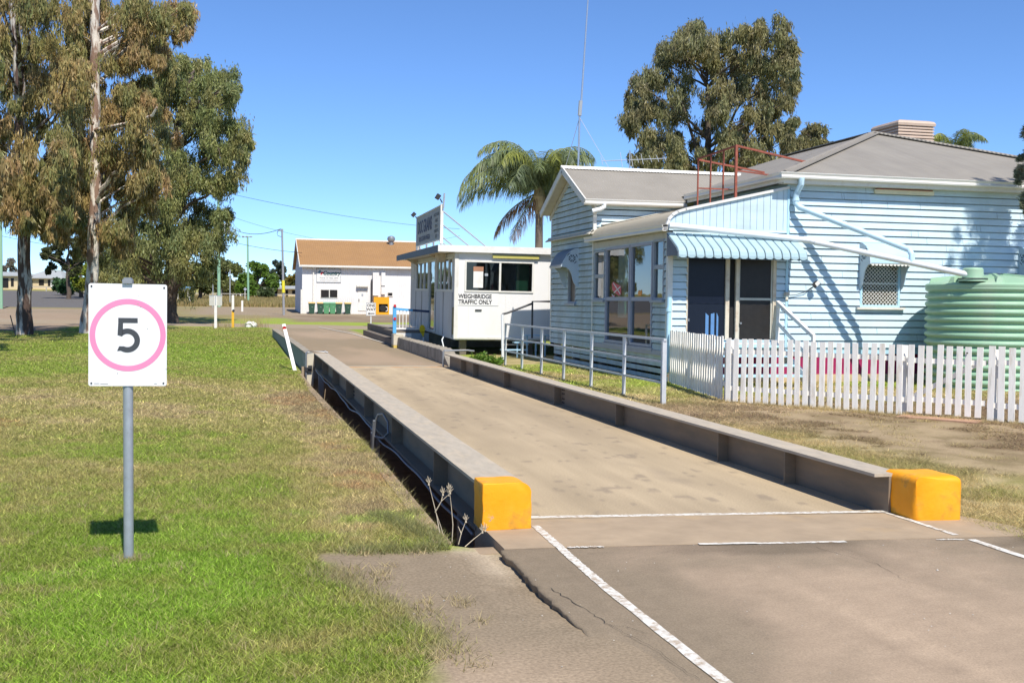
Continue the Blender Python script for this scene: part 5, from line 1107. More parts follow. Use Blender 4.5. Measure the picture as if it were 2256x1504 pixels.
def wz(py, px=770): return z0 + (690.6 + .014 * (px - 770) - py) * 4.25 / 100.0
def panel(px0, px1, py0, py1, d, m, name, par, off=0): 
    bb = MB(); bb.box(wx(px0), wx(px1), SHY - d - off, SHY - .001 - off, wz(py1, (px0 + px1) / 2), wz(py0, (px0 + px1) / 2)); return bb.build(name, m, par)
sgn = panel(696, 749, 595, 622, .05, m_white, 'sign_board', s)
b = MB(); f0 = (wx(696), wx(749), wz(622), wz(595)); y_ = SHY - .06
for a in ((f0[0] - .04, f0[1] + .04, f0[3], f0[3] + .05), (f0[0] - .04, f0[1] + .04, f0[2] - .05, f0[2]), (f0[0] - .05, f0[0], f0[2], f0[3]), (f0[1], f0[1] + .05, f0[2], f0[3])): b.box(a[0], a[1], y_, y_ + .05, a[2], a[3])
b.build('sign_frame', m_greyt, sgn)
yF = SHY - .052; tdir = ((1, 0, 0), (0, 0, 1))
text(sgn, 'Country', mat('dark_green_letters', (.02, .10, .10), var=0), (wx(728.5), yF, wz(606.5)), *tdir, .46, bold=.04, shear=.25, lift=.01)
text(sgn, 'Phone: 07 4662 3544', m_greyt, (wx(722.5), yF, wz(615)), *tdir, .20, bold=.015, shear=.2, lift=.01, width=.98)
b = MB(); b.box(wx(712), wx(738), yF - .008, yF, wz(608.7), wz(608.0)); b.box(wx(702), wx(743), yF - .008, yF, wz(618.9), wz(617.9)); b.build('small_print', m_greyt, sgn)
lx, lz_ = wx(704), wz(602.5); b = MB(); b.mi = 0; b.add([(lx - .28, yF - .01, lz_ + .05), (lx - .05, yF - .01, lz_ + .25), (lx + .10, yF - .01, lz_ + .12), (lx - .12, yF - .01, lz_ - .08)], [(0, 1, 2, 3)]); b.mi = 1
b.add([(lx - .02, yF - .012, lz_ - .02), (lx + .14, yF - .012, lz_ + .10), (lx + .30, yF - .012, lz_ + .02), (lx + .02, yF - .012, lz_ - .22)], [(0, 1, 2, 3)]); b.build('emblem', [mat('grey_teal_print', (.12, .22, .26), var=0), m_red], sgn)
fr = panel(704, 743, 637.5, 656, .05, m_trim, 'window', s); panel(705, 723, 638.5, 654.5, .02, m_screen, 'pane', fr, .05); panel(725, 742, 638.5, 654.5, .02, m_screen, 'pane', fr, .05)
fr = panel(789, 809, 640, 684, .05, m_white, 'door', s); panel(788, 810, 638.5, 640.5, .12, m_galv, 'door_hood', fr); panel(797, 801, 647, 652, .02, m_greyt, 'door_sticker', fr, .05); panel(790.5, 792, 658, 664, .04, m_dark, 'handle', fr, .05)
panel(785, 812, 627.5, 632, .35, m_trim, 'light_box', s)
panel(822, 836, 601, 651, .45, m_shed, 'duct_box', s); panel(842, 851, 601, 629, .25, m_shed, 'duct_box', s); panel(842, 851, 632, 648, .25, m_shed, 'duct_box', s)
fr = panel(857, 869, 643, 653, .08, m_trim, 'window', s); panel(858, 868, 645, 651, .02, m_screen, 'pane', fr, .08)
b = MB(); b.tube([(wx(848), SHY - .02, wz(621)), (wx(848), SHY - .06, wz(621))], .16, 14); b.build('vent_cap', m_greyt, s)
t = thing('yellow_skip', 'orange yellow machine cabinet with a black opening against the white shed', 'machine', (wx(840), SHY - 1, z0))
b = MB(); b.box(wx(822), wx(833), SHY - 1.4, SHY - .5, z0 - .05, wz(654, 840)); b.box(wx(833) + .01, wx(857), SHY - 1.3, SHY - .5, wz(669, 840), wz(654, 840)); b.box(wx(854), wx(857), SHY - 1.3, SHY - .5, z0 - .05, wz(669.1, 840)); b.box(wx(833) + .01, wx(854), SHY - 1.3, SHY - .5, z0 - .05, wz(687, 840)); b.build('cabinet', mat('orange_yellow_paint', (.74, .34, .01), rough=.5, var=.08, scale=1), t)
b = MB(); b.box(wx(833) + .02, wx(854) - .01, SHY - 1.1, SHY - .55, wz(687, 840), wz(669, 840)); b.tube([(wx(843), SHY - 1.25, wz(678, 840)), (wx(843), SHY - 1.1, wz(678, 840))], .3, 14); b.build('opening', m_black, t)
b = MB(); b.tube([(wx(849) + .2 * math.cos(k), SHY - 1.28, wz(680, 840) + .22 * math.sin(k)) for k in (-1.5, -.8, 0, .8, 1.5)], .04, 6); b.build('hose_loop', m_white, t)
b = MB(); b.box(wx(818.5), wx(820.5), SHY - .3, SHY - .1, z0, wz(615)); b.build('flue', m_dark, t)
m_bing = mat('dark_green_bin', (.035, .085, .055), rough=.5, var=.06); m_bing2 = mat('mid_green_bin', (.10, .30, .14), rough=.5, var=.06); m_binl = mat('yellow_bin_lid', (.60, .36, .08), rough=.5, var=.08)
def wheelie(x, y, body, lid, label):
    zz = gz(x, y); t = thing('wheelie_bin', label, 'wheelie bin', (x, y, zz), 'wheelie bins along the shed wall')
    b = MB(); lo = [(x - .21, y - .22), (x + .21, y - .22), (x + .21, y + .24), (x - .21, y + .24)]; hi = [(x - .28, y - .32), (x + .28, y - .32), (x + .28, y + .34), (x - .28, y + .34)]
    b.add([(*p, zz + .04) for p in lo] + [(*p, zz + .95) for p in hi], [(3, 2, 1, 0), (4, 5, 6, 7), (0, 1, 5, 4), (1, 2, 6, 5), (2, 3, 7, 6), (3, 0, 4, 7)]); b.box(x - .30, x + .30, y - .335, y + .35, zz + .90, zz + .955); b.build('body', body, t)
    b = MB(); b.prism([(x - .31, y - .36, zz + .96), (x - .31, y + .38, zz + .98), (x - .31, y + .30, zz + 1.06), (x - .31, y - .2, zz + 1.07), (x - .31, y - .34, zz + 1.01)], (.62, 0, 0)); b.build('lid', lid, t)
    for sx in (-.25, .25): b = MB(); b.tube([(x + sx - .03, y + .28, zz + .1), (x + sx + .03, y + .28, zz + .1)], .1, 12); b.build('wheel', m_dark, t)
    b = MB(); b.box(x - .03, x + .10, y - .285, y - .27, zz + .62, zz + .74); b.build('sticker', m_white, t)
for px, bd_, ld, lb in ((686, m_bing, m_binl, 'dark green wheelie bin with yellow lid standing alone nearest the shed gable'), (705, m_bing, m_binl, 'dark green wheelie bin with yellow lid under the left half of the shed window'), (718.5, m_bing2, m_bing2, 'mid green wheelie bin with green lid next to the yellow-lidded bin under the window'), (732.5, m_bing2, m_bing2, 'mid green wheelie bin with green lid under the right half of the shed window'), (746.5, m_bing, m_binl, 'dark green wheelie bin with yellow lid ending the close row of four'), (766.5, m_bing, m_binl, 'dark green wheelie bin with yellow lid standing alone left of the shed door')):
    wheelie(wx(px) - .12, SHY - 1.0, bd_, ld, lb)
# ---- one way sign, grey sign back, marker posts
def postsign(name, label, px, D, cat): x, y = bearing(px, D); t = thing(name, label, cat, (x, y, gz(x, y))); return t, x, y, gz(x, y)
t, x, y, z = postsign('one_way_sign', 'white ONE WAY sign with a black arrow pointing left, beyond the bridge', 816.5, 66.0, 'road sign')
k = 66.0 / F_PX
b = MB(); b.tube([(x, y, z - .1), (x, y, z + 1.3)], .035, 8); b.build('post', m_pvc, t)
b = MB(); w = 10.7 * k; zt_, zb_ = z + 1.42, z + .63; b.box(x - w, x + w, y - .05, y - .04, zb_, zt_); pl = b.build('sign_plate', m_white, t)
b = MB()
for a in ((x - w, x + w, zt_ - .03, zt_), (x - w, x + w, zb_, zb_ + .03), (x - w, x - w + .03, zb_ + .03, zt_ - .03), (x + w - .03, x + w, zb_ + .03, zt_ - .03)): b.box(a[0], a[1], y - .056, y - .0505, a[2], a[3])
b.build('border', m_greyt, pl)
text(pl, 'ONE', m_blk, (x, y - .051, zt_ - .25), (1, 0, 0), (0, 0, 1), .235, bold=.02, lift=.006); text(pl, 'WAY', m_blk, (x, y - .051, zt_ - .49), (1, 0, 0), (0, 0, 1), .235, bold=.02, lift=.006)
b = MB(); za = zb_ + .13; b.poly([(x - .21, y - .058, za), (x - .09, y - .058, za + .07), (x - .09, y - .058, za - .07)]); b.box(x - .09, x + .21, y - .059, y - .0505, za - .025, za + .025); b.build('arrow', m_blk, pl)
t, x, y, z = postsign('notice_sign', 'grey back of a small rectangular sign on a white post on the lawn', 474.5, 58, 'sign')
k = 58 / F_PX; b = MB(); b.box(x - .07, x + .07, y - .06, y + .0, z - .1, z + 1.72); b.build('post', m_white, t)
b = MB(); b.box(x - .33, x + .33, y + .0, y + .03, z + 1.2, z + 1.74); pl = b.build('sign_plate', mat('grey_sign_back', (.50, .49, .44), rough=.6, var=.06), t)
b = MB(); b.box(x - .345, x + .345, y - .004, y - .0, z + 1.70, z + 1.75); b.box(x - .02, x + .02, y - .075, y - .06, z + 1.25, z + 1.78); b.build('bracket', m_greyt, pl)
t, x, y, z = postsign('marker_post', 'square marker post painted white above and yellow below on the lawn edge', 512.5, 59.5, 'post')
b = MB(); b.mi = 0; b.box(x - .065, x + .065, y - .06, y + .06, z + .92, z + 1.78); b.mi = 1; b.box(x - .065, x + .065, y - .06, y + .06, z - .1, z + .92); b.build('painted_post', [m_white, mat('golden_yellow_paint', (.72, .40, .03), rough=.5, var=.1)], t)
b = MB(); b.tube([(x + .03, y - .06, z + .93), (x + .03, y - .085, z + .93)], .07, 10); b.build('dark_bolt', m_dark, t)
t, x, y, z = postsign('marker_post', 'short white marker post in the dry verge beyond the lawn', 533, 104, 'post')
b = MB(); b.box(x - .09, x + .09, y - .06, y + .06, z - .1, z + 1.05); b.build('painted_post', m_white, t)
for px, lb in ((658, 'cream bollard post at the corner of the white shed'),):
    t, x, y, z = postsign('bollard', lb, px + 6, 99.0, 'bollard'); b = MB(); b.box(x - .1, x + .1, y - .1, y + .1, z - .1, z + 2.2); b.build('post', m_trim, t)
t, x, y, z = postsign('painted_rock', 'lumpy white painted rock at the lawn edge near the marker post', 552, 60.5, 'rock')
bm = bmesh.new(); bmesh.ops.create_icosphere(bm, subdivisions=3, radius=.25)
for v in bm.verts: v.co = Vector((v.co.x * 1.25 + x, v.co.y + y, v.co.z * .75 + z + .1)) + v.co.normalized() * .07 * math.sin(v.co.x * 23 + v.co.y * 31 + v.co.z * 17)
mb = MB(); bm.verts.index_update(); mb.add([v.co for v in bm.verts], [[v.index for v in f.verts] for f in bm.faces]); bm.free(); mb.build('stone', mat('white_painted_stone', (.66, .64, .60), rough=.8, var=.25, scale=9), t)
x, y = bearing(28, 43.5); t = thing('star_picket', 'thin dark steel picket leaning beside the leftmost gum trunk', 'stake', (x, y, 0)); b = MB(); b.bar((*bearing(35, 43.5), -.05), (*bearing(22, 43.8), .85), .03, .03); b.build('stake', m_dark, t)
# ---- power poles
m_gpole = mat('green_painted_pole', (.24, .42, .28), rough=.75, var=.1, scale=2, stretch=(4, 4, .3)); m_ins = mat('grey_insulator', (.30, .31, .33), rough=.5, var=.1)
def pole(px, D, ytop, label, r=.16, m=m_gpole, lean=0, ybase=None):
    x, y = bearing(px, D); z = gz(x, y); t = thing('power_pole', label, 'power pole', (x, y, z))
    xt, yt, zt_ = aim(px - lean, ytop, D); b = MB(); b.tube([(x, y, z - .3), (xt, yt, zt_)], [r, r * .72], 12); b.build('pole', m, t, smooth=True); return t, Vector((xt, yt, zt_)), Vector((x, y, z))
D1 = 122
t, top, base = pole(482, D1, 420, 'green painted power pole carrying a transformer beside the large gum', .19, lean=2)
s_ = D1 / F_PX
for py, w in ((424, 15), (432, 9)):
    b = MB(); c = Vector(aim(482, py, D1)); b.bar(c - Vector((w * s_, 0, 0)), c + Vector((w * s_, 0, .05)), .12, .12); b.build('crossarm', m_ins, t)
    b = MB()
    for u in (-.9, -.5, .5, .9): p = c + Vector((w * s_ * u, 0, .05)); b.lathe(p, [(.06, 0), (.10, .1), (.05, .2), (.09, .3), (.001, .36)], 8)
    b.build('insulators', m_ins, t)
b = MB(); c = Vector(aim(497, 515, D1)); b.lathe(c, [(.001, 0), (.45, 0), (.48, .1), (.48, 1.0), (.3, 1.15), (.001, 1.15)], 16); tr = b.build('transformer', mat('pale_grey_tank', (.52, .52, .50), rough=.5, var=.08), t, smooth=True)
b = MB()
for u in (-.25, 0, .25): b.tube([c + Vector((u, 0, 1.1)), c + Vector((u * 1.6, 0, 1.8))], .06, 6)
b.build('bushings', m_ins, tr)
b = MB(); c2 = Vector(aim(489, 505, D1)); b.bar(c2 - Vector((.5, 0, 0)), c2 + Vector((.9, 0, 0)), .12, .12); b.build('bracket', m_ins, t)
b = MB(); b.tube([aim(506, 516, D1), aim(512, 506, D1), aim(515, 497, D1), aim(511, 490, D1), aim(500, 492, D1)], .03, 5); b.build('loop_wire', m_dark, t)
P1 = Vector(aim(492, 425, D1)); P1b = Vector(aim(486, 470, D1)); P1c = Vector(aim(490, 528, D1))
t, top2, base2 = pole(546.5, 140, 522, 'green painted pole with a bracketed lamp head on top, before the bushy trees', .15, lean=2)
b = MB(); c = Vector(aim(543, 523, 140)); b.bar(c + Vector((-.62, 0, 0)), c + Vector((.62, 0, .05)), .14, .10); b.build('crossarm', m_ins, t)
b = MB()
for u in (-.5, .0, .5): b.lathe(c + Vector((u, 0, .05)), [(.2, 0), (.12, .1), (.001, .14)], 8)
b.build('lamp_head', m_ins, t)
t, top3, base3 = pole(625, 93, 505, 'grey steel pole with a yellow safety band between lawn and shed', .105, mat('grey_steel_pole', (.36, .36, .37), rough=.5, var=.1, metal=.4), lean=5)
b = MB(); f_ = lambda zq: base3.lerp(top3, (zq - base3.z) / (top3.z - base3.z)); b.tube([f_(base3.z + 1.9), f_(base3.z + 2.95)], .135, 12); b.build('yellow_band', mat('lemon_yellow_band', (.70, .62, .04), rough=.4, var=.15), t)
b = MB(); c = top3; b.bar(c + Vector((-.3, 0, -.15)), c + Vector((.12, 0, -.12)), .07, .07); b.build('bracket', m_ins, t)
b = MB(); b.tube([aim(617, 507, 93), aim(612, 508, 93), aim(609, 514, 93), aim(611, 520, 93), aim(618, 522, 93)], .025, 5); b.build('loop_wire', m_dark, t)
t, top4, base4 = pole(2, 100, 380, 'green painted pole at the edge of the gravel yard, behind the leftmost gum', .16, lean=0)
b = MB(); c = Vector(aim(2, 405, 100)); b.bar(c - Vector((1, 0, 0)), c + Vector((1, 0, 0)), .12, .12); b.build('crossarm', m_ins, t)
t, top5, base5 = pole(156, 190, 585, 'slim pale timber pole by the far cream house', .13, mat('pale_grey_timber_pole', (.45, .42, .33), rough=.8, var=.1))
t, top6, base6 = pole(343, 150, 600, 'short green painted pole stump among the shaded gum trunks', .2, m_gpole)
def wire(a, c, sag, r, label, n=24):
    a = Vector(a); c = Vector(c); b = MB(); pts = [a.lerp(c, i / n) - Vector((0, 0, sag * 4 * (i / n) * (1 - i / n))) for i in range(n + 1)]
    b.tube(pts, r, 5); o = b.build('power_line', m_dark, org=pts[0]); setp(o, label, 'power line', 'overhead power lines')
wire(P1, aim(1010, 505, 150), .6, .022, 'uppermost long power line running from the transformer pole to behind the office sign')
wire(P1b, aim(1010, 520, 150), 2.2, .015, 'second long power line below the uppermost one, crossing behind the office')
wire(aim(512, 505, D1), aim(617, 505, 93), .5, .028, 'short sagging service line between transformer pole and grey steel pole')
wire(P1c, aim(664, 557, 101), .2, .022, 'service line from the transformer pole down to the shed gable')
wire(aim(2, 520, 100), aim(482, 560, D1), .8, .018, 'low line between the leftmost green pole and the transformer pole')
for k_, (yy, zz) in enumerate(((2.9, 6.0), (3.12, 6.06), (3.75, 6.0), (4.0, 6.1))):
    pass
# ---- far houses and paddock furniture
m_ch = mat('cream_wall', (.60, .48, .30), rough=.7, var=.06, scale=.4); m_chr = mat('grey_green_iron_roof', (.36, .37, .36), rough=.6, var=.1, scale=.3, dirt=(.25, .33, .28), dscale=.2, damt=.6)
def far_house(label, px0, px1, D, ybase, yeave, yridge, roofm, windows, deep=9, hip=.22, wallm=None):
    x0, y0 = bearing(px0, D); x1, y1 = bearing(px1, D); z0 = gz((x0 + x1) / 2, y0); k = D / F_PX; he = (ybase - yeave) * k; hr = (ybase - yridge) * k
    t = thing('far_house', label, 'house', ((x0 + x1) / 2, y0, z0)); d = Vector((x1 - x0, y1 - y0, 0)); L = d.length; d.normalize(); n = Vector((-d.y, d.x, 0)); O = Vector((x0, y0, z0))
    W_ = lambda s, o, z: O + d * s + n * o + Vector((0, 0, z))
    b = MB(); b.prism([W_(0, 0, -.4), W_(L, 0, -.4), W_(L, deep, -.4), W_(0, deep, -.4)], (0, 0, he + .4)); b.build('wall', wallm or m_ch, t)
    b = MB(); e = .6; a_ = L * hip
    v = [W_(-e, -e, he), W_(L + e, -e, he), W_(L + e, deep + e, he), W_(-e, deep + e, he), W_(a_, deep / 2, hr), W_(L - a_, deep / 2, hr)]
    b.add(v, [(0, 1, 5, 4), (1, 2, 5), (2, 3, 4, 5), (3, 0, 4), (3, 2, 1, 0)]); b.prism([W_(-e, -e - .02, he - .14), W_(L + e, -e - .02, he - .14), W_(L + e, -e + .06, he - .14), W_(-e, -e + .06, he - .14)], (0, 0, .13)); b.build('roof', roofm, t)
    for u0, u1, w0, w1, kind_ in windows:
        b = MB(); b.prism([W_(L * u0, -.06, he * w0), W_(L * u1, -.06, he * w0), W_(L * u1, -.01, he * w0), W_(L * u0, -.01, he * w0)], (0, 0, he * (w1 - w0))); b.build('door' if kind_ == 'd' else 'window', m_screen if kind_ != 'w' else m_white, t)
    return t
far_house('far cream house with a grey hipped roof behind the gravel yard', 60, 133, 205, 642, 617, 598, m_chr, [(.10, .16, .05, .75, 'd'), (.35, .50, .35, .85, 's'), (.62, .72, .3, .85, 's'), (.70, .84, .2, .85, 'w')], hip=.30)
far_house('far low cream house with a flat grey roof left of the first gum trunk', -40, 38, 200, 642, 612, 603, m_chr, [(.55, .75, .1, .8, 's'), (.82, .9, .2, .8, 's')], hip=.1)
far_house('far cream house partly hidden by the grey steel pole', 598, 662, 178, 653, 631, 625, m_chr, [(.10, .20, .05, .85, 's'), (.48, .56, .05, .8, 'd'), (.7, .82, .4, .8, 's')], hip=.05, deep=7)
far_house('far white shed with a lean-to roof among the dark trees', 484, 530, 185, 652, 634, 628, m_white, [(.1, .3, .0, .8, 's'), (.65, .95, .0, .85, 'd')], hip=.02, deep=6, wallm=m_white)
def log_rail(label, px0, px1, D, h=.75):
    x0, y0 = bearing(px0, D); x1, y1 = bearing(px1, D); t = thing('log_fence', label, 'rail fence', ((x0 + x1) / 2, (y0 + y1) / 2, gz(x0, y0))); n = max(2, int(math.hypot(x1 - x0, y1 - y0) / 2.5))
    for i in range(n + 1):
        x, y = x0 + (x1 - x0) * i / n, y0 + (y1 - y0) * i / n; z = gz(x, y); b = MB(); b.box(x - .08, x + .08, y - .08, y + .08, z - .1, z + h); b.build('post', m_pole5, t)
        if i < n: x2, y2 = x0 + (x1 - x0) * (i + 1) / n, y0 + (y1 - y0) * (i + 1) / n; b = MB(); b.bar((x, y, z + h + .05), (x2, y2, gz(x2, y2) + h + .05), .11, .12); b.build('rail', m_pole5, t)
m_pole5 = mat('weathered_log', (.40, .37, .30), rough=.85, var=.2)
log_rail('weathered log rail fence before the far cream house with hipped roof', 60, 185, 192); log_rail('weathered log rail fence along the dry paddock below the bushy trees', 400, 560, 168); log_rail('weathered log rail fence before the cream house beside the steel pole', 560, 655, 170)
t, x, y, z = postsign('blue_sign', 'small blue and white board on two posts at the paddock edge', 407, 140, 'sign'); k = 140 / F_PX
b = MB(); b.box(x - 15 * k, x + 14 * k, y - .05, y, z + 1.72, z + 2.1); b.build('sign_board', mat('sky_blue_board', (.16, .42, .75), rough=.5), t); b = MB(); b.box(x - 14 * k, x + 1 * k, y - .05, y, z + 1.45, z + 1.68); b.build('sign_board', m_white, t)
for u in (-15, 6): b = MB(); b.box(x + u * k - .06, x + u * k + .06, y + .01, y + .13, z - .2, z + 2.1); b.build('post', m_trim, t)
t, x, y, z = postsign('road_sign', 'grey back of a round-cornered road sign beside the transformer pole', 464, 118, 'road sign'); k = 118 / F_PX
c = Vector(aim(464, 605, 118)); b = MB(); b.lathe(c, [(.0, 0)], 3) if 0 else b.prism([c + Vector((4 * k, 0, 9.5 * k)), c + Vector((-2 * k, 0, 8 * k)), c + Vector((-4.5 * k, 0, 1 * k)), c + Vector((-4 * k, 0, -4 * k)), c + Vector((-1 * k, 0, -8 * k)), c + Vector((4 * k, 0, -9 * k))], (0, .04, 0)); b.build('sign_plate', mat('grey_sign_metal', (.45, .46, .50), rough=.45, metal=.4), t)
b = MB(); b.tube([(c.x + 4.2 * k, c.y + .1, z - .2), (c.x + 4.2 * k, c.y + .1, c.z + 9 * k)], .05, 6); b.build('post', m_greyt, t)
t, x, y, z = postsign('diamond_sign', 'small grey diamond road sign on a thin post before the bushy trees', 539, 150, 'road sign'); c = Vector(aim(539.5, 637, 150)); k = 150 / F_PX
b = MB(); b.prism([c + Vector((0, 0, 4 * k)), c + Vector((-4 * k, 0, 0)), c + Vector((0, 0, -4 * k)), c + Vector((4 * k, 0, 0))], (0, .04, 0)); b.build('sign_plate', MATS['grey_sign_metal'], t); b = MB(); b.tube([(x, y + .1, z), (x, y + .1, c.z)], .05, 6); b.build('post', m_trim, t)
for px, D, h, lb in ((417, 132, 1.25, 'white painted bollard at the paddock edge under the blue sign'), (506, 128, 4.2, 'thin grey sign post standing in the dry grass right of the transformer pole')):
    t, x, y, z = postsign('bollard' if h < 2 else 'sign_post', lb, px, D, 'bollard' if h < 2 else 'post'); b = MB(); w = .10 if h < 2 else .05; b.box(x - w, x + w, y - w, y + w, z - .2, z + h); b.box(x - w * 1.2, x + w * 1.2, y - w * 1.2, y + w * 1.2, z + h, z + h + .04); b.build('post', m_white if h < 2 else m_greyt, t)
# ================================================================== TREES
m_leaf = mat('gum_leaves', (1, 1, 1), rough=.5, var=0, spec=.35, attr='tone', transl=.25)
m_bark = mat('mottled_gum_bark', (.52, .48, .43), rough=.85, var=.15, scale=3, bump=.5, bscale=14, dirt=(.075, .042, .030), dscale=1.5, damt=.97, dlo=.42, dhi=.50, stretch=(2.6, 2.6, .5))
m_barkl = mat('pale_gum_bark', (.66, .60, .52), rough=.8, var=.1, scale=3, bump=.4, bscale=12, dirt=(.20, .11, .07), dscale=1.8, damt=.92, dlo=.46, dhi=.54, stretch=(2.4, 2.4, .55))
m_barkd = mat('dark_tree_bark', (.10, .075, .055), rough=.9, var=.3, scale=4, bump=.5, bscale=20)
def leaves(centers, radii, per, Ln, Wd, droop, tones, squash=.8, twig=14, spread=.16, tr=1.0):
    """drooping leaves hung in small sprays through clusters; returns vertices, quads, colours"""
    centers = np.asarray(centers, float); radii = np.asarray(radii, float); n = len(centers); nt_ = n * twig
    ci = np.repeat(np.arange(n), twig)
    d = RNG.normal(size=(nt_, 3)); d /= np.linalg.norm(d, axis=1, keepdims=True)
    rr = RNG.uniform(.35, 1.0, (nt_, 1)) ** .6 * radii[ci][:, None]
    tp = centers[ci] + d * rr * np.array([1, 1, squash])
    k = max(1, per // twig); ti = np.repeat(np.arange(nt_), k); m = len(ti)
    sp = radii[ci][ti][:, None] * spread
    p = tp[ti] + RNG.normal(size=(m, 3)) * sp * np.array([.72, .72, 1.7]) - np.array([0, 0, .6]) * sp * RNG.uniform(0, 1.5, (m, 1))
    a = RNG.uniform(0, 2 * np.pi, m); h = np.stack([np.cos(a), np.sin(a), np.zeros(m)], -1)
    dr = np.clip(droop + RNG.normal(size=m) * .25, -1, 1.3)[:, None]
    ax = h * (1 - np.clip(dr, 0, .92)) + np.array([0, 0, -1]) * dr; ax /= np.linalg.norm(ax, axis=1, keepdims=True)
    b_ = RNG.uniform(0, 2 * np.pi, m); q_ = np.stack([np.cos(b_), np.sin(b_), RNG.uniform(-.4, .4, m)], -1)
    sd = np.cross(ax, q_); sd /= np.linalg.norm(sd, axis=1, keepdims=True) + 1e-9
    L_ = Ln * RNG.uniform(.6, 1.35, (m, 1)); W_ = Wd * RNG.uniform(.6, 1.35, (m, 1))
    V = np.stack([p, p + ax * L_ * .45 + sd * W_ * .5, p + ax * L_, p + ax * L_ * .45 - sd * W_ * .5], 1)
    tones = np.asarray(tones, float); w = RNG.integers(0, len(tones), n); tc_ = RNG.integers(0, len(tones), nt_)
    c = tones[w][ci][ti] * .55 + tones[tc_][ti] * .45; c = c * RNG.uniform(.6, 1.5, (m, 1)) * tr
    return V.reshape(-1, 3), np.arange(4 * m).reshape(m, 4), np.repeat(c[:, None], 4, 1).reshape(-1, 3)
def join(parts):
    off = np.cumsum([0] + [len(p[0]) for p in parts[:-1]])
    return np.concatenate([p[0] for p in parts]), np.concatenate([p[1] + o for p, o in zip(parts, off)]), np.concatenate([p[2] for p in parts])
def wobble(a, c, n, w, up=.0):
    a = Vector(a); c = Vector(c); out = []
    for i in range(n + 1):
        f = i / n; p = a.lerp(c, f); s = math.sin(f * math.pi)
        out.append(p + Vector((random.uniform(-w, w) * s, random.uniform(-w, w) * s, up * s)))
    return out
def tree(name, label, D, trunk_px, r0, r1, blobs, per, Ln, Wd, droop, tones, bark, depth=2.5, dshift=0, nl=26, limb_r=.09, squash=.8, twig=14, extra_limbs=(), sub=(4, .62), tr=1.0, group=None, spread=.16, clear=True, flare=1.0, more=None, avoid=(), lz=2.2):
    k = D / F_PX; pts = [Vector(aim(px, py, D)) for px, py in trunk_px]; b0 = pts[0]; b0.z = gz(b0.x, b0.y)
    t = thing(name, label, 'tree', tuple(b0), group)
    b = MB(); n = len(pts); fine = []; rad = []
    for i in range(n - 1):
        for j in range(6):
            f = j / 6; p = pts[i].lerp(pts[i + 1], f); g_ = (i + f) / (n - 1); w = k * 2.0 * (0 if i + j == 0 else 1)
            fine.append(p + Vector((random.uniform(-w, w), random.uniform(-w, w), 0))); rad.append((r0 + (r1 - r0) * g_) * (1 + .22 * flare * max(0, 1 - g_ * 9)) * random.uniform(.95, 1.05))
    fine.append(pts[-1]); rad.append(r1); fine[0] = fine[0] - Vector((0, 0, .3)); b.tube(fine, rad, 12)
    cs, rs = [], []
    for px, py, rp in blobs:
        for q in range(sub[0]):
            Dq = D + dshift + random.uniform(-depth, depth); ang = random.uniform(0, 6.28); rr = rp * random.uniform(.3, 1.0)
            cpx, cpy = px + rr * math.cos(ang), py + rr * math.sin(ang) * .9; skip = False
            for line, wpx, Dl, prob in avoid:
                lx_ = float(np.interp(-cpy, [-a_[1] for a_ in line], [a_[0] for a_ in line]))
                if abs(cpx - lx_) < wpx + rp * sub[1] * .55 and random.random() < prob: Dq = max(Dq, Dl + random.uniform(.9, 2.2))
            c = aim(cpx, cpy, Dq); c = (c[0], c[1], max(c[2], gz(c[0], c[1]) + .4)); cs.append(c); rs.append(rp * k * sub[1] * random.uniform(.7, 1.15))
    nc = len(cs)
    if more:
        for px, py, rp in more[0]:
            for q in range(sub[0]):
                ang = random.uniform(0, 6.28); rr = rp * random.uniform(.2, 1.0); cs.append(aim(px + rr * math.cos(ang), py + rr * math.sin(ang), more[1] + random.uniform(-more[2], more[2]))); rs.append(rp * more[1] / F_PX * sub[1] * random.uniform(.7, 1.15))
    order = list(range(len(cs))); random.shuffle(order)
    for i in [i for i in order if cs[i][2] > b0.z + lz and (i < nc or lz < 3)][:nl]:
        c = Vector(cs[i]); best = min([q for q in range(len(fine)) if fine[q].z > b0.z + lz * .75] or range(len(fine)), key=lambda q: abs((c.z - (c - fine[q]).xy.length * .55) - fine[q].z) + .2 * (c - fine[q]).xy.length); f = fine[best]
        ln = (c - f).length; b.tube(wobble(f, c, 6, ln * .05, up=ln * .03), [limb_r * (1 - .82 * j / 6) * min(1.3, .5 + ln / 5) for j in range(7)], 6)
        for q in range(3):
            e = c + Vector((random.gauss(0, 1), random.gauss(0, 1), random.gauss(.2, .8))) * rs[i] * .7; b.tube(wobble(c, e, 3, .05), [limb_r * .28, limb_r * .2, limb_r * .14, limb_r * .08], 4, cap=False)
    for e in extra_limbs:
        lp = [Vector(aim(x_, y_, D + dd)) for x_, y_, dd in e[0]]; b.tube(lp, [e[1] * (1 - .7 * j / (len(lp) - 1)) for j in range(len(lp))], 7)
    b.build('trunk', bark, t, smooth=True)
    v, f, c = leaves(cs, rs, per, Ln, Wd, droop, tones, squash, twig, spread=spread, tr=tr)
    raw_mesh('crown', v, f, m_leaf, t, colors=c)
    return t
GUM = [(.20, .145, .055), (.115, .105, .036), (.165, .115, .045), (.090, .098, .034), (.185, .120, .055), (.130, .120, .042)]
GUMG = [(.090, .105, .034), (.115, .125, .040), (.080, .098, .038), (.130, .118, .042)]
GUMB = [(.125, .120, .050), (.105, .108, .048), (.150, .130, .055), (.115, .10, .05)]
DARK = [(.055, .08, .03), (.07, .10, .036), (.085, .11, .034)]
OLV = [(.13, .145, .042), (.155, .16, .05), (.10, .12, .038)]
BRI = [(.105, .185, .020), (.085, .155, .020), (.120, .190, .030)]
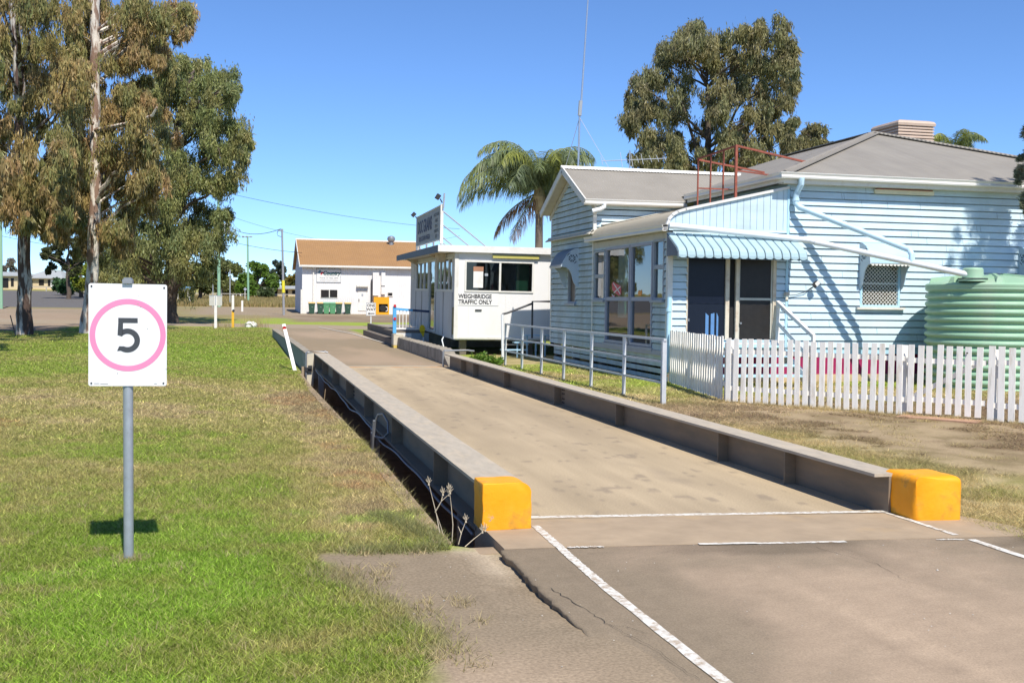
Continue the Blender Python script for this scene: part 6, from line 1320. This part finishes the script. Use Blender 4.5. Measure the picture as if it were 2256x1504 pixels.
YEL = [(.20, .24, .02), (.15, .20, .02), (.24, .25, .03)]
AV = (([(192, 745), (205, 560), (211, 400), (209, 250), (210, 80), (212, -60)], 12, 48, .97), ([(53, 748), (52, 420), (45, 220), (32, 0)], 5, 45.5, .55))
# nearest leftmost gum
B1 = [(-30, -20, 70), (60, -30, 70), (20, 60, 70), (110, 40, 60), (60, 130, 60), (140, 120, 60), (-10, 110, 45), (110, 190, 60), (40, 220, 50), (150, 240, 60), (80, 290, 65), (-20, 250, 50), (10, 330, 55), (120, 340, 60), (60, 390, 55), (20, 430, 45), (110, 430, 45), (90, 470, 35), (40, 470, 30), (100, 495, 25), (165, 400, 45), (-15, 440, 40), (5, 395, 40), (130, 455, 34), (75, 435, 40), (155, 180, 45)]
tree('gum_tree', 'tall gum tree with a dark flaking trunk standing leftmost by the gravel yard', 45.5, [(53, 748), (55, 600), (52, 420), (45, 220), (32, 0), (25, -140)], .29, .16, B1, 620, .24, .045, .88, GUM, m_bark, depth=4.0, dshift=-.8, avoid=AV, lz=5.2, nl=30, limb_r=.075, sub=(7, .43), twig=12, spread=.25, tr=1.95, flare=1.2, more=([(10, 385, 34), (85, 375, 32), (140, 330, 32), (110, 425, 24), (-20, 350, 34)], 37.5, 2.2), extra_limbs=[(((44, 240, 0), (30, 185, 0), (24, 165, -.3)), .06)])
B2 = [(230, 10, 60), (290, 30, 60), (340, 25, 55), (390, 40, 45), (180, 60, 60), (260, 90, 60), (330, 80, 55), (175, 140, 50), (270, 160, 55), (330, 150, 45), (190, 230, 60), (250, 240, 55), (150, 300, 55), (205, 330, 60), (270, 300, 60), (320, 250, 45), (160, 380, 60), (230, 390, 60), (290, 370, 60), (180, 450, 55), (240, 460, 55), (140, 440, 45), (300, 440, 50), (200, 510, 40), (160, 500, 35), (250, 520, 45), (150, 130, 40), (415, 55, 25), (310, 200, 40), (345, 320, 45), (185, 550, 25), (330, 400, 45)]
tree('gum_tree', 'tall gum tree with a mottled white trunk and red-brown hanging leaves behind the speed sign', 48, [(192, 745), (200, 640), (205, 560), (211, 400), (209, 250), (210, 80), (212, -40), (215, -150)], .28, .17, B2, 660, .24, .045, .88, GUM, m_barkl, depth=4.0, nl=40, limb_r=.075, sub=(7, .43), twig=12, spread=.25, tr=1.95, flare=1.4, dshift=.6, avoid=AV, lz=5.0,
     extra_limbs=[(((212, 290, -.8), (250, 282, -1.6), (295, 272, -2.6), (335, 258, -3.4), (345, 240, -3.6)), .12), (((205, 275, -.5), (165, 258, -1.5), (125, 248, -2.5), (100, 225, -3)), .09), (((165, 345, -2.6), (140, 345, -3.2), (120, 355, -3.4)), .06), (((200, 20, 0), (190, -5, -.5)), .1)])
B0 = [(-30, 300, 30), (-60, 350, 60), (-110, 300, 70), (-170, 380, 80), (-230, 300, 80), (-120, 420, 60), (-70, 440, 45), (-200, 460, 60), (-260, 420, 70), (-24, 385, 26), (-22, 440, 22), (-300, 350, 70)]
tree('gum_tree', 'drooping gum foliage reaching in from beyond the picture edge, nearest of the gums', 31, [(-330, 860), (-320, 650), (-300, 480), (-260, 350)], .2, .08, B0, 560, .2, .04, .88, GUM, m_bark, depth=2.2, nl=14, limb_r=.06, sub=(6, .45), twig=12, spread=.24, tr=1.75)
B3 = [(440, 170, 45), (480, 185, 40), (500, 210, 32), (410, 210, 50), (460, 240, 45), (380, 270, 55), (430, 300, 55), (490, 300, 48), (525, 305, 28), (360, 340, 55), (410, 370, 55), (470, 370, 55), (510, 350, 32), (330, 410, 55), (390, 430, 55), (450, 420, 45), (340, 480, 55), (400, 490, 60), (460, 490, 45), (490, 475, 25), (290, 520, 55), (350, 550, 60), (420, 550, 60), (470, 540, 32), (260, 570, 45), (310, 590, 50), (380, 600, 50), (440, 585, 32), (240, 610, 30), (395, 145, 35), (300, 470, 45), (260, 500, 40), (350, 200, 40), (375, 170, 35), (500, 395, 22)]
tree('gum_tree', 'broad dense olive gum tree leaning over the verge behind the white-trunked gum', 68, [(378, 716), (375, 650), (372, 560), (368, 470), (375, 380), (392, 260), (420, 180)], .36, .12, B3, 520, .27, .062, .72, GUMG + [GUM[1]], m_barkd, depth=4.6, nl=44, limb_r=.10, sub=(7, .45), twig=12, spread=.25, tr=2.0, extra_limbs=[(((376, 690, 0), (392, 620, -.5), (408, 580, -1), (420, 540, -1.2)), .16), (((372, 640, 0), (345, 600, -1), (330, 560, -1.5)), .2), (((375, 655, 0), (398, 600, -1), (425, 555, -1)), .16)])
tree('gum_tree', 'slender shaded multi-stemmed tree among the gum trunks left of the broad one', 84, [(318, 690), (322, 640), (330, 580), (345, 500)], .30, .10, [(250, 590, 35), (285, 600, 38), (315, 585, 40), (345, 600, 36), (300, 630, 25), (265, 625, 22), (340, 560, 40), (280, 560, 40), (235, 585, 22)], 900, .24, .08, .6, GUMG, m_barkd, depth=3, nl=16, limb_r=.09, tr=1.3, spread=.22, extra_limbs=[(((318, 690, 0), (300, 640, 0), (285, 600, 0)), .18), (((318, 690, 0), (352, 630, 0), (372, 590, 0)), .16)])
# gum behind the house
BH = [(1470, 110, 42), (1500, 85, 36), (1540, 85, 46), (1570, 110, 40), (1440, 160, 36), (1425, 195, 36), (1400, 215, 32), (1395, 250, 32), (1420, 240, 40), (1400, 290, 30), (1440, 290, 46), (1480, 150, 45), (1530, 140, 45), (1580, 150, 38), (1610, 110, 36), (1600, 175, 45), (1655, 65, 34), (1690, 75, 38), (1680, 120, 45), (1640, 130, 40), (1720, 110, 26), (1730, 145, 24), (1650, 180, 45), (1700, 170, 40), (1720, 205, 28), (1700, 225, 36), (1660, 240, 34), (1600, 230, 42), (1560, 240, 36), (1480, 250, 36), (1460, 330, 42), (1430, 345, 34), (1500, 320, 30), (1560, 300, 42), (1600, 290, 34), (1690, 270, 36), (1715, 300, 30), (1650, 310, 36), (1590, 350, 45), (1530, 360, 36), (1650, 360, 40), (1700, 340, 36), (1480, 370, 36), (1420, 375, 30), (1490, 200, 40), (1740, 275, 16), (1390, 345, 14)]
tree('gum_tree', 'large dark olive gum tree with spreading limbs rising behind the house roof', 62, [(1560, 760), (1558, 600), (1555, 430), (1552, 330), (1550, 220), (1545, 150)],     .38, .06, BH, 470, .26, .055, .78, GUMB, m_barkd, depth=3.6, nl=44, limb_r=.065, sub=(6, .47), twig=11, spread=.24, tr=1.75, extra_limbs=[(((1556, 430, 0), (1575, 340, 0), (1610, 250, 0), (1650, 190, 0)), .13), (((1556, 450, 0), (1600, 350, -.5), (1650, 290, -.5), (1690, 240, 0)), .11), (((1555, 440, 0), (1530, 340, -.5), (1500, 250, 0), (1480, 180, 0)), .13), (((1556, 440, 0), (1500, 380, 0), (1460, 330, 0), (1420, 290, 0)), .10)])
tree('gum_tree', 'small olive tree peeping over the roof between gum and cooler', 70, [(1782, 760), (1780, 500), (1782, 380), (1782, 300)], .25, .06, [(1780, 298, 22), (1760, 315, 22), (1800, 305, 22), (1815, 318, 14), (1745, 330, 24), (1785, 330, 28), (1735, 345, 20), (1810, 335, 18), (1765, 350, 28), (1725, 360, 24)], 420, .26, .06, .75, GUMB, m_barkd, depth=2, nl=14, sub=(6, .5), spread=.24, tr=1.5)
BTONE = [(.115, .125, .075), (.14, .15, .09), (.10, .11, .06), (.16, .15, .10)]
# right-edge bottlebrush-like tree near the wall
BRN = [(2250, 292, 15), (2262, 325, 26), (2247, 345, 13), (2268, 375, 30), (2244, 398, 14), (2260, 425, 26), (2249, 450, 10), (2285, 300, 32), (2300, 360, 36), (2296, 420, 34), (2280, 262, 22), (2262, 470, 14), (2238, 378, 9)]
BRF = [(2452, -10, 40), (2470, -70, 46), (2485, -130, 46), (2500, -190, 46), (2520, -240, 40), (2520, -60, 50), (2545, -130, 50), (2560, -200, 46), (2580, -60, 50), (2610, -140, 50), (2530, 10, 40), (2440, 30, 26), (2590, 20, 40), (2640, -60, 50)]
tree('bottlebrush_tree', 'grey green fine-leaved tree overhanging the right end of the house wall', 20.6, [(2560, 960), (2555, 700), (2550, 400), (2545, 100), (2540, -150)], .12, .03, BRF, 300, .09, .014, -.2, BTONE, m_barkd, depth=.5, nl=22, limb_r=.03, sub=(5, .40), squash=1.3, twig=12, spread=.2, tr=1.5, more=(BRN, 23.4, .45), extra_limbs=[(((2550, 330, 0), (2460, 330, 1.2), (2360, 370, 2.2), (2285, 400, 2.7)), .03)])
# distant trees
def far_tree(label, D, base, blobs, tones, per=420, Ln=.5, Wd=.28, droop=.2, depth=3, bark=None, nl=8, name='tree', squash=.8, twig=16, sub=(3, .62), r0=.3, tr=1.0):
    return tree(name, label, D, [base, (base[0], (base[1] * .4 + min(q[1] for q in blobs) * .6)), (base[0] + 2, min(q[1] for q in blobs) + 8)], r0, .06, blobs, per, Ln, Wd, droop, tones, bark or m_barkd, depth=depth, nl=nl, limb_r=.1, squash=squash, twig=twig, sub=sub, tr=tr)
far_tree('broad olive tree right of the transformer pole', 185, (498, 650), [(470, 585, 22), (495, 578, 20), (480, 600, 24), (505, 600, 20), (515, 620, 16), (460, 615, 18), (490, 625, 22), (440, 620, 16), (515, 640, 10), (505, 590, 14), (450, 600, 14)], OLV)
far_tree('bright green spreading tree behind the lamp-topped pole', 172, (566, 655), [(545, 600, 16), (565, 592, 15), (580, 600, 14), (555, 612, 20), (585, 615, 16), (535, 615, 14), (530, 630, 12), (565, 630, 22), (595, 628, 10), (545, 640, 15), (580, 642, 14), (555, 650, 10)], BRI, depth=4)
far_tree('dark sparse conifer behind the grey steel pole', 230, (612, 650), [(613, 580, 8), (608, 592, 9), (618, 594, 8), (602, 604, 10), (620, 607, 9), (612, 615, 12), (600, 620, 9), (625, 622, 8), (612, 632, 10)], [(.05, .07, .05), (.07, .085, .06)], tr=1.0, per=260)
far_tree('yellowing palm-like shrub beside the shed gable', 200, (645, 655), [(645, 612, 9), (635, 620, 9), (652, 620, 8), (640, 632, 9), (655, 632, 7)], [(.24, .17, .02), (.16, .15, .03), (.10, .12, .03)], depth=2)
far_tree('small dark olive shrub in front of the cream house by the steel pole', 165, (585, 655), [(584, 640, 8), (592, 645, 7), (578, 648, 7)], DARK, depth=2)
far_tree('bunya-like tree with dark rounded tufts behind the leftmost gum', 150, (150, 645), [(108, 548, 10), (125, 535, 12), (140, 525, 12), (100, 565, 9), (118, 562, 10), (135, 550, 12), (150, 540, 14), (110, 585, 9), (130, 575, 10), (160, 520, 14), (170, 550, 16), (105, 600, 6), (150, 580, 12), (165, 600, 12), (175, 575, 12)], [(.075, .085, .026), (.095, .100, .030), (.06, .07, .03)], per=420, depth=2, Ln=.30, Wd=.16, droop=-.1)
far_tree('yellow green bush beside the slim timber pole', 160, (178, 645), [(170, 598, 16), (185, 595, 15), (178, 615, 17), (192, 615, 14), (165, 620, 13), (182, 632, 14), (175, 580, 14)], YEL, depth=2, Ln=.4)
far_tree('dark green shrub at the right end of the far cream house', 170, (140, 645), [(136, 620, 11), (148, 625, 12), (140, 635, 10), (155, 638, 9), (128, 634, 8)], [(.04, .10, .035), (.06, .12, .04)], depth=2)
far_tree('hazy greyish bare tree left of the first gum trunk', 240, (22, 640), [(15, 580, 12), (28, 588, 12), (10, 600, 12), (25, 606, 12), (38, 600, 9), (3, 590, 8)], [(.16, .13, .11), (.12, .11, .06), (.18, .15, .13)], depth=2, per=120)
far_tree('dark tree mass under the broad gum, left of the olive tree', 150, (440, 655), [(432, 595, 18), (415, 605, 18), (448, 610, 16), (400, 620, 16), (425, 630, 18), (455, 632, 14), (385, 630, 14), (405, 642, 12)], OLV, depth=3)
far_tree('dark shaded tree behind the speed sign top', 150, (300, 655), [(235, 600, 18), (260, 610, 20), (290, 615, 22), (320, 618, 22), (350, 625, 20), (245, 632, 14), (275, 638, 14), (310, 640, 14), (345, 645, 12), (225, 625, 12)], [(.07, .085, .025), (.10, .11, .03), (.055, .07, .025)], depth=3, Ln=.45)
far_tree('rounded green tree behind the left flank of the far white shed', 215, (470, 650), [(452, 618, 12), (468, 612, 13), (484, 618, 12), (460, 632, 12), (478, 634, 12)], DARK, depth=2)
# ------------------------------------------------------------------ palms
m_palm = mat('palm_leaflets', (1, 1, 1), rough=.45, var=0, spec=.4, attr='tone', transl=.3)
m_ptr = mat('palm_trunk', (.15, .12, .09), rough=.9, var=.25, scale=6, bump=.4, bscale=25, stretch=(1, 1, 5))
def palm(label, px, ycrown, D, fronds, L0, trunk=True, r=.17):
    x, y = bearing(px, D); c0 = Vector(aim(px, ycrown, D)); z0 = gz(x, y); t = thing('palm_tree', label, 'palm tree', (x, y, z0))
    b = MB(); b.tube([(x, y, z0 - .2), (x + .02, y, z0 + (c0.z - z0) * .5), tuple(c0 - Vector((0, 0, .2)))], [r * 1.2, r, r * .85], 12); b.build('trunk', m_ptr, t, smooth=True)
    b = MB(); b.lathe(c0 - Vector((0, 0, .9)), [(r * .8, 0), (r * 1.5, .3), (r * 1.6, .7), (r * .9, 1.1)], 10)
    for k in range(26):
        a = random.uniform(0, 6.28); l = random.uniform(.3, .8); p = c0 - Vector((0, 0, random.uniform(.1, .8))); b.tube([p, p + Vector((math.cos(a) * l * .4, math.sin(a) * l * .4, -.1)), p + Vector((math.cos(a) * l * .55, math.sin(a) * l * .55, -l))], [.025, .02, .006], 4)
    b.build('crownshaft', mat('brown_palm_fibre', (.30, .22, .10), rough=.9, var=.35, scale=5), t)
    Vs, Fs, Cs = [], [], []; rb = MB()
    for az, el, Ls, bend, tone in fronds:
        L = L0 * Ls; n = 34; pos = c0.copy(); e = R(el); pts = []
        for i in range(n + 1):
            pts.append(pos.copy()); pos = pos + Vector((math.cos(R(az)) * math.cos(e), math.sin(R(az)) * math.cos(e), math.sin(e))) * (L / n); e -= R(bend) / n * (.4 + 1.3 * i / n); e = max(e, R(-88))
        rb.tube(pts[::3], [.035 * (1 - .85 * i / (len(pts[::3]) - 1)) for i in range(len(pts[::3]))], 5)
        side = Vector((-math.sin(R(az)), math.cos(R(az)), 0))
        for i in range(4, n):
            f = i / n; tg = (pts[min(i + 1, n)] - pts[i - 1]).normalized(); ll = L0 * .27 * (math.sin(math.pi * min(1, f * .85 + .12)) ** .6) * random.uniform(.85, 1.1)
            for sd in (-1, 1):
                for rep in range(3):
                    lift = random.uniform(-.55, .35); d = (side * sd * random.uniform(.55, .9) + tg * random.uniform(.3, .75) + Vector((0, 0, lift - .50))).normalized()
                    p = pts[i].lerp(pts[i - 1], rep / 3); q = p + d * ll * .5; q2 = q + (d + Vector((0, 0, -1.0))).normalized() * ll * .5; w = tg * .015
                    k = len(Vs); Vs += [p - w * .6, p + w * .6, q + w, q - w, q2]; Fs += [(k, k + 1, k + 2, k + 3), (k + 3, k + 2, k + 4, k + 4)]
                    c = np.array(tone) * random.uniform(.7, 1.35); Cs += [c] * 5
    rb.build('frond_stems', mat('green_frond_stem', (.22, .24, .07), rough=.6, var=.15), t, smooth=True)
    V = np.array([tuple(v) for v in Vs]); tri = []
    for f in Fs: tri += [(f[0], f[1], f[2]), (f[0], f[2], f[3])] if f[2] != f[3] and len(set(f)) == 4 else [(f[0], f[1], f[2])]
    raw_mesh('fronds', V, tri, m_palm, t, colors=np.array(Cs))
G1, G2, G3 = (.17, .21, .085), (.27, .29, .06), (.13, .165, .085)
# azimuth is measured in the ground plane from the +X axis
palm('queen palm with long arching fronds rising behind the office hut', 1184, 424, 43, [
    (178, 72, 1.0, 150, G1), (188, 58, 1.08, 140, G1), (166, 50, 1.10, 132, G2), (196, 40, 1.08, 118, G1), (150, 76, .95, 150, G2), (215, 62, .95, 140, G3), (110, 78, .95, 140, G1), (60, 78, .85, 140, G1), (15, 70, .72, 135, G1), (-15, 62, .7, 125, G1), (-40, 66, .75, 130, G2), (-70, 76, .9, 145, G3), (-105, 62, .85, 130, G1), (-140, 70, .95, 140, G2), (176, 22, 1.0, 92, G1), (12, 45, .62, 105, G1), (230, 34, .85, 95, G3), (90, 50, .75, 110, G3), (35, 84, .95, 130, G2), (190, 85, 1.0, 140, G1), (-20, 20, .5, 80, G3), (182, 38, 1.12, 120, G2), (160, 64, 1.02, 140, G1), (205, 72, 1.0, 145, G1), (170, 30, 1.05, 105, G3), (125, 68, .9, 135, G2), (40, 80, .85, 138, G2), (-5, 82, .9, 140, G1), (-30, 76, .85, 138, G1), (-55, 55, .7, 120, G3), (-90, 74, .92, 140, G2), (-125, 50, .85, 115, G3), (172, 84, 1.05, 145, G2), (0, 86, 1.0, 150, G1), (90, 86, 1.0, 150, G1),
    (165, -25, .7, 50, (.20, .12, .06)), (200, -45, .65, 30, (.22, .13, .07)), (-15, -30, .45, 40, (.12, .09, .05))], 3.65)
palm('palm crown showing above the roof right of the cooler', 2088, 345, 52, [
    (20, 60, .9, 120, G2), (-10, 70, 1, 125, G1), (40, 45, .9, 110, G1), (160, 60, .9, 120, G2), (200, 75, .9, 130, G2), (100, 78, .9, 120, G1), (-60, 70, .9, 125, G1), (0, 80, 1.0, 130, G1), (-100, 80, .9, 120, G2), (150, 35, .7, 90, (.22, .18, .03)), (180, 48, .8, 110, G1), (15, 30, .8, 90, G3)], 2.3, r=.14)
# ------------------------------------------------------------------ weeds
m_weed = mat('dry_weed_stem', (.50, .42, .30), rough=.8, var=.2, scale=9)
def weed(label, base, paths, heads):
    t = thing('dry_weed', label, 'weed', base); b = MB()
    for p in paths: b.tube([Vector(base) + Vector(q) for q in p], [.0042 * (1 - .6 * i / (len(p) - 1)) for i in range(len(p))], 5, cap=False)
    b.build('stem', m_weed, t); b = MB()
    for h in heads:
        hb = Vector(base) + Vector(h)
        for k in range(7):
            a = k * .9; b.tube([hb, hb + Vector((math.cos(a) * .022, math.sin(a) * .022, .025 + .012 * (k % 3)))], [.003, .0015], 4, cap=False)
        b.tube([hb - Vector((0, 0, .012)), hb + Vector((0, 0, .012))], [.007, .004], 6)
    b.build('seed_head', m_weed, t)
weed('tall dry forked weed at the pit corner, the leftmost of the tall pair', (1.33, 7.42, -.02), [((0, 0, 0), (-.03, .02, .18), (-.06, .03, .30), (-.085, .03, .40)), ((-.04, .02, .20), (.0, .0, .28), (.05, -.02, .33)), ((.03, .02, 0), (.0, .02, .10), (-.035, .02, .20)), ((.0, 0, .28), (.01, .0, .33))], [(-.085, .03, .40), (.05, -.02, .33), (.01, 0, .33)])
weed('tall straight dry weed with a single head, between the forked weed and the block', (1.40, 7.38, -.02), [((0, 0, 0), (.005, .0, .12), (-.005, .01, .24), (-.02, .01, .36))], [(-.02, .01, .36), (-.015, .01, .345)])
weed('short dry weed with a spiky head leaning towards the yellow block', (1.43, 7.30, -.02), [((0, 0, 0), (.02, .0, .08), (.05, .0, .16)), ((.02, 0, .07), (.0, .02, .12))], [(.05, 0, .16)])
weed('low leaning dry weed with a feathery head in front of the yellow block', (1.46, 7.22, -.02), [((0, 0, 0), (.06, .0, .05), (.14, .0, .11))], [(.14, 0, .11), (.12, 0, .10)])
t = thing('fern_clump', 'low bright green leafy clump beside the far end of the house-side girder', 'plant', (5.75, 27.3, 0))
vs, fs, cl = leaves([(5.7, 27.2, .10), (6.0, 27.3, .12), (6.25, 27.2, .10)], [.22, .25, .2], 500, .12, .03, -.4, BRI, .5); raw_mesh('leaves', vs, fs, m_leaf, t, colors=cl * 1.3)
x, y = bearing(560, 61); t = thing('dry_grass_clump', 'pale dry grass clump standing behind the painted rock', 'plant', (x, y, gz(x, y)))
v_, f_, c_ = blades('', RNG.normal(x, .35, 160), RNG.normal(y, .3, 160), RNG.uniform(.3, .9, 160), np.full(160, .02), RNG.uniform(.1, .6, 160), np.tile(G_STRAW, (160, 1)))
raw_mesh('stems', v_, f_, m_grass, t, colors=c_)
x, y = bearing(489, 58.5); t = thing('dry_grass_clump', 'sparse dry grass clump at the foot of the grey sign back', 'plant', (x, y, gz(x, y)))
v_, f_, c_ = blades('', RNG.normal(x, .3, 120), RNG.normal(y, .3, 120), RNG.uniform(.2, .5, 120), np.full(120, .02), RNG.uniform(.1, .6, 120), np.tile(G_STRAW, (120, 1)))
raw_mesh('stems', v_, f_, m_grass, t, colors=c_)
